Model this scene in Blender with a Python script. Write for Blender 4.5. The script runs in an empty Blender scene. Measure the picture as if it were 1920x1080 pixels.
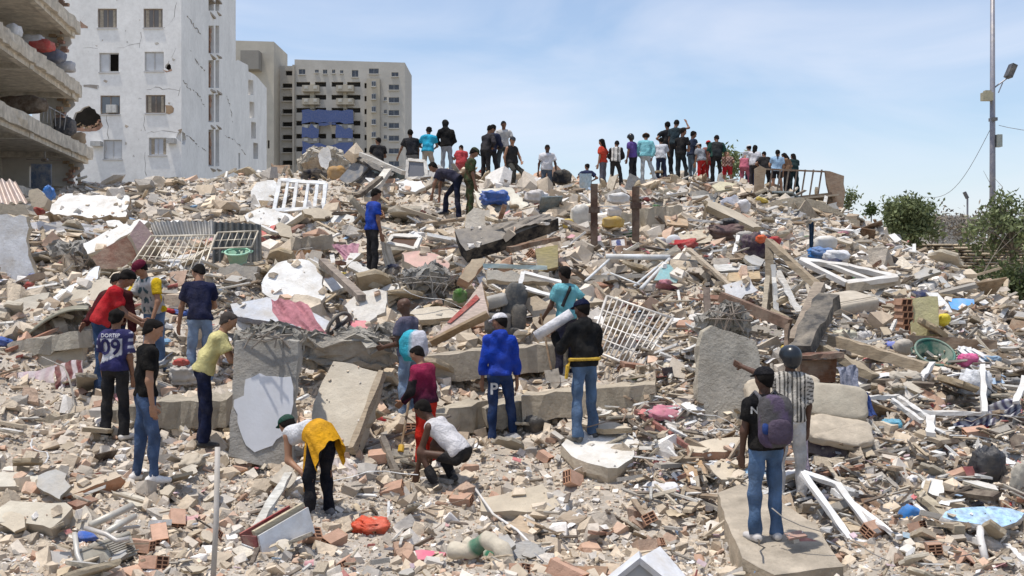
import bpy, bmesh, math, random
import numpy as np
from mathutils import Vector, Matrix
from mathutils.geometry import delaunay_2d_cdt, tessellate_polygon
random.seed(7); RS = np.random.RandomState(11)
R = math.radians
SC = bpy.context.scene; COL = SC.collection
# ------------------------------------------------------------------ camera, sky, sun, exposure
EYE = 3.3; FP = 2000.0; CX = 960.0; HY = 500.0          # eye height, focal length and horizon in photo pixels
cd = bpy.data.cameras.new('camera'); cam = bpy.data.objects.new('camera', cd); COL.objects.link(cam)
cam.location = (0, 0, EYE); cam.rotation_euler = (R(90), 0, 0)
cd.sensor_width = 36; cd.lens = 36*FP/1920; cd.shift_y = -(540-HY)/1920; cd.clip_end = 6000; cd.clip_start = .1
SC.camera = cam
SUN = Vector((-.24, -.08, .965)).normalized()
w = bpy.data.worlds.new('World'); SC.world = w; w.use_nodes = True
nt = w.node_tree; bg = nt.nodes['Background']
sk = nt.nodes.new('ShaderNodeTexSky'); sk.sky_type = 'NISHITA'; sk.sun_disc = False
sk.sun_elevation = math.asin(SUN.z); sk.sun_rotation = math.atan2(SUN.x, SUN.y)
sk.air_density = 1.0; sk.dust_density = .9; sk.ozone_density = 3.0; sk.altitude = 20
tc = nt.nodes.new('ShaderNodeTexCoord'); mp = nt.nodes.new('ShaderNodeMapping'); mp.inputs['Scale'].default_value = (2.2, 2.2, 7.5)
mp.inputs['Rotation'].default_value = (0, R(14), 0)
nz = nt.nodes.new('ShaderNodeTexNoise'); nz.inputs['Scale'].default_value = 1.5; nz.inputs['Detail'].default_value = 7; nz.inputs['Roughness'].default_value = .52
nz.inputs['Distortion'].default_value = .5
cr = nt.nodes.new('ShaderNodeValToRGB'); cr.color_ramp.elements[0].position = .40; cr.color_ramp.elements[1].position = .80
cr.color_ramp.elements[0].color = (.14, .14, .14, 1); cr.color_ramp.elements[1].color = (.72, .72, .72, 1)
mx = nt.nodes.new('ShaderNodeMix'); mx.data_type = 'RGBA'; mx.inputs['B'].default_value = (5.5, 5.7, 6.4, 1)
L = nt.links.new
L(tc.outputs['Generated'], mp.inputs['Vector']); L(mp.outputs[0], nz.inputs['Vector']); L(nz.outputs[0], cr.inputs[0])
L(cr.outputs[0], mx.inputs['Factor']); L(sk.outputs[0], mx.inputs['A']); L(mx.outputs['Result'], bg.inputs[0])
bg.inputs[1].default_value = .145
sl = bpy.data.lights.new('sun', 'SUN'); so = bpy.data.objects.new('sun', sl); COL.objects.link(so)
sl.energy = 3.9; sl.angle = R(1.2); sl.color = (1, .945, .86); so.rotation_euler = SUN.to_track_quat('Z', 'Y').to_euler(); so.location = (0, 0, 60)
SC.view_settings.view_transform = 'Standard'; SC.view_settings.look = 'None'; SC.view_settings.exposure = 0.18; SC.view_settings.gamma = 1
SC.view_settings.use_curve_mapping = False
# ------------------------------------------------------------------ materials (colour comes from the mesh attribute Col times the object colour)
def srgb(r, g, b):
    f = lambda c: (c/255/12.92) if c <= 10 else ((c/255+.055)/1.055)**2.4
    return (f(r), f(g), f(b))
def material(name, rough=.85, var=.25, vscale=4, bump=.3, bscale=25, dust=0, metal=0, spec=.3, stretch=None, trans=0, fine=60, dustcol=(.42, .36, .28), bdist=.03):
    m = bpy.data.materials.new(name); m.use_nodes = True; t = m.node_tree; N = t.nodes.new; K = t.links.new
    b = t.nodes['Principled BSDF']; b.inputs['Roughness'].default_value = rough; b.inputs['Metallic'].default_value = metal
    b.inputs['Specular IOR Level'].default_value = spec
    at = N('ShaderNodeAttribute'); at.attribute_name = 'Col'; oi = N('ShaderNodeObjectInfo')
    mu = N('ShaderNodeMix'); mu.data_type = 'RGBA'; mu.blend_type = 'MULTIPLY'; mu.inputs['Factor'].default_value = 1
    K(at.outputs['Color'], mu.inputs['A']); K(oi.outputs['Color'], mu.inputs['B'])
    ge = N('ShaderNodeNewGeometry'); vec = ge.outputs['Position']
    if stretch:
        tcn = N('ShaderNodeTexCoord'); ma = N('ShaderNodeMapping'); ma.inputs['Scale'].default_value = stretch; K(tcn.outputs['Object'], ma.inputs['Vector']); vec = ma.outputs[0]
    n1 = N('ShaderNodeTexNoise'); n1.inputs['Scale'].default_value = vscale; n1.inputs['Detail'].default_value = 6; n1.inputs['Roughness'].default_value = .65; K(vec, n1.inputs['Vector'])
    r1 = N('ShaderNodeMapRange'); r1.inputs['From Min'].default_value = .3; r1.inputs['From Max'].default_value = .7
    r1.inputs['To Min'].default_value = 1-var; r1.inputs['To Max'].default_value = 1+var*.55; K(n1.outputs[0], r1.inputs['Value'])
    m2 = N('ShaderNodeMix'); m2.data_type = 'RGBA'; m2.blend_type = 'MULTIPLY'; m2.inputs['Factor'].default_value = 1
    K(mu.outputs['Result'], m2.inputs['A']); K(r1.outputs[0], m2.inputs['B']); out = m2.outputs['Result']
    if dust:
        n3 = N('ShaderNodeTexNoise'); n3.inputs['Scale'].default_value = 3.1; n3.inputs['Detail'].default_value = 8; n3.inputs['Roughness'].default_value = .7; K(ge.outputs['Position'], n3.inputs['Vector'])
        r3 = N('ShaderNodeMapRange'); r3.inputs['From Min'].default_value = .42; r3.inputs['From Max'].default_value = .68; r3.inputs['To Max'].default_value = dust; K(n3.outputs[0], r3.inputs['Value'])
        m3 = N('ShaderNodeMix'); m3.data_type = 'RGBA'; m3.inputs['B'].default_value = (*dustcol, 1); K(r3.outputs[0], m3.inputs['Factor']); K(out, m3.inputs['A']); out = m3.outputs['Result']
    K(out, b.inputs['Base Color'])
    if bump:
        n2 = N('ShaderNodeTexNoise'); n2.inputs['Scale'].default_value = bscale; n2.inputs['Detail'].default_value = 8; n2.inputs['Roughness'].default_value = .7; K(vec, n2.inputs['Vector'])
        bp = N('ShaderNodeBump'); bp.inputs['Strength'].default_value = bump; bp.inputs['Distance'].default_value = bdist; K(n2.outputs[0], bp.inputs['Height']); K(bp.outputs[0], b.inputs['Normal'])
    if trans:
        tr = N('ShaderNodeBsdfTranslucent'); ms = N('ShaderNodeMixShader'); ms.inputs[0].default_value = trans; K(out, tr.inputs[0]); K(b.outputs[0], ms.inputs[1]); K(tr.outputs[0], ms.inputs[2])
        K(ms.outputs[0], t.nodes['Material Output'].inputs[0])
    return m
M_conc = material('broken_concrete', .94, .42, 2.6, 1.0, 16, dust=.42, bdist=.05)
M_dirt = material('rubble_dust', .95, .40, 2.3, .9, 18, bdist=.06)
M_rub = material('rubble_fragments', .92, .22, 9, .5, 40)
M_plast = material('cracked_plaster', .9, .24, 2.2, .65, 13, dust=.55, bdist=.04)
M_wall = material('building_plaster', .9, .13, .35, .25, 3, dust=.22, dustcol=(.36, .33, .29))
M_cloth = material('cloth', .95, .34, 6, .9, 12, spec=.06, bdist=.06, dust=.07)
M_rag = material('dusty_cloth', .92, .25, 6, .45, 24, dust=.45, spec=.12)
M_skin = material('skin', .55, .10, 14, .08, 80, spec=.35)
M_hair = material('hair', .8, .3, 60, .4, 90, spec=.08)
M_wood = material('weathered_wood', .85, .45, 3, .5, 9, dust=.55, stretch=(3, 3, 22))
M_metal = material('scratched_metal', .48, .25, 8, .15, 30, dust=.35, metal=.25, spec=.5)
M_rust = material('rusted_steel', .8, .5, 9, .4, 40, dust=.3)
M_gloss = material('glossy_shell', .3, .05, 5, 0, spec=.5)
M_plas = material('plastic', .55, .2, 5, .15, 20, dust=.55, spec=.3)
M_bag = material('thin_plastic_film', .4, .22, 6, .55, 8, dust=.25, spec=.45, bdist=.06)
M_floral = material('floral_print', .85, .55, 16, .2, 16, dust=.3)
M_leaf = material('leaf', .6, .35, 1.5, 0, trans=.3, spec=.3)
M_bark = material('bark', .9, .4, 6, .6, 20)
M_glass = material('window_glass', .08, .1, 1, 0, spec=.6)
M_void = material('dark_interior', .9, .3, 2, .2, 8)
# ------------------------------------------------------------------ mesh helpers
def setcol(me, col):
    n = len(me.vertices); a = me.color_attributes.new('Col', 'FLOAT_COLOR', 'POINT')
    c = np.ones((n, 4), np.float32); c[:, :3] = np.asarray(col, np.float32); a.data.foreach_set('color', c.ravel())
def mesh(name, V, F, mat, col=(1, 1, 1), smooth=False):
    V = np.asarray(V, float).reshape(-1, 3); me = bpy.data.meshes.new(name)
    if isinstance(F, np.ndarray):
        k = F.shape[1]; me.vertices.add(len(V)); me.vertices.foreach_set('co', V.astype(np.float32).ravel())
        me.loops.add(F.size); me.loops.foreach_set('vertex_index', F.astype(np.int32).ravel())
        me.polygons.add(len(F)); me.polygons.foreach_set('loop_start', np.arange(0, F.size, k, dtype=np.int32)); me.update(calc_edges=True)
    else:
        me.from_pydata([tuple(v) for v in V], [], [tuple(int(i) for i in f) for f in F])
    setcol(me, col); me.materials.append(mat)
    me.polygons.foreach_set('use_smooth', np.full(len(me.polygons), bool(smooth)))
    me.update(); return me
USED = {}
def tag(o, label=None, cat=None, group=None, kind=None):
    if label: o['label'] = label
    if cat: o['category'] = cat
    if group: o['group'] = group
    if kind: o['kind'] = kind
    return o
def thing(name, label, cat, loc, group=None):
    o = bpy.data.objects.new(name, None); o.location = Vector(loc); o.empty_display_size = .1; COL.objects.link(o)
    return tag(o, label, cat, group)
def add(name, V, F, mat, col=(1, 1, 1), root=None, smooth=False, label=None, cat=None, group=None, kind=None):
    V = np.asarray(V, float).reshape(-1, 3)
    org = np.array(root.matrix_basis.translation) if root is not None else np.array([V[:, 0].mean(), V[:, 1].mean(), V[:, 2].min()])
    o = bpy.data.objects.new(name, mesh(name, V-org, F, mat, col, smooth)); COL.objects.link(o)
    if root is not None: o.parent = root
    else: o.location = org
    return tag(o, label, cat, group, kind)
def sub(name, V, F, mat, col, parent, org, smooth=False):   # a sub-part: org = world position of its parent's origin
    o = bpy.data.objects.new(name, mesh(name, np.asarray(V, float).reshape(-1, 3)-np.array(org), F, mat, col, smooth)); COL.objects.link(o); o.parent = parent; return o
def join(parts):
    V = []; F = []; n = 0; C = []
    for p in parts:
        v = np.asarray(p[0], float).reshape(-1, 3); V.append(v); F += [tuple(int(i)+n for i in f) for f in p[1]]; n += len(v)
        C.append(np.broadcast_to(np.asarray(p[2] if len(p) > 2 else (1, 1, 1), float), (len(v), 3)))
    return np.vstack(V), F, np.vstack(C)
BOXF = [(0, 3, 2, 1), (4, 5, 6, 7), (0, 1, 5, 4), (1, 2, 6, 5), (2, 3, 7, 6), (3, 0, 4, 7)]
def box(c, u, v, w_):                                          # centre and three half vectors
    c, u, v, w_ = (np.array(a, float) for a in (c, u, v, w_))
    return np.array([c-u-v-w_, c+u-v-w_, c+u+v-w_, c-u+v-w_, c-u-v+w_, c+u-v+w_, c+u+v+w_, c-u+v+w_]), BOXF
def abox(x0, x1, y0, y1, z0, z1): return box(((x0+x1)/2, (y0+y1)/2, (z0+z1)/2), ((x1-x0)/2, 0, 0), (0, (y1-y0)/2, 0), (0, 0, (z1-z0)/2))
def nrm(v): v = np.array(v, float); return v/max(1e-9, np.linalg.norm(v))
def bar(p, q, wd, th, up=(0, 0, 1), jit=0, seg=1):             # a prism from p to q
    p = np.array(p, float); q = np.array(q, float); d = nrm(q-p); s = np.cross(d, up)
    s = nrm(s) if np.linalg.norm(s) > 1e-3 else np.array([1., 0, 0]); u = np.cross(s, d); V = []; F = []
    for i in range(seg+1):
        c = p+(q-p)*i/seg
        for a, b in ((-1, -1), (1, -1), (1, 1), (-1, 1)): V.append(c+s*a*wd/2+u*b*th/2+RS.uniform(-jit, jit, 3))
    for i in range(seg):
        for k in range(4): F.append((i*4+k, i*4+(k+1) % 4, i*4+4+(k+1) % 4, i*4+4+k))
    F.append((3, 2, 1, 0)); n = seg*4; F.append((n, n+1, n+2, n+3)); return np.array(V), F
def tube(pts, r, n=6, cap=True):
    pts = [np.array(p, float) for p in pts]; V = []; F = []; m = len(pts); rr = r if hasattr(r, '__len__') else [r]*m
    ref = np.array([0.3, .2, .93])
    for i, p in enumerate(pts):
        d = nrm(pts[min(i+1, m-1)]-pts[max(i-1, 0)]); s = np.cross(d, ref)
        s = nrm(s) if np.linalg.norm(s) > .05 else nrm(np.cross(d, (1, 0, 0))); u = np.cross(d, s)
        for k in range(n): a = 2*math.pi*k/n; V.append(p+rr[i]*(math.cos(a)*s+math.sin(a)*u))
    for i in range(m-1):
        for k in range(n): F.append((i*n+k, i*n+(k+1) % n, i*n+n+(k+1) % n, i*n+n+k))
    if cap: F.append(tuple(range(n-1, -1, -1))); F.append(tuple(range((m-1)*n, m*n)))
    return np.array(V), F
def superell(c, u, v, w_, e=.35, nu=26, nv=16, noise=0, seed=0, freq=5):
    c, u, v, w_ = (np.array(a, float) for a in (c, u, v, w_)); P_ = lambda x, p: np.sign(x)*np.abs(x)**p; V = []; F = []
    for j in range(nv+1):
        ph = -math.pi/2+math.pi*j/nv
        for i in range(nu):
            th = 2*math.pi*i/nu; x = P_(math.cos(ph), e)*P_(math.cos(th), e); y = P_(math.cos(ph), e)*P_(math.sin(th), e); z = P_(math.sin(ph), e)
            k = 1
            if noise:
                s = seed*1.7; k = 1+noise*(math.sin(freq*x+s+2*y)+math.sin(freq*1.3*y+2.1*s-freq*z)+.6*math.sin(freq*2.3*z+freq*1.7*x+s)+.5*math.sin(freq*3.1*y-freq*2.2*x+3*s))/2
            V.append(c+k*(x*u+y*v+z*w_))
    for j in range(nv):
        for i in range(nu): F.append((j*nu+i, j*nu+(i+1) % nu, (j+1)*nu+(i+1) % nu, (j+1)*nu+i))
    return np.array(V), F
def lat(x, y, s):
    h = np.sin(x*127.1+y*311.7+s*74.7)*43758.5453; return h-np.floor(h)
def vnoise(x, y, s=0):
    xi = np.floor(x); yi = np.floor(y); fx = x-xi; fy = y-yi; fx = fx*fx*(3-2*fx); fy = fy*fy*(3-2*fy)
    a = lat(xi, yi, s); b = lat(xi+1, yi, s); c = lat(xi, yi+1, s); d = lat(xi+1, yi+1, s)
    return (a+(b-a)*fx)*(1-fy)+(c+(d-c)*fx)*fy-.5
# ------------------------------------------------------------------ photo pixel -> place
def P(px, py, D): return np.array([(px-CX)/FP*D, D, EYE+(HY-py)/FP*D])
# ------------------------------------------------------------------ terrain of the collapsed block
FEET = [(272, 905, 11.3), (215, 825, 13.3), (190, 738, 14.5), (300, 700, 15.8), (375, 724, 15.4), (395, 838, 13.4), (600, 970, 11.3), (770, 785, 15), (800, 880, 13.6),
        (825, 915, 12.6), (945, 830, 14.6), (1060, 712, 16.5), (1480, 945, 11.9), (697, 520, 20.6), (880, 415, 25), (848, 412, 25.2),
        (773, 342, 33), (838, 330, 33.5), (912, 345, 31.5), (941, 325, 33), (972, 352, 31), (1025, 362, 33), (1101, 352, 38), (1130, 355, 36), (1155, 352, 36), (1188, 342, 36.5), (1215, 345, 36.5), (1262, 325, 37.5),
        (1280, 345, 36), (1316, 343, 36.5), (1343, 345, 36.2), (1398, 345, 37), (1415, 352, 36), (1458, 365, 35), (1478, 362, 35.3)]
CTRL = FEET+[(-300, 1080, 9), (200, 1080, 9), (960, 1080, 9), (1370, 1080, 10.3), (1325, 985, 11.9), (1720, 1080, 9.6), (2250, 1060, 9.6), (1125, 878, 13.2), (-300, 700, 15),
        (930, 702, 17), (900, 610, 19), (500, 545, 19.5), (350, 535, 19), (330, 640, 16.7), (100, 625, 17), (30, 545, 20), (60, 460, 24), (165, 412, 28), (-250, 420, 28), (300, 368, 40), (120, 372, 40), (450, 342, 38),
        (450, 420, 26), (600, 450, 24), (560, 400, 28), (600, 322, 35), (700, 372, 30), (1560, 397, 33), (1640, 424, 31.5), (1700, 470, 29), (1800, 540, 26), (1900, 595, 23.5), (2150, 680, 21), (2300, 850, 13),
        (1110, 484, 22), (1190, 474, 22.5), (1060, 430, 26), (1260, 422, 27), (1400, 430, 27), (1300, 545, 19), (1440, 595, 17.5), (1180, 692, 15.6), (1350, 792, 14), (1250, 765, 14.4), (1600, 625, 17),
        (1750, 695, 15), (1600, 850, 12.8), (1850, 850, 12.5), (1900, 705, 15.5), (1600, 525, 21), (1700, 565, 20), (495, 885, 12.3), (250, 365, 60), (450, 337, 58), (-100, 385, 60), (600, 335, 50), (1000, 400, 46), (1300, 405, 48), (1600, 480, 43), (1850, 640, 36), (2200, 760, 30)]
_c = np.array([P(*c) for c in CTRL]); _n = len(_c)
_d = np.linalg.norm(_c[:, None, :2]-_c[None, :, :2], axis=2)
_A = np.zeros((_n+3, _n+3)); _A[:_n, :_n] = _d-np.eye(_n)*.15; _A[:_n, _n] = 1; _A[:_n, _n+1:] = _c[:, :2]; _A[_n, :_n] = 1; _A[_n+1:, :_n] = _c[:, :2].T
_w = np.linalg.solve(_A, np.concatenate([_c[:, 2], [0, 0, 0]]))
GX0, GX1, GY0, GY1, GS = -32., 26., 4.5, 64., .19
gx = np.arange(GX0, GX1, GS); gy = np.arange(GY0, GY1, GS); XX, YY = np.meshgrid(gx, gy, indexing='ij')
def smooth_h(X, Y):
    h = _w[_n]+_w[_n+1]*X+_w[_n+2]*Y
    for i in range(_n): h = h+_w[i]*np.hypot(X-_c[i, 0], Y-_c[i, 1])
    return h
HH = np.clip(smooth_h(XX, YY), .05, 8.5)
damp = np.ones_like(HH)
for f in FEET:
    p = P(*f); damp = np.minimum(damp, 1-.92*np.exp(-((XX-p[0])**2+(YY-p[1])**2)/.45**2))
for f, r_ in (((1125, 850, 13.4), 1.0), ((205, 1040, 9.6), .7), ((1205, 1075, 9.1), .7), ((540, 1010, 10), .6), ((1690, 970, 11.3), .5), ((1450, 1040, 10.2), 1.0)):
    p = P(*f); damp = np.minimum(damp, 1-.85*np.exp(-((XX-p[0])**2+(YY-p[1])**2)/r_**2))
nzv = .34*vnoise(XX/1.7, YY/1.7, 1)+.26*vnoise(XX/.75, YY/.75, 2)+.17*vnoise(XX/.38, YY/.38, 3)+.10*RS.uniform(-.5, .5, XX.shape)
HH = HH+nzv*damp*np.clip(YY/16, .55, 1.15)
def H(x, y):
    x = np.asarray(x, float); y = np.asarray(y, float)
    i = np.clip((x-GX0)/GS, 0, len(gx)-1.001); j = np.clip((y-GY0)/GS, 0, len(gy)-1.001); a = i.astype(int); b = j.astype(int); u = i-a; v = j-b
    return HH[a, b]*(1-u)*(1-v)+HH[a+1, b]*u*(1-v)+HH[a, b+1]*(1-u)*v+HH[a+1, b+1]*u*v
_ds = 6.0*(62/6.0)**(np.arange(361)/360)
def hits(px, py):
    px = np.atleast_1d(np.asarray(px, float)); py = np.atleast_1d(np.asarray(py, float)); res = np.full(len(px), np.nan)
    for s in range(0, len(px), 6000):
        a = (px[s:s+6000, None]-CX)/FP; b = (HY-py[s:s+6000, None])/FP
        below = (EYE+b*_ds[None]) < H(a*_ds[None], np.broadcast_to(_ds[None], (a.shape[0], len(_ds))))
        k = below.argmax(1); ok = below.any(1); d = _ds[k]; res[s:s+6000] = np.where(ok, d, np.nan)
    return res
def hit(px, py):
    for dy in range(0, 160, 4):
        d = hits([px], [py+dy])[0]
        if not np.isnan(d): return P(px, py, d)
    return P(px, py, 30)
idx = np.arange(XX.size).reshape(XX.shape)
F_ = np.stack([idx[:-1, :-1], idx[1:, :-1], idx[1:, 1:], idx[:-1, 1:]], -1).reshape(-1, 4)
c1 = np.array([.53, .455, .365]); c2 = np.array([.51, .46, .40]); t_ = np.clip(vnoise(XX/2.6, YY/2.6, 9)+.5, 0, 1).reshape(-1, 1)
ro = add('rubble_terrain', np.stack([XX, YY, HH], -1).reshape(-1, 3), F_, M_dirt, c1*t_+c2*(1-t_), smooth=True, kind='structure')
g = 3000.
add('ground', [(-g, -200, 0), (g, -200, 0), (g, 5000, 0), (-g, 5000, 0)], [(0, 1, 2, 3)], M_dirt, (.30, .27, .21), kind='structure')
# ------------------------------------------------------------------ piece builders working on planes anchored on the rubble
TOPS = []; LM = []                                                         # landmarks for labels: (phrase, px, py)
def lm(ph, px, py): LM.append((ph, px, py))
def plane_pts(pix, p0, n):
    n = nrm(n); e = np.array([0, 0, EYE]); out = []
    for (x, y) in pix:
        d = np.array([(x-CX)/FP, 1, (HY-y)/FP]); k = np.dot(p0-e, n)/np.dot(d, n); out.append(e+d*np.clip(k, 5, 75))
    return np.array(out)
def anchor_of(pix, anchor, D, lift):
    a = anchor or max(pix, key=lambda q: q[1])
    p = P(a[0], a[1], D) if D else hit(*a)
    return p+np.array([0, 0, lift])
def plate(top, n, thick, col, side, rough=.03, step=.12, bulge=.02):
    """broken plate: top outline (3D), thickness against n, ragged rim; returns V,F,C"""
    n = nrm(n); ring = []; m = len(top); cen = top.mean(0)
    for i in range(m):
        a = top[i]; b = top[(i+1) % m]; k = max(1, int(np.linalg.norm(b-a)/step))
        for j in range(k):
            q = a+(b-a)*j/k
            if rough:
                r = RS.uniform(-1, 1, 3)*rough*(.4 if j == 0 else 1); q = q+r-n*np.dot(r, n)
            ring.append(q)
    ring = np.array(ring); k = len(ring); out = ring-cen; out = out-np.outer(out@n, n); out = out/np.maximum(1e-6, np.linalg.norm(out, axis=1))[:, None]
    mid = ring-n*thick*.5+out*RS.uniform(-.5, 1, (k, 1))*bulge-np.outer(RS.uniform(-.12, .12, k)*thick, n); bot = ring-n*thick-out*RS.uniform(-.3, 1.5, (k, 1))*bulge
    u = nrm(top[1]-top[0]); v = np.cross(n, u); tri = tessellate_polygon([[Vector((float(np.dot(q-cen, u)), float(np.dot(q-cen, v)), 0)) for q in ring]])
    V = np.vstack([ring, ring-n*.002, mid, bot, bot-n*.001]); F = []
    for t in tri:
        a, b, c = t; nn = np.cross(ring[b]-ring[a], ring[c]-ring[a])
        if np.dot(nn, n) < 0: a, c = c, a
        F.append((a, b, c)); F.append((c+4*k, b+4*k, a+4*k))
    flip = np.dot(np.cross(ring, np.roll(ring, -1, 0)).sum(0), n) < 0
    for i in range(k):
        j = (i+1) % k
        for o in (k, 2*k):
            f = (i+o, i+o+k, j+o+k, j+o); F.append(f[::-1] if flip else f)
    C = np.vstack([np.tile(col, (k, 1)), np.tile(side, (3*k, 1)), np.tile(side, (k, 1))]); return V, F, C
CONC = (.44, .385, .31); GREY = (.36, .345, .32); WHITE = (.74, .73, .71); BRICK = (.44, .26, .175); BEIGE = (.47, .40, .30); TAN = (.42, .35, .25)
def slab(name, label, cat, pix, n=(0, -.55, .83), thick=.15, col=CONC, side=None, anchor=None, D=None, lift=.05, rough=.04, mat=None, step=.11, bulge=.035, mark=None, root=None):
    p0 = anchor_of(pix, anchor, D, lift); top = plane_pts(pix, p0, n)
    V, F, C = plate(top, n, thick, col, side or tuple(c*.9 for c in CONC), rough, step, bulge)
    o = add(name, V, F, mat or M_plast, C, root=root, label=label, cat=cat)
    if mark: lm(mark, sum(q[0] for q in pix)/len(pix), sum(q[1] for q in pix)/len(pix))
    if nrm(n)[2] > .55: TOPS.append((top, nrm(n)))
    return o, top
def pp(q): return P(q[0], q[1], q[2]) if len(q) == 3 else hit(*q)
def beam(name, label, cat, a, b, wd, th, col, mat=None, jit=.012, seg=6, lift=0.03, up=(0, 0, 1), root=None, mark=None):
    p, q = pp(a)+np.array([0, 0, lift]), pp(b)+np.array([0, 0, lift]); V, F = bar(p, q, wd, th, up, jit, seg)
    if mark: lm(mark, (a[0]+b[0])/2, (a[1]+b[1])/2)
    return add(name, V, F, mat or M_conc, col, root=root, label=label, cat=cat)
def frame(name, label, cat, pix, n, bw=.06, th=.05, vm=(), hm=(), col=WHITE, anchor=None, D=None, lift=.08, mat=None, part='frame_bar', glass=None, roundbar=False, outer=True, mark=None):
    p0 = anchor_of(pix, anchor, D, lift); q = plane_pts(pix, p0, n); n = nrm(n)
    root = thing(name, label, cat, (q[:, 0].mean(), q[:, 1].mean(), q[:, 2].min()))
    def put(a, b, k=1., nm=part):
        V, F = tube([a, (a+b)/2, b], bw*k/2, 6) if roundbar else bar(a, b, bw*k, th*k, n, .010, 5)
        add(nm, V, F, mat or M_plas, col, root=root, smooth=roundbar)
    if outer:
        for i in range(4): put(q[i], q[(i+1) % 4], 1.35 if roundbar else 1, 'frame_bar')
    for t in vm: put(q[0]+(q[1]-q[0])*t, q[3]+(q[2]-q[3])*t, .8)
    for t in hm: put(q[0]+(q[3]-q[0])*t, q[1]+(q[2]-q[1])*t, .8, 'rail' if roundbar else part)
    if glass: V, F, C = plate(q, n, .01, glass, glass, 0, 5, 0); add('pane', V-n*.01, F, M_glass, C, root=root)
    if mark: lm(mark, sum(x[0] for x in pix)/4, sum(x[1] for x in pix)/4)
    return root
def cloth(name, label, cat, pix, n, col, fold=.05, res=22, anchor=None, D=None, lift=.1, mat=None, seed=0, col2=None, stripes=0, mark=None, sag=0):
    """crumpled sheet: 4 corner pixels on a plane, folded along the normal and curled at its rims"""
    p0 = anchor_of(pix, anchor, D, lift); q = plane_pts(pix, p0, n); n = nrm(n); V = []; F = []; C = []
    size = np.linalg.norm(q[1]-q[0])
    for j in range(res+1):
        for i in range(res+1):
            u = i/res; v = j/res; uu = u+.035*math.sin(7*v+seed); vv = v+.04*math.sin(6*u+seed*2)
            p = (q[0]*(1-uu)+q[1]*uu)*(1-vv)+(q[3]*(1-uu)+q[2]*uu)*vv
            w1 = u+.22*math.sin(3.1*v+seed)+.1*math.sin(7*v+2*seed); f = .9*abs(math.sin(6*w1+seed))+.55*abs(math.sin(11*w1+5*v*u+2*seed))+.4*math.sin(4*v+3*u+3*seed)+.25*math.sin(23*w1+6*v+seed)-.8
            V.append(p+n*f*fold*.6-np.array([0, 0, sag*(u*u*4-4*u+1)*.5]))
            s = int(u*stripes) % 2 if stripes else 0; C.append(col2 if (s and col2) else col)
    m = res+1
    for j in range(res):
        for i in range(res): F.append((j*m+i, j*m+i+1, (j+1)*m+i+1, (j+1)*m+i))
    if mark: lm(mark, sum(x[0] for x in pix)/4, sum(x[1] for x in pix)/4)
    return add(name, V, F, mat or M_rag, C, smooth=True, label=label, cat=cat)
def lump(name, label, cat, px, py, wpx, hpx, col, e=.8, noise=.12, depth=.8, mat=None, D=None, seed=1, freq=5, tilt=0, mark=None, lift=0):
    """soft bag, cushion or crumpled heap: centre pixel and size in pixels"""
    base = P(px, py+hpx*.4, D) if D else hit(px, py+hpx*.4); d = base[1]; k = d/FP; c = P(px, py, d)+np.array([0, wpx*k*depth*.25, lift])
    u = np.array([math.cos(tilt), 0, -math.sin(tilt)])*wpx*k/2; w_ = np.array([math.sin(tilt), -.25, math.cos(tilt)])*hpx*k/2
    V, F = superell(c, u, (0, wpx*k/2*depth, 0), w_, e, 36, 22, noise, seed, freq)
    if mark: lm(mark, px, py)
    hard = mat is M_conc
    if hard: V = V+RS.normal(0, .035, V.shape)+.05*np.sin(V[:, [1, 2, 0]]*9+seed)
    return add(name, V, F, mat or M_rag, col, smooth=not hard, label=label, cat=cat)
# ------------------------------------------------------------------ buildings
def holed(outline, holes, o3, u, v, nin, depth):
    """wall face with holes (2D outlines), reveals going in by depth along nin -> V,F"""
    pts = []; edges = []
    def loop(q):
        s = len(pts); pts.extend(Vector(p) for p in q); edges.extend((s+i, s+(i+1) % len(q)) for i in range(len(q)))
    loop(outline); [loop(h) for h in holes]
    vs, es, fs, _, _, _ = delaunay_2d_cdt(pts, edges, [], 0, 1e-4)
    def inside(x, y, q):
        c = False; j = len(q)-1
        for i in range(len(q)):
            if (q[i][1] > y) != (q[j][1] > y) and x < (q[j][0]-q[i][0])*(y-q[i][1])/(q[j][1]-q[i][1])+q[i][0]: c = not c
            j = i
        return c
    o3, u, v, nin = (np.array(a, float) for a in (o3, u, v, nin)); to = lambda p: o3+u*p[0]+v*p[1]
    V = [to(p) for p in vs]; F = []
    for f in fs:
        x = sum(vs[i][0] for i in f)/3; y = sum(vs[i][1] for i in f)/3
        if inside(x, y, outline) and not any(inside(x, y, h) for h in holes): F.append(tuple(f))
    for h in holes:
        s = len(V); k = len(h)
        for p in h: V.append(to(p)); V.append(to(p)+nin*depth)
        for i in range(k): j = (i+1) % k; F.append((s+2*i, s+2*i+1, s+2*j+1, s+2*j))
    return np.array(V), F
rect = lambda a, b, c, d: [(a, b), (c, b), (c, d), (a, d)]
YA = 70.; k70 = YA/FP
def pz(q, k, zc=EYE): return [((x-CX)*k, zc+(HY-y)*k) for x, y in q]
WB = thing('white_apartment_building', 'cracked white apartment block with small windows standing behind the rubble', 'building', (-25, 72, 0))
wins = [(183, 16, 219, 52, 0), (269, 16, 305, 52, 0), (186, 99, 223, 135, 1), (271, 97, 307, 133, 2), (188, 179, 225, 214, 3), (273, 178, 310, 212, 0), (194, 262, 229, 298, 2), (279, 258, 312, 291, 4), (195, 341, 231, 368, 0), (112, 343, 140, 368, 0),
        (183, -68, 219, -32, 0), (269, -68, 305, -32, 0)]
hole1 = [(137, 222), (141, 211), (150, 208), (155, 202), (167, 198), (172, 203), (178, 205), (181, 212), (188, 216), (190, 228), (186, 238), (170, 243), (158, 239), (150, 242), (135, 240)]
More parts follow.
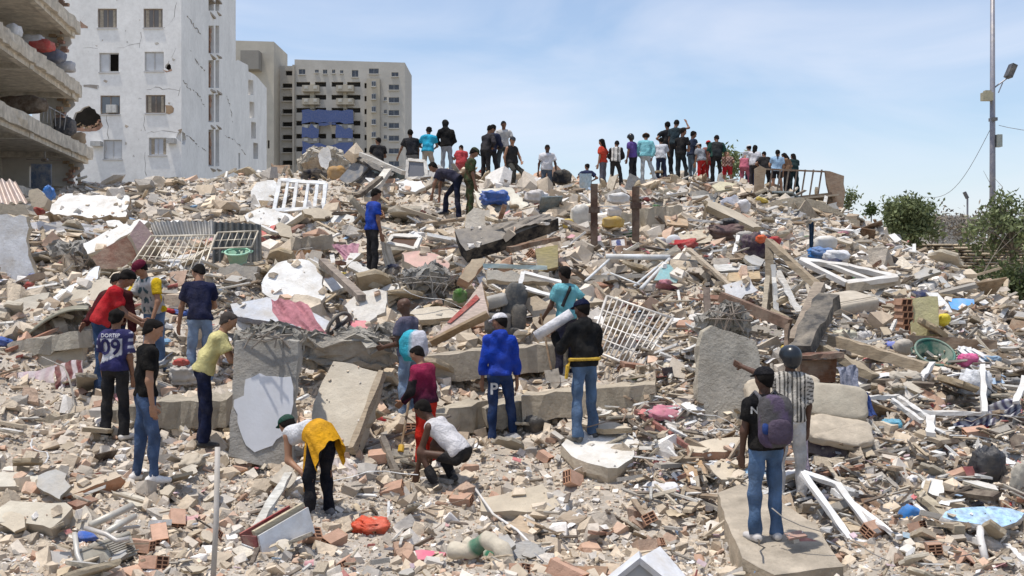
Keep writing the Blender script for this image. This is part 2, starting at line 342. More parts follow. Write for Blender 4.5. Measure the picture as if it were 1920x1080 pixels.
hole2 = [(309, 127), (311, 121), (316, 118), (320, 122), (321, 129), (316, 132)]
hole3 = [(330, 258), (333, 250), (339, 244), (339.5, 268), (336, 264)]
holes = [pz(rect(a, b, c, d), k70) for a, b, c, d, _ in wins]+[pz(h, k70) for h in (hole1, hole2, hole3)]
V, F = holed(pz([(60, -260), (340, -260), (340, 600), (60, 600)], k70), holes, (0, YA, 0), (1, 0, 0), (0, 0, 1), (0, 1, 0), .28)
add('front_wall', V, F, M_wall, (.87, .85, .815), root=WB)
cB = (340-CX)*k70+.13*YA; su = math.hypot(.13, 1)
def fac(px, py):                                                # side facade: pixel -> (distance along facade, height)
    Y = cB/((px-CX)/FP+.13); return ((Y-YA), EYE+(HY-py)/FP*Y)
shaft = [(391, 401), (404, 411)]; rows = [(-60, -10), (-2, 20), (48, 100), (113, 165), (177, 229), (243, 312)]
hs = [[fac(a, y0), fac(b, y0), fac(b, y1), fac(a, y1)] for a, b in shaft for y0, y1 in rows]+[[fac(447, 287), fac(450.5, 287), fac(450.5, 316), fac(447, 316)]]
hs += [[fac(a, y0), fac(b, y0+2), fac(b, y1), fac(a, y1)] for a, b, y0, y1 in ((465.5, 475, 149, 178), (468, 477, 190, 221), (471, 480, 228, 260), (475, 484, 267, 298))]
hs += [[fac(341, 246), fac(347, 250), fac(349, 262), fac(346, 272), fac(341, 270)]]
e = lambda px, py: fac(px, py)
outl = [(0, -1), fac(500, 500)[:1]+(-1,), fac(500, 165), fac(492, 156), fac(484, 146), fac(476, 139), fac(466, 134), fac(465, 122), fac(455, 117), fac(446, 112), fac(442, 114), (fac(442, 0)[0], 31), (0, 31)]
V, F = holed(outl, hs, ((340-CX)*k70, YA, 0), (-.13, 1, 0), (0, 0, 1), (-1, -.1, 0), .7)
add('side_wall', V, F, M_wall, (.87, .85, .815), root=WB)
x0 = (340-CX)*k70; add('roof', *abox((60-CX)*k70, x0-3.7, YA+.02, YA+27, 30.4, 30.8), M_wall, (.5, .5, .5), root=WB)
V1 = join([abox((60-CX)*k70, x0-2.2, YA+3.2, YA+3.35, 0, 30)]); add('shade_backing', V1[0], V1[1], M_void, (.035, .03, .026), root=WB)  # near-black sheet, the darkness of the rooms is painted into its colour
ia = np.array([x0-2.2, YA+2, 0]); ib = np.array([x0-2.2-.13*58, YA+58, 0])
add('shade_backing', [ia, ib, ib+(0, 0, 20), ib+(0, 0, 22), ia+(0, 0, 30)], [(0, 1, 2, 3, 4)], M_void, (.13, .10, .08), root=WB)  # dark brown sheet, gloom behind the side openings put into its colour
for (z0, z1) in rows:                                           # floor slabs showing in the broken stair shaft
    for a, b in ((391, 401), (404, 411)):
        q = fac((a+b)/2, z1+5); add('shaft_ledge', *bar((x0-.13*q[0]-.4, YA+q[0]-1.5, q[1]), (x0-.13*q[0]-.4, YA+q[0]+1.2, q[1]+RS.uniform(-.2, .2)), .9, .14, jit=.05), M_conc, (.42, .36, .3), root=WB)
for a, b, y0, y1, in [(396, 399, y0, y1) for y0, y1 in rows[2:]]:
    p, q = fac(a, y0), fac(a, y1); add('brick_pier', *bar((x0-.13*p[0]-.3, YA+p[0], p[1]-.2), (x0-.13*q[0]-.3, YA+q[0], q[1]+.1), .5, .3, up=(0, 1, 0), jit=.06, seg=8), M_conc, (.38, .22, .15), root=WB)
FR = (.26, .20, .16)
for i, (a, b, c, d, kind) in enumerate(wins):
    x0_, x1_ = (a-CX)*k70, (c-CX)*k70; z1_, z0_ = EYE+(HY-b)*k70, EYE+(HY-d)*k70; y = YA+.12; xm = (x0_+x1_)/2; fw = .07
    wd = thing('window', None, None, (0, 0, 0)); COL.objects.unlink(wd); bpy.data.objects.remove(wd)
    fc = FR if kind in (0, 3) else (.55, .55, .55)
    parts = [abox(x0_, x1_, y, y+.06, z0_, z0_+fw), abox(x0_, x1_, y, y+.06, z1_-fw, z1_), abox(x0_, x0_+fw, y, y+.06, z0_+fw, z1_-fw), abox(x1_-fw, x1_, y, y+.06, z0_+fw, z1_-fw), abox(xm-fw/2, xm+fw/2, y-.01, y+.05, z0_+fw, z1_-fw)]
    Vj, Fj, Cj = join(parts); wo = add('window', Vj, Fj, M_wood, fc, root=WB); org = tuple(WB.location)
    for s, (xa, xb) in enumerate(((x0_+fw, xm-fw/2), (xm+fw/2, x1_-fw))):
        if kind == 1 and s == 1: continue
        pc = {0: (.14, .12, .10), 1: (.62, .63, .64), 2: (.60, .61, .62), 3: (.16, .17, .18), 4: (.52, .54, .58)}[kind]
        sub('pane', *abox(xa, xb, y+.02, y+.035, z0_+fw, z1_-fw), M_glass if kind in (0, 3) else M_wall, pc, wo, org)
        if kind in (0, 4):
            sub('curtain_strip', *abox(xa+.05+.25*s, xa+.27+.2*s, y+.005, y+.015, z0_+fw, z1_-fw), M_cloth, (.42, .36, .28), wo, org)
    if kind == 3: sub('air_conditioner', *join([abox(x0_+.45, x1_-.2, y-.32, y+.05, z0_+.08, z0_+.6), (*abox(x0_+.52, x1_-.5, y-.335, y-.3, z0_+.14, z0_+.54), (.25, .25, .25))])[:2], M_metal, (.62, .6, .56), wo, org)
    sub('sill', *abox(x0_-.04, x1_+.04, YA-.07, YA+.1, z0_-.09, z0_-.003), M_wall, (.55, .54, .53), wo, org)
for (a, b, c, d) in ((174, 266, 193, 275), (316, 260, 331, 270)):
    add('air_conditioner', *abox((a-CX)*k70, (c-CX)*k70, YA-.45, YA+.01, EYE+(HY-d)*k70, EYE+(HY-b)*k70), M_metal, (.5, .49, .47), root=WB)
def crack(pts, wd=.05, side=False, root=WB):
    if side: q = [np.array([(340-CX)*k70-.13*fac(*p)[0]+.012, YA+fac(*p)[0], fac(*p)[1]]) for p in pts]
    else: q = [np.array([(p[0]-CX)*k70, YA-.004, EYE+(HY-p[1])*k70]) for p in pts]
    fine = [q[0]]
    for a, b in zip(q, q[1:]):
        n = max(2, int(np.linalg.norm(b-a)/.35))
        for i in range(1, n+1): fine.append(a+(b-a)*i/n+np.array([RS.uniform(-.09, .09), 0, RS.uniform(-.09, .09)])*(1 if i < n else .3))
    V = []; F = []
    for i, p in enumerate(fine):
        h = wd*RS.uniform(.25, 1); V += [p-np.array([h/2, 0, h/2]), p+np.array([h/2, 0, h/2])]
        if i: F.append((2*i-2, 2*i-1, 2*i+1, 2*i))
    add('crack', V, F, M_void, (.34, .31, .28), root=root)
for c in ([(332, 3), (328, 20), (322, 40), (309, 52), (300, 54)], [(330, 90), (322, 108), (315, 122)], [(264, 60), (262, 90)], [(275, 168), (290, 163), (305, 168), (336, 170)], [(338, 163), (334, 180)], [(276, 250), (290, 248), (318, 246), (340, 246)], [(155, 90), (183, 91)],
          [(200, 215), (204, 260), (196, 300)], [(272, 285), (274, 330)], [(155, 160), (184, 160), (183, 168)], [(150, 40), (160, 26)], [(220, 90), (262, 82)], [(270, 215), (272, 245)]): crack(c, .045)
for c in ([(343, 150), (352, 165), (366, 172), (384, 200)], [(345, 250), (360, 262), (372, 275), (386, 284)], [(350, 30), (362, 48), (376, 66)], [(425, 180), (432, 205), (436, 230)], [(420, 255), (440, 262), (460, 290)], [(357, 95), (370, 120), (384, 132)]): crack(c, .07, True)
def patch(px, col, root=WB, dy=-.006, thick=.02):
    q = np.array([((x-CX)*k70, YA+dy, EYE+(HY-y)*k70) for x, y in px]); V, F, C = plate(q, (0, -1, 0), thick, col, col, .03, .2, .01); add('bare_brick_patch', V, F, M_conc, C, root=root)
patch([(310, 197), (322, 198), (326, 203), (325, 211), (317, 215), (311, 212)], (.42, .28, .17)); patch([(150, 38), (158, 46), (165, 50), (164, 53), (152, 53)], (.4, .25, .18))
patch([(132, 238), (150, 240), (172, 241), (186, 236), (190, 228), (193, 236), (186, 244), (168, 247), (150, 246), (134, 247)], (.40, .22, .15)); patch([(305, 131), (314, 133), (322, 129), (323, 133), (312, 136)], (.42, .25, .17))
patch([(157, 159), (183, 160), (183, 167), (172, 165), (157, 163)], (.36, .33, .3)); patch([(278, 335), (300, 333), (335, 332), (338, 372), (282, 372), (276, 350)], (.44, .39, .31)); patch([(333, 244), (341, 241), (340, 250), (337, 247)], (.42, .33, .24))
for i in range(26):                                             # spalled plaster
    x, y = RS.uniform(155, 335), RS.uniform(0, 360)
    if any(a-6 < x < c_+6 and b-6 < y < d+8 for a, b, c_, d, _ in wins): continue
    n_ = RS.randint(5, 9); an = np.sort(RS.uniform(0, 6.28, n_)); r_ = RS.uniform(1.2, 4.5); patch([(x+math.cos(t)*r_*RS.uniform(.5, 1.2), y+math.sin(t)*r_*RS.uniform(.4, 1)) for t in an], [(.56, .52, .46), (.50, .42, .34), (.62, .60, .57)][i % 3])
for i in range(16):                                             # loose bricks in the wall's big hole
    t = RS.uniform(0, 1); x = 139+48*t; y = 240-RS.uniform(0, 4)-14*abs(t-.5)**2*4*RS.uniform(.3, 1)
    add('brick', *box(((x-CX)*k70, YA+RS.uniform(.0, .22), EYE+(HY-y)*k70), nrm(RS.uniform(-1, 1, 3)*(1, .3, .4))*.13, (0, .06, .02), (0.01, 0, .05)), M_conc, (.36, .20+RS.uniform(-.03, .05), .13), root=WB)
# --- concrete frame block at the left: floor slabs with their side torn off
LB = thing('torn_open_apartment_block', 'apartment block with its side torn off showing bare concrete floor slabs', 'building', (-20, 44, 0))
cL = -11.05; edge = lambda Y: -.18*Y+cL
def floor_slab(z, Y1, Y0=27, th=.56, name='floor_slab'):
    top = []; n = 46
    for i in range(n+1): Y = Y0+(Y1-Y0)*i/n; top.append((edge(Y)+RS.uniform(-.10, .06), Y, z+th))
    top += [(edge(Y1)-13, Y1, z+th), (edge(Y0)-13, Y0, z+th)]
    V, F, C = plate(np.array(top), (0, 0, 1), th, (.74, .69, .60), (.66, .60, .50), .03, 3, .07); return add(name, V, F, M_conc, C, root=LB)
for z, Y1 in ((5.75, 52.6), (8.5, 52), (11.2, 49.9), (14.0, 49.2), (16.8, 49.5)):
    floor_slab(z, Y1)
    for Y in (34, 41.5, 48.5):
        add('ceiling_beam', *bar((edge(Y)-.15, Y, z-.11), (edge(Y)-9, Y, z-.11), .3, .22), M_conc, (.72, .67, .58), root=LB)
    add('edge_beam', *bar((edge(27)-.35, 27, z-.10), (edge(Y1)-.35, Y1-.1, z-.10), .28, .2), M_conc, (.66, .60, .5), root=LB)
zs = [5.75, 8.5, 11.2, 14.0]
for z, z2 in zip(zs, zs[1:]+[16.8]):
    b0, b1 = z+.562, z2-.002
    Vw, Fw = holed([(27, b0), (52, b0), (52, b1), (27, b1)], [rect(33, b0+.02, 34.2, b0+1.95), rect(39.5, b0+.9, 41.5, b0+1.85), rect(45, b0+.02, 46.3, b0+1.95)], (edge(0)-4.2, 0, 0), (-.18, 1, 0), (0, 0, 1), (-1, 0, 0), .2)
    add('inner_wall', Vw, Fw, M_wall, (.78, .74, .67), root=LB)
    add('room_back', [(edge(27)-9, 27, b0), (edge(53)-9, 53, b0), (edge(53)-9, 53, b1), (edge(27)-9, 27, b1)], [(0, 1, 2, 3)], M_void, (.5, .46, .4), root=LB)
    Ye = 51.2 if z < 8 else 49.3 if z < 11 else 48.6
    Vw, Fw = holed([(-9, b0), (-1.0, b0), (-.55, b0+.7), (-.8, b0+1.2), (-.25, b0+1.7), (-.4, b1), (-9, b1)], [rect(-2.9, b0+.5, -1.9, b0+1.8)], (edge(Ye), Ye, 0), (1, 0, 0), (0, 0, 1), (0, 1, 0), .2)
    add('end_wall', Vw, Fw, M_wall, (.74, .72, .68), root=LB)
    pts = [(edge(Ye)-.62+RS.uniform(-.28, .28)-.12*(t % 3), Ye-.2+RS.uniform(-.03, .03), b0+(b1-b0)*t/16+.06) for t in range(16)]
    for p in pts: add('brick', *box(p, (RS.uniform(.1, .19), 0, RS.uniform(-.02, .02)), (0, .1, 0), (0.01, 0, .062)), M_conc, (.40, .25+RS.uniform(-.03, .05), .18), root=LB)
for Y in (31.5, 38.2):
    for z, z2 in zip(zs, zs[1:]+[16.8]): add('column', *bar((edge(Y)-2.4, Y, z+.56), (edge(Y)-2.4, Y, z2), .4, .4, up=(0, 1, 0)), M_conc, (.48, .44, .37), root=LB)
def at_floor(px, py, Y): return P(px, py, Y)
fan = np.array(P(84, 300, 41)); 
fr = thing('ceiling_fan', 'dark ceiling fan hanging under the lowest torn floor slab', 'fan', tuple(fan)); add('rod', *tube([fan+(0, 0, .0), fan+(0, 0, .33)], .03), M_metal, (.1, .09, .08), root=fr); add('motor', *superell(fan, (.13, 0, 0), (0, .13, 0), (0, 0, .07), .7, 12, 8), M_metal, (.09, .08, .07), root=fr)
for k in range(4): a = k*math.pi/2+.4; d = np.array([math.cos(a), math.sin(a), 0]); add('blade', *bar(fan+d*.13, fan+d*.65, .14, .015), M_wood, (.12, .08, .05), root=fr)
for nm, lb, ct, q, c in (('plastic_tub', 'white plastic tub at the edge of the middle torn floor', 'tub', (27, 58, 41, .42, .5), (.66, .66, .66)), ('clothes_heap', 'heap of red and white clothes on the upper torn floor edge', 'clothes', (78, 86, 45, 1.0, .5), (.5, .1, .09)),
        ('clothes_heap', 'grey blue heap of bedding at the upper floor edge beside the red heap', 'clothes', (100, 106, 46, 1.0, .55), (.18, .2, .26)), ('clothes_heap', 'white and navy laundry spilling over the upper slab end', 'clothes', (120, 125, 47.2, .9, .5), (.5, .5, .52)), ('sheet_bundle', 'pale bundle of sheets behind the red clothes heap', 'clothes', (62, 76, 45, .9, .45), (.6, .6, .62)),
        ('sofa', 'dark brown broken sofa on the middle torn floor', 'sofa', (45, 197, 43, 1.8, .7), (.10, .07, .05)), ('dark_lump', 'dark bag slumped at the end of the middle torn floor', 'bag', (122, 238, 48, .9, .8), (.09, .09, .10)), ('carton', 'torn brown carton beside the dark bag on the torn floor', 'box', (143, 260, 50, .8, .6), (.36, .27, .18))):
    p = P(q[0], q[1], q[2]); V, F = superell(p, (q[3]/2, 0, 0), (0, .35, 0), (0, 0, q[4]/2), .55, 24, 14, .1, q[0]); add(nm, V, F, M_rag, c, smooth=True, label=lb, cat=ct)
rl = thing('balcony_railing', 'bent metal balcony railing at the end of the middle torn floor', 'railing', P(105, 235, 47))
for i in range(7): a = P(80+8*i, 222+3.5*i, 45+.5*i); add('baluster', *tube([a+(0, 0, -.1), a+(RS.uniform(-.1, .1), 0, .65)], .022), M_metal, (.3, .3, .31), root=rl)
add('rail', *tube([P(76, 192, 45), P(100, 205, 46.5), P(132, 222, 48.3)], .03), M_metal, (.3, .3, .31), root=rl)
gt = P(60, 352, 43); add('panel_door', *abox(gt[0], gt[0]+.8, 42.9, 43, gt[2]-.3, gt[2]+.95), M_wood, (.09, .12, .17), root=LB)
frame('door_frame', 'bare wooden door frame standing before the white block', 'frame', [(97, 318), (146, 314), (152, 366), (100, 368)], (0, -1, 0), .14, .1, vm=(.5,), col=(.33, .27, .2), D=52, anchor=(100, 366), lift=0, mat=M_wood)
# --- beige tower far behind
TB = thing('beige_tower_block', 'distant beige tower block with balconies and a blue painted patch', 'building', (-38, 236, 0))
kt = 236/FP; tx = lambda px: (px-CX)*kt; tz = lambda py: EYE+(HY-py)*kt; BG = (.50, .47, .42)  # BG: paler, greyer beige, distance haze mixed into the wall colour
def block(name, px0, px1, top0, top1, Y, dep, holes, col):
    V, F = holed([(tx(px0), 0), (tx(px1), 0), (tx(px1), tz(top1)), (tx(px0), tz(top0))], [[(tx(a), tz(d)), (tx(c), tz(d)), (tx(c), tz(b)), (tx(a), tz(b))] for a, b, c, d in holes], (0, Y, 0), (1, 0, 0), (0, 0, 1), (0, 1, 0), 1.0)
    x0, x1, z0, z1 = tx(px0), tx(px1), tz(top0), tz(top1); k = len(V); V = np.vstack([V, [(x0, Y, 0), (x0, Y+dep, 0), (x0, Y+dep, z0), (x0, Y, z0), (x1, Y, 0), (x1, Y+dep, 0), (x1, Y+dep, z1), (x1, Y, z1)]])
    F = F+[(k, k+1, k+2, k+3), (k+4, k+7, k+6, k+5), (k+3, k+2, k+6, k+7)]; add(name, V, F, M_wall, col, root=TB)
    add('shade_backing', [(x0+.3, Y+1.1, 0), (x1-.3, Y+1.1, 0), (x1-.3, Y+1.1, z1-.6), (x0+.3, Y+1.1, z0-.6)], [(0, 1, 2, 3)], M_void, (.055, .05, .045), root=TB)  # dark sheet paints the unlit rooms behind the openings
rowsB = [155+24.2*i for i in range(7)]
winT = [(562, 131, 574, 141), (592, 132, 599, 138), (607, 132, 615, 140), (624, 132, 630, 139), (639, 133, 645, 139), (661, 133, 673, 146), (693, 130, 711, 140), (735, 137, 748, 145)]
winC = [(730, 160+23.8*i, 749, 170+23.8*i) for i in range(7)]+[(721, 183+23.8*i, 726, 190+23.8*i) for i in range(5)]+[(699, 155+23.6*i, 707, 165+23.6*i) for i in range(6)]
dark = [(a, r, c, r+9) for r in rowsB for a, c in ((557, 583), (592, 613), (623, 645), (652, 677))]+[(684.5, r+2, 688.5, r+12) for r in rowsB]
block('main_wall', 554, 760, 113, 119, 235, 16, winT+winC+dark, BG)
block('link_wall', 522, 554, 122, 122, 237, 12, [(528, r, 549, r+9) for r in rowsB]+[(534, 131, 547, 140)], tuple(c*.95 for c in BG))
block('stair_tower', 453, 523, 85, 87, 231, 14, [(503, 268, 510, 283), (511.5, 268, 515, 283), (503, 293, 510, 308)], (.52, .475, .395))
add('roof_tank_box', *abox(tx(468), tx(501), 228, 231.1, tz(142), tz(108)), M_wall, (.27, .25, .22), root=TB)
add('rain_pipe', *abox(tx(551), tx(555), 234.3, 234.9, 0, tz(124)), M_wall, (.42, .38, .32), root=TB)
add('wall_pier', *abox(tx(690), tx(714), 234.0, 234.9, 0, tz(150)), M_wall, (.45, .40, .32), root=TB)
for (a, b, c, d) in winT+winC:
    V, F, C = join([(*abox(tx(a), tx(c), 233.9 if 690 < a < 712 and b > 150 else 235.2, 234.0 if 690 < a < 712 and b > 150 else 235.3, tz(d), tz(b)), (.42, .43, .44))]+[(*abox(tx(a+(c-a)*s+.6), tx(a+(c-a)*(s+1/2.)-.6), 233.8 if 690 < a < 712 and b > 150 else 235.1, 233.9 if 690 < a < 712 and b > 150 else 235.19, tz(d-1), tz(b+1)), (.07, .085, .11)) for s in (0, .5)])
    add('window', V, F, M_wall, C, root=TB)
    add('sill', *abox(tx(a-.7), tx(c+.7), 233.5 if 690 < a < 712 and b > 150 else 234.6, 234.99 if b < 150 or a > 712 else 234, tz(d+1.6), tz(d+.2)), M_wall, (.52, .5, .46), root=TB)
for r in rowsB:
    for a, c in ((528, 549),): add('balcony_rail', *abox(tx(a-1), tx(c+1), 236.3, 236.9, tz(r+11), tz(r+9.2)), M_wall, (.52, .48, .42), root=TB)
for i, r in enumerate(rowsB):
    for a, c in ((571, 602), (634, 666)):
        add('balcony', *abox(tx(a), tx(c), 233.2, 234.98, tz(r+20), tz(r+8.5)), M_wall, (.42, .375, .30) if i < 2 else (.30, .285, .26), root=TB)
        for b_ in (a+4, c-10): add('balcony_vent', *join([(*abox(tx(b_), tx(b_+7), 233.05, 233.19, tz(r+16), tz(r+10)), (.52, .5, .45)), (*abox(tx(b_+1.5), tx(b_+5.5), 232.98, 233.04, tz(r+15), tz(r+11)), (.2, .19, .17))])[:2], M_wall, (.5, .48, .43), root=TB)
for a, c in ((583, 592), (645, 652)): add('balcony_divider', *abox(tx(a+.5), tx(c-.5), 234.5, 234.97, tz(206), tz(160)), M_wall, (.47, .42, .33), root=TB)
BL = (.065, .10, .24)
for q in ([(571, 210), (666, 210), (666, 234), (650, 236), (642, 233), (620, 234), (603, 235), (590, 232), (571, 235)], [(571, 241), (583, 244), (588, 236), (595, 241), (602, 247), (602, 262), (590, 263), (580, 260), (571, 261)], [(634, 236), (644, 240), (650, 246), (658, 243), (666, 247), (666, 262), (650, 263), (634, 261)],
          [(571, 268), (590, 273), (603, 270), (618, 276), (640, 271), (666, 269), (666, 300), (600, 300), (571, 300)], [(602, 234), (634, 234), (634, 238), (625, 236), (602, 239)]):
    pts = np.array([(tx(x), 232.9, tz(y)) for x, y in q]); V, F, C = plate(pts, (0, -1, 0), .12, BL, BL, .25, 1.2, .02); add('blue_panel', V, F, M_wall, C, root=TB)
# ------------------------------------------------------------------ right side: wall, fence, shrubs, lamp pole
SW = thing('dry_stone_wall', 'layered dry stone retaining wall beyond the right slope of rubble', 'wall', (18, 43, 0))
add('wall_core', *abox(16.4, 24, 43.4, 44.2, 0, 4.15), M_conc, (.30, .25, .19), root=SW)
sm = [mesh('stone', *[superell((0, 0, 0), (.5, 0, 0), (0, .25, 0), (0, 0, .5), .45, 10, 6, .07, s, 4)[i] for i in (0, 1)], M_conc, (1, 1, 1), True) for s in range(4)]
zc = 2.6; n_st = 0
while zc < 4.2:
    h = RS.uniform(.10, .17); x = 16.4
    while x < 21.2:
        l = RS.uniform(.45, 1.15); o = bpy.data.objects.new('stone', sm[n_st % 4]); COL.objects.link(o); o.parent = SW; n_st += 1
        o.location = (x+l/2-18, .36+RS.uniform(-.05, .05), zc+h/2); o.scale = (l*.97, .8, h*.86); s = RS.uniform(.8, 1.15); o.color = (.46*s, .38*s, .28*s, 1); x += l
    zc += h
CF = thing('chain_link_fence', 'sagging chain link fence on top of the dry stone wall', 'fence', (19, 43.8, 4.1))
for i in range(6): add('post', *tube([(16.6+i*1.1, 43.8, 4.1), (16.6+i*1.1+RS.uniform(-.1, .1), 43.8, 5.45)], .03), M_metal, (.32, .3, .28), root=CF)
pr = []
for i in range(60):
    for sgn in (1, -1):
        xa = 15.6+i*.12; xb = xa+sgn*1.2
        if xb < 16.5 or xa < 16.5 or xb > 22.3: continue
        pr.append(bar((xa, 43.8, 4.15), (xb, 43.8, 5.35), .012, .012))
V, F, C = join(pr); add('wire_mesh', V, F, M_metal, (.36, .34, .32), root=CF)
def leaves(cs, n, size, spread, cols, droop=0):
    cs = np.asarray(cs, float); k = len(cs)*n; c = np.repeat(cs, n, 0)+RS.normal(0, 1, (k, 3))*spread
    a = RS.normal(0, 1, (k, 3)); a /= np.linalg.norm(a, axis=1)[:, None]; b = np.cross(a, RS.normal(0, 1, (k, 3))); b /= np.linalg.norm(b, axis=1)[:, None]; s = RS.uniform(.6, 1.3, (k, 1))*size
    V = np.stack([c-a*s, c+b*s*.42, c+a*s, c-b*s*.42], 1).reshape(-1, 3); F = np.arange(k*4).reshape(-1, 4); q = RS.uniform(0, 1, (k, 1)); cl = np.array(cols[0])*q+np.array(cols[1])*(1-q)
    return V, F, np.repeat(cl, 4, 0)
def tree(name, label, cat, px, py, rx, ry, D, clumps, per, lsize, cols, spread=.22, loose=.5, base=None, trunk=.09, bare=0):
    k = D/FP; c = P(px, py, D); g_ = base if base is not None else 0; root = thing(name, label, cat, (c[0], D, g_)); cs = []
    for i in range(clumps):
        d = nrm(RS.normal(0, 1, 3)); r = RS.uniform(loose, 1)**.6; cs.append(c+d*r*np.array([rx*k, rx*k*.8, ry*k])*RS.uniform(.35, 1.4))
    V, F, C = leaves(cs, per, lsize, spread, cols); add('crown', V, F, M_leaf, C, root=root)
    tp = c+np.array([0, 0, -ry*k*.35]); parts = [tube([(c[0]+.1, D, g_), (c[0]-.08, D, (g_+tp[2])/2), tp], [trunk*1.3, trunk, trunk*.8], 8)]
    add('trunk', *join(parts)[:2], M_bark, (.16, .13, .10), root=root)
    for q in cs[::max(1, clumps//26)]: add('limb', *tube([tp-(0, 0, .2), (tp+q)/2+RS.uniform(-.15, .15, 3), q], [trunk*.55, trunk*.35, trunk*.12], 5), M_bark, (.17, .145, .115), root=root)
    for i in range(bare):
        a = c+RS.uniform(-1, 1, 3)*np.array([rx, rx*.5, ry*.8])*k; add('bare_twig', *tube([a, a+RS.uniform(-.5, .5, 3)+(0, 0, .3), a+RS.uniform(-.9, .9, 3)+(0, 0, .6)], [.02, .014, .006], 4), M_bark, (.34, .30, .25), root=root)
G1 = ((.05, .085, .025), (.14, .19, .065)); G2 = ((.095, .12, .05), (.25, .29, .14))
tree('shrub', 'dense green shrub behind the right end of the rubble ridge', 'shrub', 1706, 415, 44, 44, 42, 90, 80, .10, G2, .17, .3)
tree('shrub', 'thin leafy shrub left of the dense green shrub', 'shrub', 1672, 400, 13, 28, 46, 14, 60, .09, G1, .13, .2, trunk=.04)
tree('leafy_tree', 'loose leafy tree growing around the lamp pole', 'tree', 1898, 425, 80, 95, 40, 46, 46, .12, G2, .19, .35, trunk=.1, bare=12)
tree('dark_bush', 'dark low bush at the right edge below the stone wall', 'bush', 1896, 542, 62, 50, 34, 46, 55, .10, ((.04, .06, .022), (.12, .145, .055)), .22, .25, bare=10)
tree('shrub', 'small pale shrub just behind the brown bed board', 'shrub', 1591, 374, 11, 26, 44, 9, 45, .08, G2, .12, .2, trunk=.03)
tree('shrub', 'tiny dark shrub between bed frame and dense shrub', 'shrub', 1634, 394, 8, 16, 46, 7, 45, .09, G1, .11, .2, trunk=.03)
tree('far_treetop', 'treetop peeking up behind the crowd on the ridge', 'tree', 1372, 304, 22, 22, 60, 16, 60, .14, G2, .25, .3)
V, F, C = leaves([P(1810+RS.uniform(-72, 72), RS.uniform(403, 448), 43.9+RS.uniform(-.2, .8)) for _ in range(46)], 34, .10, .24, ((.34, .30, .24), (.24, .20, .155)))
add('dry_vine_growth', V, F, M_bark, C, kind='stuff', label='dry grey brown vines matted over the chain link fence')
LP = thing('lamp_pole', 'tall grey steel lamp pole with floodlight and boxes at right', 'lamp pole', (P(1861, 400, 48)[0], 48, 0)); xp = P(1861, 400, 48)[0]
lpz = lambda py: P(0, py, 48)[2]; lx = lambda px: P(px, 0, 48)[0]; PG = (.22, .22, .26)
add('pole', *tube([(xp, 48, 0), (xp, 48, 8), (xp, 48, 17)], [.15, .125, .09], 12), M_metal, PG, root=LP, smooth=True)
add('lamp_arm', *tube([(lx(1848), 48, lpz(178)), (lx(1870), 48, lpz(160)), (lx(1888), 48, lpz(147))], .035), M_metal, PG, root=LP)
add('floodlight', *box((lx(1893), 47.9, lpz(134)), np.array([.12, 0, .28]), (0, .22, 0), np.array([.11, 0, -.05])), M_metal, (.05, .05, .055), root=LP)
add('lamp_strut', *tube([(lx(1872), 48, lpz(174)), (lx(1880), 48, lpz(155))], .025), M_metal, PG, root=LP)
add('horn_box', *join([abox(lx(1838), lx(1857), 47.7, 48.0, lpz(190), lpz(175)), abox(lx(1843), lx(1854), 47.72, 47.98, lpz(175), lpz(171))])[:2], M_metal, (.40, .36, .24), root=LP)
add('junction_box', *abox(lx(1866), lx(1875), 47.75, 48.1, lpz(276), lpz(253)), M_metal, (.30, .33, .30), root=LP)
add('clamp', *abox(lx(1857), lx(1867), 47.8, 48.2, lpz(227), lpz(221)), M_metal, (.12, .12, .13), root=LP)
def cable(name, label, pts, r=.012): add(name, *tube(pts, r, 5), M_plas, (.06, .06, .07), label=label, cat='cable')
a, b = P(1858, 240, 48), P(1733, 369, 58)
cable('overhead_cable', 'thin cable sloping from the lamp pole down to the left', [a+(b-a)*t/14-np.array([0, 0, 1.1*math.sin(math.pi*t/14)]) for t in range(15)])
cable('overhead_cable', 'short dark cable leaving the frame right of the lamp pole', [P(1873, 235, 48), P(1890, 239, 47), P(1925, 245, 45), P(2050, 250, 40)])
SL = thing('street_lamp', 'small distant street lamp left of the loose leafy tree', 'street lamp', (P(1814, 0, 95)[0], 95, 0)); xs = P(1814, 0, 95)[0]
add('pole', *tube([(xs, 95, 0), (xs, 95, P(0, 372, 95)[2])], .09), M_metal, PG, root=SL); add('lamp_head', *bar(P(1814, 372, 95), P(1808, 360, 95), .3, .22), M_metal, (.1, .1, .11), root=SL)
HB = thing('low_house', 'low pale house far behind the stone wall', 'house', (P(1790, 0, 150)[0], 150, 0))
add('wall', *abox(P(1752, 0, 150)[0], P(1812, 0, 150)[0], 150, 158, 0, P(0, 408, 150)[2]), M_wall, (.5, .46, .4), root=HB); add('roof', *abox(P(1750, 0, 150)[0], P(1815, 0, 150)[0], 149.5, 158.5, P(0, 408, 150)[2]+.004, P(0, 404, 150)[2]), M_wall, (.6, .58, .55), root=HB)
add('window', *abox(P(1774, 0, 150)[0], P(1781, 0, 150)[0], 149.85, 150.02, P(0, 414, 150)[2], P(0, 409.5, 150)[2]), M_void, (.08, .08, .08), root=HB)
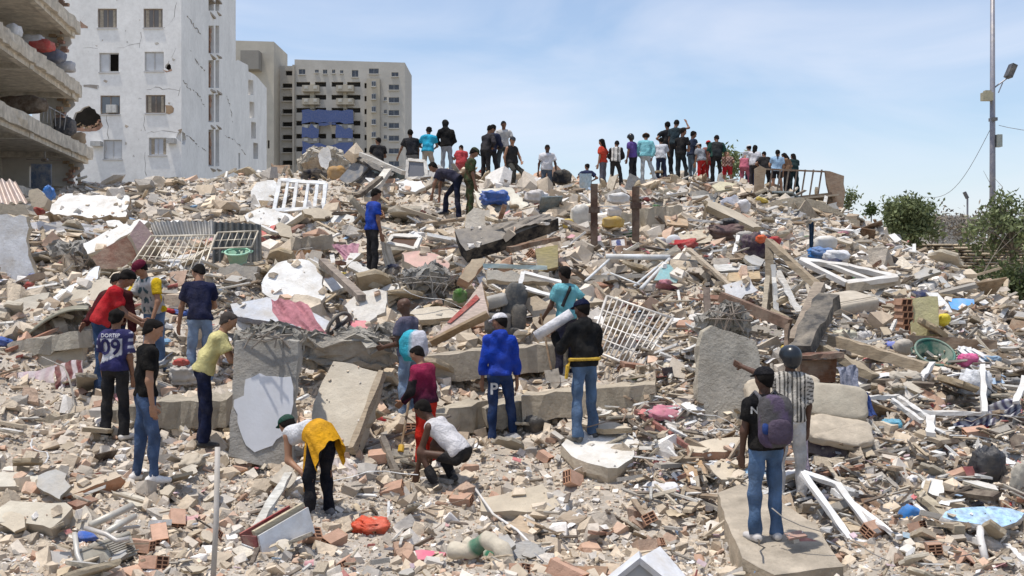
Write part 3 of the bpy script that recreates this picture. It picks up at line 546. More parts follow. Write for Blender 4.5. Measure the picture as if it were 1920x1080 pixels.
# ------------------------------------------------------------------ people: smooth distance fields turned into meshes
_C8 = [(i, j, k) for i in (0, 1) for j in (0, 1) for k in (0, 1)]
_E12 = [(a, b) for a in _C8 for b in _C8 if sum(abs(x-y) for x, y in zip(a, b)) == 1 and a < b]
def snets(f, org, h):
    s = f < 0; nx, ny, nz_ = f.shape
    cnt = sum(s[i:nx-1+i, j:ny-1+j, k:nz_-1+k].astype(np.int8) for i, j, k in _C8); act = (cnt > 0) & (cnt < 8)
    ix = np.full(act.shape, -1, np.int64); ix[act] = np.arange(act.sum()); ijk = np.argwhere(act); acc = np.zeros((len(ijk), 3)); num = np.zeros(len(ijk))
    for a, b in _E12:
        A = ijk+a; B = ijk+b; fa = f[A[:, 0], A[:, 1], A[:, 2]]; fb = f[B[:, 0], B[:, 1], B[:, 2]]; m = (fa < 0) != (fb < 0)
        t = fa[m]/(fa[m]-fb[m]); acc[m] += np.array(a)+t[:, None]*(np.array(b)-np.array(a)); num[m] += 1
    V = np.array(org)+h*(ijk+acc/num[:, None]); Q = []
    for ax in range(3):
        sl = [slice(None)]*3; sh = [slice(None)]*3; sl[ax] = slice(0, -1); sh[ax] = slice(1, None)
        d = s[tuple(sl)] != s[tuple(sh)]; e_ = np.argwhere(d); o1, o2 = [x for x in range(3) if x != ax]
        ok = (e_[:, o1] > 0) & (e_[:, o2] > 0) & (e_[:, o1] < f.shape[o1]-1) & (e_[:, o2] < f.shape[o2]-1); e_ = e_[ok]
        def cell(a, b): c = e_.copy(); c[:, o1] -= a; c[:, o2] -= b; return ix[c[:, 0], c[:, 1], c[:, 2]]
        q = np.stack([cell(0, 0), cell(1, 0), cell(1, 1), cell(0, 1)], 1); neg = s[e_[:, 0], e_[:, 1], e_[:, 2]]
        if ax == 1: neg = ~neg
        q[~neg] = q[~neg][:, ::-1]; Q.append(q)
    Q = np.vstack(Q); return V, Q[(Q >= 0).all(1)]
def cap(a, b, ra, rb=None, cuts=(), inf=0.): return (np.array(a, float), np.array(b, float), ra+inf, (ra if rb is None else rb)+inf, list(cuts))
def field(prims, h, k=.03, cuts=(), fold=0, seed=0, ff=1.):
    lo = np.min([np.minimum(p[0], p[1])-max(p[2], p[3]) for p in prims], 0)-3*h-fold; hi = np.max([np.maximum(p[0], p[1])+max(p[2], p[3]) for p in prims], 0)+3*h+fold
    n = np.ceil((hi-lo)/h).astype(int)+1; f = np.full(n, .5); ax = [lo[i]+h*np.arange(n[i]) for i in range(3)]
    for a, b, ra, rb, cu in prims:
        r = max(ra, rb)+k+2.5*h; l = np.clip(((np.minimum(a, b)-r-lo)/h).astype(int), 0, None); u = np.minimum(((np.maximum(a, b)+r-lo)/h).astype(int)+2, n)
        sl = tuple(slice(x, y) for x, y in zip(l, u)); X = ax[0][sl[0]][:, None, None]; Y = ax[1][sl[1]][None, :, None]; Z = ax[2][sl[2]][None, None, :]
        d = b-a; L2 = max(1e-9, d@d); t = np.clip(((X-a[0])*d[0]+(Y-a[1])*d[1]+(Z-a[2])*d[2])/L2, 0, 1)
        q = np.sqrt((X-a[0]-t*d[0])**2+(Y-a[1]-t*d[1])**2+(Z-a[2]-t*d[2])**2)-(ra+(rb-ra)*t)
        for p0, nn in cu: q = np.maximum(q, (X-p0[0])*nn[0]+(Y-p0[1])*nn[1]+(Z-p0[2])*nn[2])
        g_ = f[sl]; hh = np.clip(k-np.abs(g_-q), 0, None)/k; f[sl] = np.minimum(g_, q)-hh*hh*k*.25
    X, Y, Z = ax[0][:, None, None], ax[1][None, :, None], ax[2][None, None, :]
    if fold:
        s = seed*1.3; f = f+fold*(np.sin(23*ff*Z+9*X+s+2*np.sin(11*Y+s))+.7*np.sin(31*ff*X-19*Z+2*s+1.5*np.sin(13*Y))+.6*np.sin(29*ff*Y+17*Z+3*s))*.5
    for p0, nn in cuts: f = np.maximum(f, (X-p0[0])*nn[0]+(Y-p0[1])*nn[1]+(Z-p0[2])*nn[2])
    return snets(f, lo, h)
SK = {'d': (.085, .042, .026), 'm': (.31, .165, .10), 'b': (.20, .10, .06), 'l': (.40, .23, .15)}
def hand(w, d, pn, side, curl, h):
    """palm and five fingers; w wrist, d direction, pn palm normal, side = thumb direction"""
    d = nrm(d); pn = nrm(np.array(pn)-d*np.dot(pn, d)); sd = nrm(np.cross(d, pn)); sd = sd if np.dot(sd, side) > 0 else -sd
    pr = [cap(w-d*.03, w+d*.02, .024, .024), cap(w+d*.02+sd*.022, w+d*.085+sd*.028, .017, .014), cap(w+d*.02-sd*.018, w+d*.08-sd*.028, .017, .013), cap(w+d*.03, w+d*.085, .018, .015)]
    for o, ln in ((.031, .074), (.011, .083), (-.010, .077), (-.030, .060)):
        a = w+d*.088+sd*o; c1, c2 = .35*curl, 1.0*curl; b = a+(d*math.cos(c1)+pn*math.sin(c1))*ln*.5; c = b+(d*math.cos(c2)+pn*math.sin(c2))*ln*.5
        pr += [cap(a, b, .0098, .009), cap(b, c, .009, .0075)]
    a = w+d*.035+sd*.03; b = a+nrm(d*.6+sd*.65+pn*.25)*.04; pr += [cap(a, b, .013, .011), cap(b, b+nrm(d*.9+sd*.2+pn*.35)*.034, .011, .009)]
    return field(pr, h, .006)
PEOPLE = []
def person(label, px, py, D, ht=1.72, yaw=0, lean=4, lean2=None, side=0, head=(0, 0), skin='b', top='tee', tcol=(.5, .5, .5), bcol=(.05, .06, .10), shoe=(.1, .1, .1), hair='short', hcol=(.012, .01, .009),
           capcol=(.5, .5, .5), ra=None, la=None, rl=None, ll=None, far=False, bottom='long', twist=0, curl=.5, sleeve=None, paint=None, belt=None, seed=None, slim=1., dz=0, fit=1., tpaint=None, bpaint=None):
    """ra/la: (upper arm, forearm) directions, rl/ll: (thigh, shin) directions in the person's own axes: x right, y ahead, z up"""
    seed = seed if seed is not None else len(PEOPLE); sc = ht/1.72; h = .017 if not far else .026; hh = .0085 if not far else .013
    org = P(px, py, D)+np.array([0, 0, dz]); Z = np.array([0, 0, 1.]); rs = np.random.RandomState(seed+5)
    ra = ra or ((.16, .03, -1), (.04, .22, -1)); la = la or ((-.16, .03, -1), (-.04, .22, -1)); rl = rl or ((.07, .03, -1), (.03, -.05, -1)); ll = ll or ((-.07, .03, -1), (-.03, -.05, -1))
    T, S, U, A = .43*sc, .40*sc, .29*sc, .255*sc
    hipR, hipL = np.array([.085, 0, 0]), np.array([-.085, 0, 0]); kR = hipR+nrm(rl[0])*T; aR = kR+nrm(rl[1])*S; kL = hipL+nrm(ll[0])*T; aL = kL+nrm(ll[1])*S
    low = min(aR[2], aL[2]); mid = (aR+aL)/2; off = np.array([-mid[0], -mid[1], -low+.075]); hipR, hipL, kR, kL, aR, aL = (v+off for v in (hipR, hipL, kR, kL, aR, aL))
    pel = (hipR+hipL)/2+np.array([0, 0, .06]); l1 = R(lean); l2 = R(lean2 if lean2 is not None else lean*1.25); sd = R(side)
    d1 = np.array([math.sin(sd), math.sin(l1), math.cos(l1)]); d1 = nrm(d1); d2 = nrm(np.array([math.sin(sd), math.sin(l2), math.cos(l2)])); tw = R(twist)
    rx = np.array([math.cos(tw), math.sin(tw), 0]); waist = pel+d1*.17*sc; chest = waist+d2*.24*sc; nb = chest+d2*.115*sc; fx = nrm(np.cross(d2, rx)); fx = fx if fx[1]*math.cos(tw)+1e-6 > 0 or abs(l2) > 1.2 else fx
    fx = nrm(np.cross(Z if abs(l2) < .01 else d2, rx)); fwd = fx if np.dot(fx, np.array([-math.sin(tw), math.cos(tw), 0]))*math.cos(l2)-d2[2]*0 > -2 else -fx
    sR = chest+d2*.022*sc+rx*.165*sc*slim; sL = chest+d2*.022*sc-rx*.165*sc*slim
    eR = sR+nrm(ra[0])*U; wR = eR+nrm(ra[1])*A; eL = sL+nrm(la[0])*U; wL = eL+nrm(la[1])*A
    hp, hy = R(head[0])+l2*.55, R(head[1]); hd = np.array([math.sin(sd)*.5, math.sin(hp), math.cos(hp)]); hc = nb+nrm(d2*.6+hd*.6)*.052*sc+hd*.10*sc
    fy = np.array([-math.sin(hy+tw), math.cos(hy+tw), 0]); fy = nrm(fy*math.cos(hp)-Z*math.sin(hp)); hz = nrm(hd-fy*np.dot(hd, fy)); hx = np.cross(fy, hz)
    W = lambda x, y, z: hc+sc*(hx*x+fy*y+hz*z)
    c, s = math.cos(R(yaw)), math.sin(R(yaw)); RM = np.array([[c, -s, 0], [s, c, 0], [0, 0, 1]]); tow = lambda v: v@RM.T+org
    root = thing('person', label, 'person', tuple(org)); m = slim
    # ---- body
    lt = .82 if bottom == 'long' else 1.
    body = [cap(hipR, kR, .070*lt, .052*lt), cap(kR, aR, .05*lt, .036), cap(hipL, kL, .070*lt, .052*lt), cap(kL, aL, .05*lt, .036), cap(pel-rx*.05, pel+rx*.05, .075*m), cap(pel-rx*.045, waist-rx*.045, .075*m, .072*m), cap(pel+rx*.045, waist+rx*.045, .075*m, .072*m),
            cap(waist-rx*.045, chest-rx*.075, .075*m, .08), cap(waist+rx*.045, chest+rx*.075, .075*m, .08), cap(chest+d2*.035-rx*.10, chest+d2*.035+rx*.10, .045), cap(nb-d2*.03, sR, .036, .036), cap(nb-d2*.03, sL, .036, .036), cap(nb-d2*.05, hc-hd*.03, .055, .052),
            cap(sR, eR, .045, .038), cap(eR, wR, .038 if top != 'long' and top != 'hood' else .03, .027), cap(sL, eL, .045, .038), cap(eL, wL, .038 if top != 'long' and top != 'hood' else .03, .027), cap(hc-hz*.02, hc+hz*.02, .07), cap(aR, aR+np.array([0, .08, -.03]), .034, .03), cap(aL, aL+np.array([0, .08, -.03]), .034, .03)]
    Vb, Fb = field(body, h, .035)
    hp_ = [cap(W(0, -.028, .034), W(0, .016, .036), .079*sc, .077*sc), cap(W(0, .028, .0), W(0, .036, -.070), .062*sc, .042*sc), cap(W(-.03, .012, -.03), W(-.026, .022, -.062), .04*sc, .034*sc), cap(W(.03, .012, -.03), W(.026, .022, -.062), .04*sc, .034*sc),
           cap(W(0, .084, .012), W(0, .103, -.022), .009*sc, .014*sc), cap(W(-.032, .077, .026), W(.032, .077, .026), .014*sc), cap(W(-.016, .079, -.052), W(.016, .079, -.052), .0095*sc), cap(W(.079, -.004, .012), W(.077, -.006, -.02), .013*sc, .011*sc), cap(W(-.079, -.004, .012), W(-.077, -.006, -.02), .013*sc, .011*sc),
           cap(nb-d2*.02, W(0, -.02, -.04), .054*sc, .052*sc), cap(W(-.045, .045, -.012), W(-.04, .05, -.03), .026*sc, .022*sc), cap(W(.045, .045, -.012), W(.04, .05, -.03), .026*sc, .022*sc)]
    Vh, Fh = field(hp_, hh, .018)
    def pn_of(w_, e_, sg): fd = nrm(w_-e_); return nrm(np.array([-sg*.8, .5, 0])-fd*np.dot(np.array([-sg*.8, .5, 0]), fd)), fd
    pR, fR = pn_of(wR, eR, 1); pL, fL = pn_of(wL, eL, -1); hs_ = .0062 if not far else .0085
    VR, FR_ = hand(wR, fR, pR, np.array([0, 1, .2]), curl, hs_); VL, FL_ = hand(wL, fL, pL, np.array([0, 1, .2]), curl, hs_)
    sk = np.array(SK[skin]) if isinstance(skin, str) else np.array(skin); Vs = [Vb, Vh, VR, VL]; Fs = []; n0 = 0
    for v_, f_ in zip(Vs, (Fb, Fh, FR_, FL_)): Fs.append(f_+n0); n0 += len(v_)
    Va = np.vstack(Vs); colr = np.tile(sk, (len(Va), 1)); q = (Va-hc)/sc; lx_ = q@hx; ly_ = q@fy; lz_ = q@hz
    colr[(np.abs(lx_) < .022) & (ly_ > .06) & (np.abs(lz_+.052) < .010)] *= np.array([1.0, .62, .6]); colr[(np.abs(np.abs(lx_)-.032) < .018) & (ly_ > .06) & (np.abs(lz_-.024) < .006)] *= .25
    add('body', tow(Va), np.vstack(Fs), M_skin, colr, root=root, smooth=True)
    if not far:
        for sg in (-1, 1): add('eye', *[tow(superell(W(sg*.031, .0775, .006), hx*.013, fy*.008, hz*.007, 1, 8, 6)[0]), superell((0, 0, 0), (1, 0, 0), (0, 1, 0), (0, 0, 1), 1, 8, 6)[1]], M_skin, (.02, .015, .012), root=root, smooth=True)
    # ---- hair and headgear
    hn = nrm(fy*.75-hz*.66); p0 = W(0, .070, .080)
    def put(nm, prims, k, mat, col, hres=None, **kw):
        v_, f_ = field(prims, hres or h, k, **kw)
        return add(nm, tow(v_), f_, mat, col(v_) if callable(col) else col, root=root, smooth=True)
    if hair in ('short', 'long', 'tail', 'buzz', 'curly'):
        inf = {'short': .0055, 'long': .012, 'tail': .008, 'buzz': .0035, 'curly': .013}[hair]
        pr = [cap(W(0, -.03, .036), W(0, .018, .038), .079*sc, .077*sc, [(p0, hn)], inf), cap(W(-.045, -.025, -.0), W(.045, -.025, .0), .045*sc, None, [(p0, hn)], inf), cap(W(0, -.05, -.005), W(0, -.042, -.055), .056*sc, .05*sc, [(p0, hn)], inf)]
        if hair == 'long': pr += [cap(W(0, -.05, 0), W(0, -.085, -.20), .07, .05), cap(W(.06, -.03, 0), W(.06, -.06, -.16), .035, .03), cap(W(-.06, -.03, 0), W(-.06, -.06, -.16), .035, .03)]
        if hair == 'tail': pr += [cap(W(0, -.09, .04), W(0, -.125, -.02), .028, .024), cap(W(0, -.125, -.02), W(0, -.115, -.28), .025, .012)]
        put('hair', pr, .010, M_hair, hcol, hh*.9, fold=.0025 if hair != 'curly' else .007, seed=seed, ff=3)
    if hair in ('cap', 'capback', 'bucket'):
        pr = [cap(W(0, -.03, .036), W(0, .018, .038), .079*sc, .077*sc, [(p0, hn)], .005), cap(W(-.045, -.025, -.0), W(.045, -.025, .0), .045*sc, None, [(p0, hn)], .006), cap(W(0, -.05, -.005), W(0, -.042, -.055), .056*sc, .05*sc, [(p0, hn)], .005)]; put('hair', pr, .02, M_hair, hcol, hh)
        cz = W(0, 0, .045); pr = [cap(W(0, -.026, .042), W(0, .016, .044), .081*sc, .079*sc, [(cz, -hz)], .011), cap(W(0, 0, .128), W(0, 0, .131), .008)]; sg = 1 if hair == 'cap' else -1
        if hair == 'bucket': pr += [cap(W(.115*math.cos(a), .125*math.sin(a), .045), W(.115*math.cos(a+.5), .125*math.sin(a+.5), .045), .018) for a in np.arange(0, 6.3, .5)]
        put('cap_crown', pr, .008, M_cloth, capcol, hh)
        if hair != 'bucket': put('cap_visor', [cap(W(x*.8, sg*.085, .052), W(x, sg*(.158-abs(x)*.5), .040), .009) for x in (-.055, -.036, -.018, 0, .018, .036, .055)], .014, M_cloth, capcol, hh*.8)
    if hair == 'helmet':
        put('helmet', [cap(W(0, -.028, .036), W(0, .016, .038), .08*sc, .078*sc, [(W(0, .05, .01), nrm(fy*.5-hz*.85))], .035), cap(W(0, -.03, .0), W(0, -.03, -.02), .085*sc, .08*sc, [(W(0, .05, .01), nrm(fy*.75-hz*.65))], .026)], .02, M_gloss, capcol, hh)
    # ---- clothes
    loose = .016*fit; tb = lambda v_: v_
    tor = [cap(pel-rx*.05, pel+rx*.05, .108*m, None, (), loose), cap(pel-rx*.045, waist-rx*.045, .104*m, .096*m, (), loose), cap(pel+rx*.045, waist+rx*.045, .104*m, .096*m, (), loose), cap(waist-rx*.045, chest-rx*.075, .093*m, .097, (), loose), cap(waist+rx*.045, chest+rx*.075, .093*m, .097, (), loose)]
    hem = (pel-d1*(.035 if top != 'long_hem' else .12), -d1); neck = (nb+d2*.005, d2)
    if top == 'tank':
        prims = tor+[cap(chest+rx*.075, sR-rx*.075+d2*.03, .075, .03, (), loose*.6), cap(chest-rx*.075, sL+rx*.075+d2*.03, .075, .03, (), loose*.6)]
    else:
        prims = tor+[cap(chest+d2*.03-rx*.10, chest+d2*.03+rx*.10, .058, None, (), loose), cap(nb-d2*.045, sR, .045, .047, (), loose), cap(nb-d2*.045, sL, .045, .047, (), loose), cap(nb-d2*.04, nb, .07, .066)]
        tt = sleeve if sleeve is not None else (.62 if top == 'tee' else 2)
        for s_, e_, w_ in ((sR, eR, wR), (sL, eL, wL)):
            d_ = nrm(e_-s_)
            if tt <= 1: ce = s_+(e_-s_)*tt; prims.append(cap(s_, ce+d_*.03, .056, .055, [(ce, d_)], loose*1.1))
            else: dw = nrm(w_-e_); prims += [cap(s_, e_, .056, .046, (), loose), cap(e_, w_, .045, .036, [(w_-dw*.01, dw)], loose)]
        if top in ('hood', 'hoodup'): prims += [cap(nb-fwd*.05-rx*.05, nb-fwd*.05+rx*.05, .06), cap(nb-fwd*.07-d2*.05, nb-fwd*.06, .06)]
    put('tank_top' if top == 'tank' else 'jacket' if top in ('hood', 'hoodup', 'long') else 'shirt', prims, .028, M_cloth, (lambda v_: tpaint(v_, dict(pel=pel, waist=waist, chest=chest, nb=nb, rx=rx, d2=d2, fwd=fwd, sR=sR, sL=sL, eR=eR, eL=eL, wR=wR, wL=wL))) if tpaint else tcol, cuts=[hem]+([neck] if top not in ('hood', 'hoodup') else []), fold=.014, seed=seed)
    if top == 'hoodup': put('hood', [cap(W(0, -.03, .036), W(0, .02, .036), .081, .079, [(W(0, .06, 0), fy)], .022), cap(W(0, -.03, -.03), nb, .085, .08, [(W(0, .05, 0), fy)])], .03, M_cloth, tcol, hh, fold=.004)
    lg = 1.0 if bottom == 'long' else .0; pr = [cap(pel-rx*.05, pel+rx*.05, .108*m, None, (), .009), cap(hipR, pel+rx*.04, .082, .09), cap(hipL, pel-rx*.04, .082, .09)]
    for hp0, k_, a_ in ((hipR, kR, aR), (hipL, kL, aL)):
        if bottom == 'long': dd = nrm(a_-k_); pr += [cap(hp0, k_, .086, .064), cap(k_, a_+dd*.02, .064, .056*fit, [(a_+dd*.015, dd)])]
        else: dd = nrm(k_-hp0); f2 = .95 if bottom == 'shorts' else .55; ce = hp0+(k_-hp0)*f2; pr.append(cap(hp0, ce+dd*.02, .09, .078, [(ce, dd)]))
    put('trousers' if bottom == 'long' else 'shorts', pr, .022, M_cloth, (lambda v_: bpaint(v_, dict(pel=pel, hipR=hipR, hipL=hipL, kR=kR, kL=kL, rx=rx))) if bpaint else bcol, cuts=[(pel+d1*.085, d1)], fold=.012, seed=seed+3)
    for a_, k_, sg in ((aR, kR, 1), (aL, kL, -1)):
        fd = np.array([sg*.18, 1, 0]); fd = nrm(fd); bt = a_[2]-.072
        put('shoe', [cap(a_+np.array([0, 0, -.03])-fd*.045, a_+np.array([0, 0, -.035])+fd*.06, .043, .042), cap(a_+fd*.06+np.array([0, 0, -.035]), a_+fd*.155+np.array([0, 0, -.042]), .042, .034), cap(a_, a_+np.array([0, 0, .03]), .046)], .02, M_plas, lambda v_, bt=bt: np.where(v_[:, 2:3] < bt+.022, np.array([[.5, .5, .5]]) if sum(shoe) > .6 else np.array([[.06, .06, .06]]), np.array([shoe])), .011 if not far else .02, cuts=[((0, 0, bt), (0, 0, -1))])
    info = dict(org=org, RM=RM, tow=tow, pel=tow(pel), waist=tow(waist), chest=tow(chest), nb=tow(nb), hc=tow(hc), sR=tow(sR), sL=tow(sL), wR=tow(wR), wL=tow(wL), hR=tow(wR+fR*.09), hL=tow(wL+fL*.09), fwd=RM@fwd, rx=RM@rx, d2=RM@d2, d1=RM@d1, root=root, hipR=tow(hipR), kR=tow(kR))
    PEOPLE.append(info); return info
def stripes_v(c1, c2, n=34):
    def f(v, q):
        u = (v-q['chest'])@q['rx']; arm = np.abs(u) > .17; t = np.where(arm, (v[:, 2]+.3*u), u); return np.where((np.sin(t*n*6.28/1.) > .45)[:, None], np.array(c2), np.array(c1))
    return f
def yellow_sleeves(v, q):
    u = np.abs((v-q['chest'])@q['rx']); f = (v-q['chest'])@q['fwd']; z = (v-q['waist'])@q['d2']; c = np.tile((.62, .60, .58), (len(v), 1)); pr = (u < .10) & (f > 0) & (np.sin(z*40)+np.sin(u*60+z*25) > .4); c[pr] = (.07, .13, .15); c[u > .165] = (.75, .50, .02); return c
def jersey(v, q):
    z = (v-q['waist'])@q['d2']; u = (v-q['chest'])@q['rx']; f = (v-q['chest'])@q['fwd']; c = np.tile((.035, .035, .12), (len(v), 1)); c[(z > -.02+.4*(u-.05)) & (z < .21) & (np.abs(u) < .135) & (f < .02)] = (.66, .66, .70); c[(np.abs(u) > .2) & (np.sin(z*70) > .6)] = (.5, .5, .6); return c
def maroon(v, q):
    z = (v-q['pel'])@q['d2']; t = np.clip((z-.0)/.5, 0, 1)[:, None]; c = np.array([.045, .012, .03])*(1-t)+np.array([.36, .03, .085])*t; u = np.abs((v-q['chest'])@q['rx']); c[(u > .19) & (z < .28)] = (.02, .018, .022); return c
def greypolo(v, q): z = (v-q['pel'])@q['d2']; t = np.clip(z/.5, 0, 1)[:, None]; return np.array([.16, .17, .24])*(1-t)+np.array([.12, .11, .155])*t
def camo(v, q): s = np.sin(v[:, 0]*37+np.sin(v[:, 2]*29))+np.sin(v[:, 1]*41+v[:, 2]*23); return np.where((s > .5)[:, None], np.array([.035, .045, .022]), np.where((s < -.6)[:, None], np.array([.07, .05, .03]), np.array([.05, .07, .032])))
def denim(base):
    base = np.array(base)
    def f(v, q): s = .5+.5*np.sin(v[:, 0]*21+seedless(v)); return base*(.8+.45*s[:, None])
    return f
def seedless(v): return 3*np.sin(v[:, 2]*7)+2*np.sin(v[:, 1]*13)
def green_sleeve(v, q): u = np.abs((v-q['chest'])@q['rx']); return np.where((u > .19)[:, None], np.array([.02, .07, .06]), np.array([.025, .03, .034]))
def vest_black(v, q): u = np.abs((v-q['chest'])@q['rx']); return np.where(((u > .15) | (np.abs(u-.07) < .02))[:, None], np.array([.02, .02, .02]), np.array([.6, .58, .55]))
def pattern(v, q): return np.where((np.sin(v[:, 0]*60)*np.sin(v[:, 2]*55) > .15)[:, None], np.array([.45, .3, .25]), np.array([.14, .07, .06]))
JL, JM, JD, BK = (.20, .27, .38), (.055, .09, .17), (.025, .035, .08), (.022, .022, .025)
DN = ((.12, .05, -1), (.02, .18, -1)); DNL = ((-.12, .05, -1), (-.02, .18, -1))
# near and middle distance
q = person('young man in black polo and blue jeans with white trainers looking down', 272, 905, 11.3, 1.70, yaw=-62, lean=3, head=(20, -8), skin='m', tcol=(.010, .010, .011), bpaint=denim(JM), shoe=(.7, .68, .66), fit=.8, ra=((.14, -.06, -1), (.0, .12, -1)), la=((-.12, .02, -1), (.10, .25, -1)), rl=((.10, .16, -1), (.02, -.02, -1)), ll=((-.10, -.06, -1), (-.02, -.10, -1)), slim=.93); P_polo = q
P_09 = person('boy with number 09 on the back of his navy and white jersey', 215, 825, 13.3, 1.58, yaw=-8, lean=2, head=(12, 0), skin='b', tpaint=jersey, top='tee', sleeve=.8, bcol=BK, shoe=(.7, .68, .66), hair='curly', fit=1.3, slim=.95)
person('man in a red t-shirt bending over with his head down', 186, 738, 14.5, 1.74, yaw=-68, lean=22, lean2=30, head=(30, 0), skin='b', tcol=(.46, .020, .028), bpaint=denim((.03, .06, .13)), shoe=BK, fit=1.35, ra=((.1, .35, -1), (-.1, .8, -.5)), la=((-.1, .45, -1), (.2, .8, -.4)), hair='curly')
person('person in dark red leaning in behind the man in red', 212, 728, 15.4, 1.72, yaw=-150, lean=24, lean2=34, head=(15, 20), skin='b', top='long', tcol=(.07, .014, .016), bcol=JD, ra=((.45, .5, -.7), (.6, .5, -.6)))
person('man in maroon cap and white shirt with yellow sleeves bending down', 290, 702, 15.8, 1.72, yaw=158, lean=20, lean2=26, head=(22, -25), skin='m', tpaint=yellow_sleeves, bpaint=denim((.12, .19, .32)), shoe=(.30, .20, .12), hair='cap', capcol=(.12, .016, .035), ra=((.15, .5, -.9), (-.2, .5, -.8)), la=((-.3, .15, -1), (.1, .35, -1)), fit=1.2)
person('man in navy shirt and pale jeans seen from behind leaning left', 375, 726, 15.4, 1.78, yaw=22, lean=10, lean2=16, head=(25, 30), skin='m', tcol=(.016, .020, .055), bpaint=denim(JL), shoe=(.3, .3, .3), hair='buzz', la=((-.25, .25, -1), (-.1, .3, -1)), ra=((.2, .4, -.9), (-.2, .9, -.2)), fit=1.2)
P_yel = person('balding man in pale yellow shirt reaching out to the leaning column', 381, 838, 13.2, 1.70, yaw=-72, lean=20, lean2=30, head=(10, 0), skin='m', tcol=(.62, .56, .26), bcol=(.014, .018, .045), shoe=BK, hair='buzz', hcol=(.06, .05, .045), la=((.05, .55, -.8), (.1, 1, -.35)), ra=((.1, .45, -.85), (.0, 1, -.22)), rl=((.08, .10, -1), (.02, -.10, -1)), fit=1.25)
P_bend = person('person in white vest bent double with yellow jacket round waist', 600, 972, 11.3, 1.56, yaw=52, lean=74, lean2=106, head=(-30, 0), skin='m', top='tank', tcol=(.70, .70, .72), bcol=(.010, .012, .020), shoe=(.05, .06, .08), hair='cap', capcol=(.015, .06, .045), ra=((.04, -.15, -1), (.0, -.9, -.35)), la=((-.04, -.1, -1), (-.0, -.85, -.4)), rl=((.09, .14, -1), (.03, -.10, -1)), ll=((-.09, .14, -1), (-.03, -.10, -1)), slim=.9)
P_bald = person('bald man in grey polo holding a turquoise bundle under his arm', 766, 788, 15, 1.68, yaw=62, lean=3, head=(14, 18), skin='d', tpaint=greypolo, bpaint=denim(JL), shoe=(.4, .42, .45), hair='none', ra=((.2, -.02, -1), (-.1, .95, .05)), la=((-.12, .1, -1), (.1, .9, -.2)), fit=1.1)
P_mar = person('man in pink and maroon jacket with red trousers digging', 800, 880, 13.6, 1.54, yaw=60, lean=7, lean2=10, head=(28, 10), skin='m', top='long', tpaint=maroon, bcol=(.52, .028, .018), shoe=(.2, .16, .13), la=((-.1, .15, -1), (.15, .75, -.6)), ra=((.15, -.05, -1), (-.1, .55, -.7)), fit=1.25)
P_crouch = person('man in white vest squatting and reaching to the ground', 832, 914, 12.6, 1.72, yaw=66, lean=42, lean2=52, head=(8, 0), skin='d', top='tank', tcol=(.68, .66, .67), bcol=BK, shoe=BK, hair='buzz', rl=((.25, .95, .16), (.0, -.62, -1)), ll=((-.25, .95, .1), (0, -.55, -1)), ra=((.05, .45, -1), (.0, .25, -1)), la=((-.05, .35, -1), (.0, .2, -1)), curl=.8)
P_blue = person('man in bright blue hoodie and white cap seen from behind', 943, 832, 14.6, 1.74, yaw=6, lean=2, head=(10, 62), skin='b', top='hood', tcol=(.016, .055, .40), bpaint=denim((.022, .045, .12)), shoe=(.3, .3, .32), hair='cap', capcol=(.72, .70, .72), ra=((.2, .0, -1), (.05, .12, -1)), la=((-.2, .0, -1), (-.05, .12, -1)), rl=((.16, .10, -1), (.10, -.04, -1)), ll=((-.04, .0, -1), (-.02, -.02, -1)), sleeve=1.72)
P_teal = person('man in pale turquoise shirt leaning on a shovel', 1062, 712, 16.5, 1.72, yaw=28, lean=3, head=(5, 15), skin='d', tcol=(.16, .44, .50), bcol=(.03, .03, .05), shoe=BK, la=((-.25, .3, -1), (-.1, .8, -.75)), ra=((.65, -.25, -.75), (-.2, .5, -.6)), slim=.92)
P_roll = person('man in black jacket and navy cap carrying a white roll', 1098, 826, 13.6, 1.76, yaw=28, lean=3, head=(12, 20), skin='d', top='hood', tcol=(.013, .014, .016), bpaint=denim((.09, .15, .25)), shoe=(.045, .05, .055), hair='cap', capcol=(.010, .014, .04), la=((-.25, .35, -.8), (-.05, .7, .8)), ra=((.2, .15, -1), (-.3, .6, -.4)), rl=((.14, .16, -1), (.02, -.10, -1)), ll=((-.10, -.05, -1), (-.05, -.12, -1)), fit=1.35, slim=1.08)
person('man in royal blue t-shirt and black trousers standing mid slope', 697, 521, 20.6, 1.70, yaw=-58, lean=3, head=(22, 0), skin='b', tcol=(.012, .05, .33), bcol=BK, shoe=BK, fit=1.1)
person('man in green camouflage uniform and cap looking down', 880, 416, 25, 1.72, yaw=-78, lean=3, head=(34, 0), skin='b', tpaint=camo, sleeve=.8, bpaint=camo, shoe=BK, hair='cap', capcol=(.03, .045, .025), fit=1.2)
person('man in dark navy bending forward with one foot up on debris', 848, 413, 25.2, 1.74, yaw=80, lean=58, lean2=76, head=(-5, 0), skin='b', tcol=(.035, .035, .06), bcol=(.016, .02, .04), shoe=BK, hair='short', ra=((.1, .25, -1), (0, .05, -1)), la=((-.1, .4, -1), (0, .2, -1)), rl=((.12, .75, -.7), (.02, .02, -1)), ll=((-.06, -.05, -1), (-.02, -.1, -1)), fit=1.2)
P_pack = person('young man in dark cap and black shirt wearing a backpack', 1436, 1014, 10.4, 1.64, yaw=12, lean=2, head=(6, 22), skin='d', tcol=(.012, .012, .014), bpaint=denim((.09, .155, .27)), shoe=(.6, .58, .57), hair='cap', capcol=(.012, .013, .018), ra=((.22, .05, -1), (.0, .25, -1)), la=((-.2, .05, -1), (.05, .3, -1)), rl=((.05, .04, -1), (.03, -.03, -1)), ll=((-.07, .0, -1), (.0, -.03, -1)), fit=1.1)
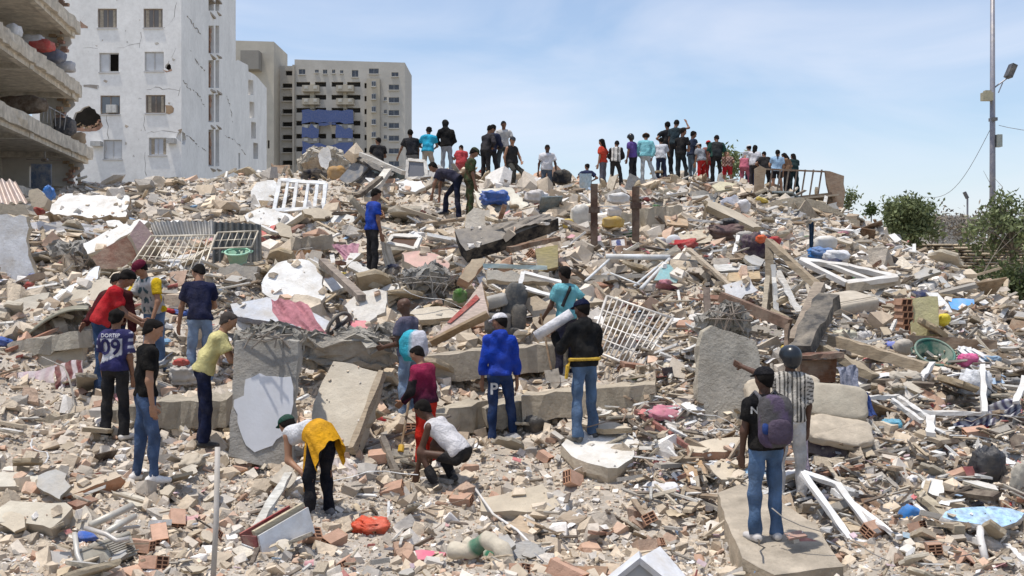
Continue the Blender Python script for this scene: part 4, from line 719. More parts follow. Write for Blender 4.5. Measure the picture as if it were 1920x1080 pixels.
P_strip = person('man in black helmet and striped jersey pointing ahead', 1482, 945, 11.9, 1.70, yaw=-8, lean=2, head=(2, 30), skin='d', tpaint=stripes_v((.58, .54, .48), (.02, .02, .02), 22), bcol=(.56, .54, .52), shoe=(.1, .1, .1), hair='helmet', capcol=(.012, .016, .022), la=((-.55, .75, .15), (-.75, .8, .28)), ra=((.12, -.02, -1), (-.02, .12, -1)), sleeve=.9, fit=1.15)
# on the ridge
ARMS = [{}, dict(ra=((.25, .25, -.9), (-.5, .7, -.1)), la=((-.25, .25, -.9), (.5, .7, -.15))), dict(ra=((.7, -.3, -.7), (-.75, .35, -.45))), dict(la=((-.3, .45, -.8), (.1, .8, .3))), dict(la=((-.7, -.3, -.7), (.75, .35, -.45)), ra=((.2, .5, -.8), (-.1, .9, -.1))), dict(ra=((.25, -.25, -1), (-.3, -.1, -1)), la=((-.3, .2, -.9), (.3, .6, -.5)))]
def far(label, px, py, D, **k):
    i = len(PEOPLE); k['slim'] = k.get('slim', 1)*1.12; k.setdefault('fit', 1.35); k.setdefault('lean', (3, 9, 2, 6, 12)[i % 5]); k.setdefault('side', (0, 4, -5, 2, -3, 6)[i % 6]); k.setdefault('head', ((8, 0), (24, 20), (15, -25), (30, 5), (5, 35))[i % 5])
    if 'ra' not in k and 'la' not in k: k.update(ARMS[(i*5+2) % 6])
    if 'rl' not in k: w_ = (.0, .10, .04, .14)[i % 4]; k['rl'] = ((.07+w_, .03+w_, -1), (.03+w_*.6, -.05, -1))
    return person(label, px, py, D, far=True, **k)
AK = dict(ra=((.7, -.3, -.7), (-.75, .35, -.45)), la=((-.7, -.3, -.7), (.75, .35, -.45)))
far('person in black shirt half hidden behind tilted dark panels', 711, 356, 34, ht=1.66, yaw=20, tcol=BK, bcol=JD)
far('man in black t-shirt seen from behind beside the man in turquoise', 773, 348, 33, ht=1.72, yaw=10, tcol=(.02, .022, .028), bcol=(.2, .2, .2), lean=6, **dict(la=((-.4, .2, -.9), (-.3, .4, -.8))))
far('person in bright turquoise shirt and tan trousers on the ridge', 804, 341, 33, ht=1.70, yaw=0, tcol=(.03, .36, .55), bcol=(.40, .34, .28), ra=((.3, .3, -.9), (-.4, .7, -.2)), la=((-.3, .3, -.9), (.4, .7, -.2)), hair='curly')
far('person in black hooded jacket and pale jeans on the ridge', 838, 332, 33.5, ht=1.76, yaw=0, top='hoodup', tcol=(.014, .014, .015), bcol=(.34, .36, .40), hair='none', fit=1.4, ra=((.3, .2, -.9), (-.5, .5, -.5)), la=((-.3, .2, -.9), (.5, .5, -.5)))
far('small person in coral red top behind the soldier', 866, 352, 33.5, ht=1.30, yaw=30, tcol=(.52, .07, .08), bcol=(.45, .09, .10), skin='m', head=(25, 0))
far('man in charcoal long sleeves and black trousers looking right', 910, 344, 31.5, ht=1.72, yaw=-50, top='long', tcol=(.035, .033, .04), bcol=BK, head=(15, 0), fit=1.2)
far('man in dark blue standing just behind the charcoal man', 923, 342, 32.6, ht=1.74, yaw=-30, top='long', tcol=(.025, .03, .06), bcol=BK)
far('man in white t-shirt and grey green trousers on a high spot', 942, 330, 33, ht=1.66, yaw=172, tcol=(.60, .58, .56), bcol=(.09, .11, .12), skin='b', fit=1.2, ra=((.35, .1, -.9), (-.3, .45, -.7)), la=((-.35, .1, -.9), (.2, .3, -.9)))
far('person in black vest and dark cap sitting low on the ridge', 972, 352, 31, ht=1.62, yaw=-140, top='tank', tcol=BK, bcol=(.05, .05, .045), hair='cap', capcol=(.03, .035, .05), rl=((.25, .8, -.5), (.05, -.1, -1)), ll=((-.2, .7, -.55), (-.05, 0, -1)), skin='m')
far('man in white t-shirt with small black print facing the camera', 1025, 372, 33, ht=1.62, yaw=175, tcol=(.68, .67, .70), bcol=(.10, .13, .17), skin='d', ra=((.3, 0, -1), (.1, .1, -1)), la=((-.3, 0, -1), (-.1, .1, -1)), hair='buzz')
far('man in navy with hands on hips far behind the ridge', 1101, 392, 40, ht=1.70, yaw=10, tcol=(.02, .03, .08), bcol=JD, **AK)
far('woman in orange red top and grey trousers leftmost of the right crowd', 1131, 356, 36, ht=1.68, yaw=60, tcol=(.55, .06, .035), bcol=(.13, .125, .15), hair='long', slim=.85, skin='m')
far('person in white top with black sleeves and straps on the ridge', 1156, 352, 36, ht=1.58, yaw=-10, top='long', tpaint=vest_black, bcol=BK, slim=.92)
far('man in purple shirt and black helmet on the ridge', 1187, 345, 36.5, ht=1.66, yaw=50, tcol=(.13, .08, .30), bcol=(.02, .02, .03), hair='helmet', capcol=(.012, .013, .016), slim=.9)
far('person in pale turquoise blouse and straw hat with legs apart', 1217, 346, 36.5, ht=1.76, yaw=-5, top='long', tcol=(.22, .52, .58), bcol=(.44, .46, .47), hair='bucket', capcol=(.20, .12, .07), rl=((.34, 0, -1), (.30, 0, -1)), ll=((-.04, 0, -1), (0, 0, -1)), fit=1.3, slim=1.08)
far('man in white shirt and dark jeans behind the turquoise blouse', 1240, 346, 37.3, ht=1.64, yaw=-20, tcol=(.55, .56, .60), bcol=(.03, .04, .08))
far('man in black t-shirt with elbows out at the highest point', 1251, 332, 38.3, ht=1.98, yaw=15, tcol=BK, bcol=BK, **AK)
far('man in dark teal shirt shading his eyes with one hand', 1264, 326, 37.5, ht=1.92, yaw=-35, tcol=(.025, .04, .05), bcol=BK, ra=((.7, .6, .25), (-.5, .3, .75)), slim=.92)
far('man in black t-shirt and dark trousers with folded arms', 1279, 346, 36, ht=1.88, yaw=-45, tcol=(.012, .013, .016), bcol=(.018, .022, .026), ra=((.2, .1, -1), (-.6, .7, -.1)), la=((-.2, .3, -.9), (.5, .7, -.1)))
far('tall man in navy t-shirt and grey jeans facing right', 1297, 347, 36.8, ht=1.86, yaw=-70, tcol=(.02, .03, .06), bcol=(.12, .16, .20), head=(14, 0))
far('man in grey t-shirt white cap and red trousers', 1316, 344, 36.5, ht=1.34, yaw=40, tcol=(.30, .32, .36), bcol=(.48, .025, .025), hair='cap', capcol=(.65, .65, .66), skin='m', ra=((.3, .3, -.9), (.2, .5, -.7)))
far('person in red cap mostly hidden behind the grey t-shirt man', 1331, 346, 37.6, ht=1.50, yaw=20, tcol=(.25, .1, .09), bcol=(.3, .03, .03), hair='cap', capcol=(.5, .03, .03))
far('broad man in black t-shirt with dark green sleeves', 1344, 346, 36.2, ht=1.68, yaw=5, tpaint=green_sleeve, sleeve=.9, bcol=(.014, .014, .016), ra=((.4, 0, -1), (.05, .2, -1)), la=((-.4, 0, -1), (-.05, .2, -1)), slim=1.1)
far('short person in patterned shirt and red shorts', 1364, 345, 37, ht=1.02, yaw=-20, tpaint=pattern, bcol=(.45, .02, .03), bottom='shorts', skin='m')
far('child in pink shirt left of the wooden bed board', 1398, 348, 37, ht=1.02, yaw=-20, tcol=(.55, .16, .22), bcol=(.4, .12, .16), skin='m')
far('person in white cap behind the woman in white t-shirt', 1407, 352, 37, ht=1.46, yaw=-10, tcol=(.4, .4, .42), bcol=JD, hair='cap', capcol=(.68, .68, .70))
far('woman in white t-shirt with dark trousers beside the bed board', 1416, 354, 36, ht=1.42, yaw=-30, tcol=(.58, .57, .60), bcol=(.03, .028, .035), hair='long', slim=.9)
far('person in black behind the bed frame left rail', 1436, 362, 35.6, ht=1.36, yaw=0, tcol=BK, bcol=BK)
far('woman with ponytail in light blue shirt and black shorts', 1458, 368, 35, ht=1.48, yaw=0, tcol=(.32, .47, .64), bcol=(.012, .012, .015), bottom='mini', hair='tail', skin='m', slim=.9)
far('woman in tan top and black leggings by the bed rail', 1476, 364, 35.3, ht=1.32, yaw=50, tcol=(.26, .15, .09), bcol=BK, hair='long', skin='m', slim=.88)
far('woman in dark teal dress rightmost on the ridge', 1489, 366, 35.8, ht=1.36, yaw=10, tcol=(.012, .035, .04), bcol=(.012, .03, .035), hair='long', slim=.88)
# ---- things worn or carried
def glyphs(name, text, centre, right, up, nor, height, col, root, info, target, mat=None):
    cu = bpy.data.curves.new('t', 'FONT'); cu.body = text; cu.align_x = 'CENTER'; cu.align_y = 'CENTER'; cu.size = height*1.35; cu.fill_mode = 'FRONT'; cu.resolution_u = 3; cu.offset = height*.035
    ob = bpy.data.objects.new('t', cu); COL.objects.link(ob); dg = bpy.context.evaluated_depsgraph_get(); me = bpy.data.meshes.new_from_object(ob.evaluated_get(dg)); bpy.data.objects.remove(ob)
    bm = bmesh.new(); bm.from_mesh(me); bmesh.ops.subdivide_edges(bm, edges=bm.edges[:], cuts=1); bmesh.ops.triangulate(bm, faces=bm.faces[:])
    V = np.array([v.co[:] for v in bm.verts]); F = [tuple(v.index for v in f.verts) for f in bm.faces]; bm.free(); bpy.data.meshes.remove(me)
    W_ = np.array(centre)+V[:, :1]*np.array(right)+V[:, 1:2]*np.array(up); tm = next(c for c in root.children if c.name.split('.')[0] == target); T = np.zeros(len(tm.data.vertices)*3); tm.data.vertices.foreach_get('co', T); T = T.reshape(-1, 3)+np.array(root.location)
    n = np.array(nor); r_, u_ = np.array(right), np.array(up); tr, tu, tn = T@r_, T@u_, T@n; out = []
    for p in W_:
        d = (tr-p@r_)**2+(tu-p@u_)**2; m_ = d < .0016
        m_ &= tn > (p@n-.02) if m_.any() and (tn[m_] > p@n-.02).any() else m_; lev = tn[m_].max() if m_.any() else p@n
        out.append(p+n*(lev-p@n+.006))
    add(name, np.array(out), F, mat or M_cloth, col, root=root)
q = P_09; bk = -q['fwd']
glyphs('jersey_number', '09', q['waist']+q['d2']*.10, q['rx'], q['d2'], bk, .20, (.03, .03, .10), q['root'], q, 'shirt')
glyphs('jersey_name', 'DORTEP', q['chest']+q['d2']*.03, q['rx'], q['d2'], bk, .048, (.65, .65, .7), q['root'], q, 'shirt')
q = P_blue; p = q['hipR']*.35+q['pel']*.65-q['fwd']*.1-np.array([0, 0, .20])
glyphs('trouser_print', 'P', p-q['rx']*.12, q['rx'], np.array([0, 0, 1.]), -q['fwd'], .16, (.7, .7, .7), q['root'], q, 'trousers')
q = P_pack
glyphs('sleeve_print', 'NY', q['sL']*.55+q['wL']*.1+q['chest']*.35+np.array([-.02, 0, -.0]), q['rx'], np.array([0, 0, 1.]), -q['fwd'], .07, (.6, .6, .6), q['root'], q, 'shirt')
bc = q['chest']-q['fwd']*.22-q['d2']*.13; bp_ = thing('backpack', 'grey and purple backpack worn by the young man in dark cap', 'backpack', tuple(bc-q['d2']*.25))
V, F = superell(bc, q['rx']*.165, q['fwd']*.10, q['d2']*.25, .6, 30, 20, .04, 2); zc_ = (V-bc)@q['d2']; C = np.where((np.sin(V@q['rx']*22+zc_*9) > .2)[:, None], np.array([.12, .09, .15]), np.array([.10, .095, .10])); add('main_bag', V, F, M_cloth, C, root=bp_, smooth=True)
V, F = superell(bc-q['fwd']*.085-q['d2']*.09, q['rx']*.12, q['fwd']*.055, q['d2']*.12, .6, 24, 14, .03, 5); add('front_pocket', V, F, M_cloth, (.09, .07, .10), root=bp_, smooth=True)
add('blue_patch', *superell(bc-q['rx']*.11-q['fwd']*.06-q['d2']*.06, q['rx']*.05, q['fwd']*.03, q['d2']*.06, .6, 14, 8), M_cloth, (.03, .07, .25), root=bp_, smooth=True)
for sg in (-1, 1):
    t0 = q['chest']+q['rx']*sg*.10; add('strap', *tube([t0-q['fwd']*.15-q['d2']*.02, t0-q['fwd']*.11+q['d2']*.09, t0+q['d2']*.135, t0+q['fwd']*.10+q['d2']*.08, t0+q['fwd']*.135-q['d2']*.08], .019), M_cloth, (.15, .145, .16), root=bp_)
add('top_handle', *tube([bc+q['d2']*.25-q['rx']*.04, bc+q['d2']*.30, bc+q['d2']*.25+q['rx']*.04], .01), M_cloth, (.1, .1, .1), root=bp_)
lm('the backpack wearer', 1436, 900); lm('the striped jersey man', 1490, 800); lm('the man in black polo', 272, 750); lm('the boy with number 09', 215, 700); lm('the balding man in yellow', 395, 740); lm('the bent person in yellow jacket', 600, 860); lm('the squatting man', 830, 860); lm('the blue hoodie man', 930, 720); lm('the man carrying the roll', 1095, 710)
q = P_bend; w0 = q['pel']; jk = thing('yellow_jacket', 'yellow jacket tied round the waist of the bent person', 'jacket', tuple(w0-np.array([0, 0, .6])))
d1, rxv, fw = q['d1'], q['rx'], q['fwd']; V = []; F = []; nu, nv = 40, 14; upv = nrm(np.cross(rxv, d1)); upv = upv if upv[2] > 0 else -upv
for j in range(nv+1):
    t = j/nv
    for i in range(nu+1):
        a = R(-20)+R(230)*i/nu; r = .152+.02*t+.014*math.sin(9*a+3*t)*t; ring = rxv*math.cos(a)*r*1.15+upv*math.sin(a)*r
        drop = np.array([0, 0, -1])*(.34*max(0, t-.38)*(1.0-.3*math.sin(a))); V.append(w0+d1*(.11-.27*t)+ring+drop)
for j in range(nv):
    for i in range(nu): F.append((j*(nu+1)+i, j*(nu+1)+i+1, (j+1)*(nu+1)+i+1, (j+1)*(nu+1)+i))
add('jacket_back', V, F, M_cloth, (.72, .36, .02), root=jk, smooth=True)
for sg in (-1, 1): a = w0+rxv*sg*.13+d1*.04-upv*.06; add('sleeve', *tube([a, a-upv*.09-d1*.02, a-upv*.13+np.array([0, 0, -.18]), a-upv*.12+np.array([0, 0, -.42])], [.035, .04, .036, .028], 8), M_cloth, (.70, .34, .02), root=jk, smooth=True)
q = P_bald; c = P(776, 648, 14.6)
V, F = superell(c, q['fwd']*.20, q['rx']*.10, np.array([0, 0, .21]), .7, 26, 16, .10, 3, 4); C = np.where(((V-c)@q['fwd'] < -.02)[:, None], np.array([.60, .60, .66]), np.array([.05, .42, .55])); add('cloth_bundle', V, F, M_cloth, C, smooth=True, label='turquoise and white bundle held by the bald man', cat='bundle')
q = P_roll; a = q['hL']+np.array([-.20, -.14, -.10]); b = q['hL']+np.array([.26, -.16, .20]); rr = thing('white_roll', 'white rolled sheet carried on the shoulder of the man in black', 'roll', tuple((a+b)/2-np.array([0, 0, .1])))
V, F = tube([a, (a+b)/2, b], .068, 18); add('rolled_sheet', V, F, M_cloth, (.68, .67, .69), root=rr, smooth=True); add('core', *tube([a-(b-a)*.01, a+(b-a)*.02], .03, 12), M_plas, (.45, .44, .45), root=rr)
bl = []; 
for i in range(28): t = i/28*2*math.pi; bl.append(q['pel']+q['d1']*.06+q['rx']*math.cos(t)*.205+q['fwd']*math.sin(t)*.158)
bl.append(bl[0]); rb = thing('yellow_belt', 'yellow strap tied round the waist of the man with the roll', 'belt', tuple(q['pel'])); V, F = tube(bl, .022, 6, False); add('strap', V, F, M_cloth, (.62, .40, .06), root=rb); e_ = bl[14]; add('loose_end', *tube([e_, e_+np.array([-.04, -.03, -.08]), e_+np.array([-.06, -.04, -.24])], [.02, .028, .02]), M_cloth, (.62, .40, .06), root=rb)
def shovel(label, top, tip, blade_n=(0, -1, .2)):
    top, tip = np.array(top), np.array(tip); d = nrm(tip-top); neck_ = tip-d*.30; root = thing('shovel', label, 'shovel', tuple(tip))
    add('handle', *tube([top, (top+neck_)/2, neck_], .017, 8), M_wood, (.20, .12, .06), root=root); s = nrm(np.cross(d, blade_n)); n = np.cross(s, d); V = []; F = []
    for j in range(7):
        t = j/6; wd = .11*(1 if t < .6 else math.sqrt(max(.02, 1-((t-.6)/.42)**2)))
        for i in range(7): u = -1+i/3; V.append(neck_+d*.30*t+s*u*wd+n*.03*u*u)
    for j in range(6):
        for i in range(6): F.append((j*7+i, j*7+i+1, j*7+8+i, j*7+7+i))
    add('blade', V, F, M_rust, (.30, .27, .23), root=root, smooth=True); return root
q = P_teal; hL = q['hL']; shovel('long shovel held upright by the man in pale turquoise', hL+np.array([0, -.02, .12]), P(1040, 728, 16.2))
q = P_mar; hL = (q['hL']+q['hR'])/2; r_ = shovel('shovel with yellow collar in the hands of the red trousers man', hL+(hL-P(745, 884, 13.2))*.12, P(745, 884, 13.2)); tp = P(745, 884, 13.2); dd = nrm(tp-hL); add('collar', *tube([tp-dd*.36, tp-dd*.27], .04, 8), M_plas, (.6, .35, .03), root=r_)
q = P_teal; st = [q['sR']+q['d2']*.07-q['rx']*.06, q['chest']-q['fwd']*.135+q['d2']*.02, q['waist']-q['fwd']*.13-q['rx']*.14]; add('shoulder_strap', *tube(st, .028), M_cloth, BK, label='black strap across the back of the man in pale turquoise', cat='strap')
# ------------------------------------------------------------------ large pieces of debris, left to right
FL = (0, -.55, .83); ST = (0, -.97, .22); TL = (0, -.75, .66)
DARK = (.045, .043, .045); CREAM = (.58, .52, .42); PALE = (.62, .61, .59)
# -- far left
slab('wall_panel', 'large white plastered wall panel standing at the left edge', 'wall panel', [(-90, 402), (0, 403), (50, 406), (54, 428), (49, 451), (57, 491), (66, 514), (62, 534), (20, 531), (-90, 530)], (.08, -1, .03), .22, (.72, .73, .75), BEIGE, D=20.6, anchor=(62, 534), rough=.03, mark='the standing white wall panel')
def corrug(name, label, pix, n, col, waves=9, amp=.03, D=None, anchor=None, lift=.1, mat=None, cat='roof sheet'):
    p0 = anchor_of(pix, anchor, D, lift); q = plane_pts(pix, p0, n); n = nrm(n); V = []; F = []; m = waves*6
    for j in range(5):
        for i in range(m+1):
            u = i/m; v = j/4; p = (q[0]*(1-u)+q[1]*u)*(1-v)+(q[3]*(1-u)+q[2]*u)*v; V.append(p+n*amp*math.sin(2*math.pi*waves*u)+n*.02*math.sin(3*v+5*u))
    for j in range(4):
        for i in range(m): F.append((j*(m+1)+i, j*(m+1)+i+1, (j+1)*(m+1)+i+1, (j+1)*(m+1)+i))
    return add(name, V, F, mat or M_metal, col, smooth=True, label=label, cat=cat)
corrug('corrugated_sheet', 'pinkish corrugated roof sheet above the white wall panel', [(-70, 335), (28, 337), (54, 352), (40, 384), ][:2]+[(52, 380), (-70, 386)], (.1, -.75, .65), (.46, .37, .33), 7, .05, D=22, anchor=(20, 380), lift=0)
slab('wall_stub', 'beige wall stub under the pinkish corrugated sheet', 'wall', [(-70, 382), (45, 382), (55, 402), (-70, 402)], (0, -1, .05), .4, (.42, .36, .28), CONC, D=21.6, anchor=(40, 402))
slab('wall_stub', 'beige broken wall stub beside the blue plastic bag', 'wall', [(54, 356), (70, 352), (90, 372), (84, 388), (60, 392)], (.1, -.95, .2), .4, BEIGE, CONC, D=25, anchor=(70, 390))
lump('plastic_bag', 'bright blue plastic bag above the big white slab', 'bag', 90, 362, 20, 26, (.03, .16, .48), .8, .2, mat=M_bag, D=27)
lump('red_cloth', 'dark red cloth scrap left of the big white slab', 'cloth', 66, 396, 26, 14, (.25, .05, .04), .7, .15, D=24.5)
slab('white_plate', 'big flat white slab with ragged brown rim in front of the white block', 'slab', [(79, 395), (100, 381), (125, 364), (180, 366), (244, 369), (240, 390), (235, 407), (198, 405), (175, 409), (143, 403), (110, 401)], (0.02, -.62, .78), .33, (.78, .77, .75), (.36, .27, .18), D=27.5, lift=0, rough=.06, mark='the big flat white slab')
slab('fallen_wall', 'dirty white fallen wall strip below the big flat white slab', 'wall panel', [(57, 416), (130, 419), (201, 422), (172, 433), (150, 446), (126, 456), (105, 445), (83, 445), (62, 452)], (0, -.93, .36), .2, (.62, .62, .64), BRICK, D=25)
slab('white_plate', 'long white coping on top of the tilted brown block', 'slab', [(155, 458), (205, 430), (260, 411), (277, 414), (238, 440), (190, 470), (165, 476)], (-.25, -.66, .70), .14, (.76, .75, .73), CONC, D=20.9, rough=.04, anchor=(190, 470))
slab('brown_block', 'tilted brown red painted masonry block above the crouched group', 'block', [(172, 482), (205, 460), (243, 440), (262, 416), (288, 445), (262, 478), (222, 507), (185, 502)], (.15, -.95, .26), .9, (.22, .115, .085), CONC, D=20.2, anchor=(222, 507), rough=.02, mark='the tilted brown block')
slab('mauve_face', 'mauve painted end piece right of the tilted brown block', 'block', [(243, 440), (262, 413), (290, 444), (262, 476)], (.45, -.86, .24), .3, (.36, .25, .25), CONC, D=20.0, anchor=(262, 476), rough=.01)
def rebars(label, px, py, wpx, hpx, n=9, D=None, col=(.20, .165, .14)):
    base = P(px, py+hpx/2, D) if D else hit(px, py+hpx/2); d = base[1]; k = d/FP; root = thing('rebar_cluster', label, 'rebar', tuple(base))
    for i in range(n):
        x = base[0]+RS.uniform(-.5, .5)*wpx*k; a = np.array([x, d+RS.uniform(-.1, .2), base[2]-.05]); t = RS.uniform(-.25, .25, 3)
        add('rebar', *tube([a, a+np.array([t[0]*.5, 0, hpx*k*.5]), a+np.array([t[0]+RS.uniform(-.15, .15), t[1], hpx*k*RS.uniform(.7, 1.1)])], .011, 5), M_rust, col, root=root)
    for j in range(2): z = base[2]+hpx*k*(.35+.3*j); add('stirrup', *tube([(base[0]-wpx*k/2, d, z), (base[0], d-.03, z+RS.uniform(-.06, .06)), (base[0]+wpx*k/2, d, z+RS.uniform(-.05, .05))], .009, 5), M_rust, col, root=root)
rebars('grey rebar cage sticking out left of the tilted brown block', 140, 490, 46, 44, 11)
lump('concrete_lump', 'grey crumbled concrete lump behind the rebar cage', 'concrete lump', 135, 480, 70, 50, GREY, .75, .16, mat=M_conc, seed=4)
corrug('corrugated_sheet', 'grey corrugated metal sheet behind the cream window grille', [(278, 417), (404, 413), (406, 446), (292, 450)], (0, -.85, .5), (.20, .205, .21), 11, .035, D=21.3, anchor=(380, 446), lift=0)
corrug('corrugated_sheet', 'dark grey corrugated wall right of the cream grille', [(400, 416), (489, 420), (492, 500), (398, 496)], (.0, -.98, .2), (.10, .105, .105), 8, .04, D=20.8, anchor=(450, 500), lift=0)
slab('white_board', 'white board seen through the cream window grille', 'board', [(295, 492), (386, 470), (376, 526), (272, 516)], (0, -.7, .7), .05, (.66, .67, .69), CONC, D=19.4, anchor=(300, 520))
frame('window_grille', 'cream metal window grille of slanting bars lying left of centre', 'grille', [(283, 443), (404, 441), (377, 520), (243, 502)], (0, -.72, .69), .028, .028, vm=[i/11 for i in range(1, 11)], hm=(.32, .62), col=CREAM, D=19.1, anchor=(250, 503), mat=M_metal, part='grille_bar', roundbar=True, mark='the cream window grille')
frame('window_grille', 'small cream grille over the dark corrugated wall', 'grille', [(408, 436), (484, 433), (472, 463), (396, 466)], (0, -.8, .6), .025, .025, vm=[i/6 for i in range(1, 6)], hm=(.5,), col=(.48, .43, .35), D=20, anchor=(400, 466), mat=M_metal, part='grille_bar', roundbar=True)
def basin(name, label, px, py, rx, ry, col, axis, depth=.25, D=None, cat='basin', rim=.018, handles=True, flare=.72, mark=None):
    """open round tub: centre pixel of its mouth, half width in pixels, axis = direction the mouth faces"""
    c = P(px, py, D) if D else hit(px, py+ry)+np.array([0, 0, 0]); c = P(px, py, c[1]); r = rx*c[1]/FP; ax = nrm(axis); u = nrm(np.cross(ax, (0, 1, .1))); v = np.cross(ax, u); root = thing(name, label, cat, tuple(c-ax*depth)); V = []; F = []; n = 36
    prof = [(flare, -depth), (flare+.1*(1-flare), -depth*.8), (1, 0), (1.05, .012), (1.06, -.01), (.97, -.005), (flare*.95, -depth+.015)]
    for rr, zz in prof:
        for i in range(n): a = 2*math.pi*i/n; V.append(c+r*rr*(u*math.cos(a)+v*math.sin(a))+ax*zz)
    m = len(prof)
    for j in range(m-1):
        for i in range(n): F.append((j*n+i, j*n+(i+1) % n, (j+1)*n+(i+1) % n, (j+1)*n+i))
    F.append(tuple(range(n))); F.append(tuple(range((m-1)*n, m*n))); add('bowl', V, F, M_plas, col, root=root, smooth=True)
    V, F = tube([c+r*1.03*(u*math.cos(2*math.pi*i/36)+v*math.sin(2*math.pi*i/36)) for i in range(37)], rim, 6, False); add('rim', V, F, M_plas, tuple(min(1, x*1.7+.05) for x in col), root=root, smooth=True)
    if handles:
        for sg in (-1, 1): a = c+u*r*1.05*sg; add('handle', *tube([a-v*.07, a+u*sg*.05-v*.05, a+u*sg*.05+v*.05, a+v*.07], .012), M_plas, col, root=root)
    if mark: lm(mark, px, py)
basin('basin', 'pale green plastic basin in front of the dark corrugated wall', 445, 472, 22, 5, (.18, .36, .26), (0, -.3, .95), .22, 19.9)
slab('concrete_plate', 'concrete sill below the pale green basin', 'slab', [(398, 497), (482, 498), (478, 540), (392, 543)], (0, -.93, .36), .3, (.30, .28, .25), CONC, D=19.3)
slab('white_strip', 'narrow white painted strip pointing up towards the rebar cage', 'strip', [(92, 566), (120, 543), (160, 520), (178, 500), (186, 499), (183, 522), (135, 549), (114, 565)], (0, -.7, .7), .07, (.74, .76, .80), CONC, D=17.8, rough=.02)
slab('concrete_plate', 'beige slab behind the crouched group at left', 'slab', [(118, 560), (150, 530), (196, 522), (250, 530), (240, 562), (160, 585), (125, 578)], FL, .3, (.47, .42, .34), CONC, D=17.3)
slab('concrete_plate', 'pale sloping slab at the left edge above the brick edged block', 'slab', [(-40, 590), (0, 575), (50, 556), (92, 548), (74, 577), (0, 607), (-40, 616)], TL, .25, (.50, .455, .38), CONC, D=17.4)
slab('brick_edged_block', 'block with pale top and terracotta edge at the left', 'block', [(31, 590), (60, 580), (90, 575), (108, 586), (50, 611)], (-.05, -.62, .78), .28, (.53, .45, .36), (.36, .17, .11), D=17)
q0 = P(40, 640, 16.6); V = []; F = []
for j in range(9):
    for i in range(25):
        t = i/24; a = P(38+128*t, 640-62*math.sin(math.pi*.5*min(1, t*1.15))**.9, 16.4+.9*j/8); V.append(a+np.array([0, 0, .05*j/8]))
for j in range(8):
    for i in range(24): F.append((j*25+i, j*25+i+1, (j+1)*25+i+1, (j+1)*25+i))
o = add('curved_sheet_metal', V, F, M_metal, (.22, .215, .16), smooth=True, label='curved olive metal panel arching over a dark hollow at left', cat='panel'); sm_ = o.modifiers.new('thick', 'SOLIDIFY'); sm_.thickness = .035; lm('the curved olive panel', 100, 610)
beam('concrete_beam', 'cracked concrete beam below the curved olive panel', 'beam', (30, 662, 16.2), (160, 640, 16.0), .4, .26, (.47, .43, .355), jit=.03, seg=9)
slab('concrete_plate', 'smooth beige panel under the cracked beam at left', 'slab', [(58, 664), (156, 646), (158, 688), (64, 702)], ST, .25, (.43, .38, .30), CONC, D=15.9)
cloth('sheet', 'pinkish white sheet hanging over the ledge at left', 'sheet', [(10, 706), (105, 686), (101, 740), (24, 750)], (0, -.85, .5), (.62, .54, .56), .05, D=15.1, anchor=(60, 745), col2=(.6, .46, .5), stripes=9, seed=2, mark='the pinkish white sheet')
cloth('striped_cloth', 'maroon and white striped cloth next to the pinkish sheet', 'cloth', [(104, 686), (156, 673), (153, 718), (104, 730)], (0, -.8, .6), (.13, .015, .03), .05, D=15.0, anchor=(130, 725), col2=(.55, .48, .50), stripes=5, seed=4)
for a, b, c, lb in (((-60, 812), (66, 802), (.46, .39, .29), 'broken concrete ledge at the left edge'), ((72, 806), (196, 794), (.47, .405, .31), 'smooth concrete ledge behind the boy with number 09'), ((196, 796), (300, 778), (.43, .38, .30), 'rough concrete ledge behind the man in black polo'), ((300, 776), (432, 772), (.44, .39, .31), 'crumbled concrete ledge beside the balding man')):
    beam('concrete_ledge', lb, 'ledge', (*a, 14.2), (*b, 14.3), .8, .36, c, jit=.03, seg=10)
lump('clothes_pile', 'white and red clothes pile between the men at left', 'clothes', 343, 706, 50, 36, (.44, .43, .42), .6, .26, D=15.1, freq=8); lump('red_cloth', 'red cloth on top of the white clothes pile', 'cloth', 338, 680, 26, 14, (.45, .08, .07), .7, .2, D=15.1)
# -- leaning column and slabs in the left centre
o, top = slab('broken_column', 'leaning grey concrete column slab with white plaster patch', 'column', [(440, 640), (500, 636), (557, 641), (560, 668), (554, 730), (549, 800), (545, 888), (490, 872), (427, 856), (436, 742)], (.05, -.985, .16), .34, (.345, .33, .305), (.40, .38, .34), D=12.5, anchor=(490, 880), rough=.015, mat=M_conc, mark='the leaning column')
cp = [(460, 712), (474, 708), (487, 701), (515, 705), (546, 707), (549, 741), (545, 775), (540, 804), (528, 818), (519, 824), (510, 836), (495, 842), (478, 847), (460, 836), (450, 812), (444, 792), (439, 750), (457, 741)]
pn = nrm((.05, -.985, .16)); pc = plane_pts(cp, top[6]+pn*.014, pn); V, F, C = plate(pc, pn, .012, (.66, .67, .70), (.5, .5, .5), .02, .08, .004)
pr_ = bpy.data.objects.new('plaster_patch', mesh('plaster_patch', V-np.array(o.location), F, M_wall, C)); COL.objects.link(pr_); pr_.parent = o
rebars('twisted rebar on top of the leaning column', 500, 628, 100, 34, 10, D=12.7, col=(.24, .21, .18)); lump('concrete_lump', 'crumbled concrete crown behind the leaning column', 'concrete lump', 500, 642, 128, 52, (.36, .34, .30), .6, .14, mat=M_conc, D=13.2, seed=9, depth=.4)
slab('concrete_plate', 'thick cracked slab leaning back right of the column', 'slab', [(626, 678), (662, 682), (714, 698), (712, 716), (690, 780), (668, 834), (640, 838), (610, 815), (585, 792), (588, 755), (605, 715)], (-.10, -.72, .68), .26, (.49, .44, .36), (.40, .35, .27), D=12.9, rough=.02, mark='the thick cracked slab', anchor=(640, 838))
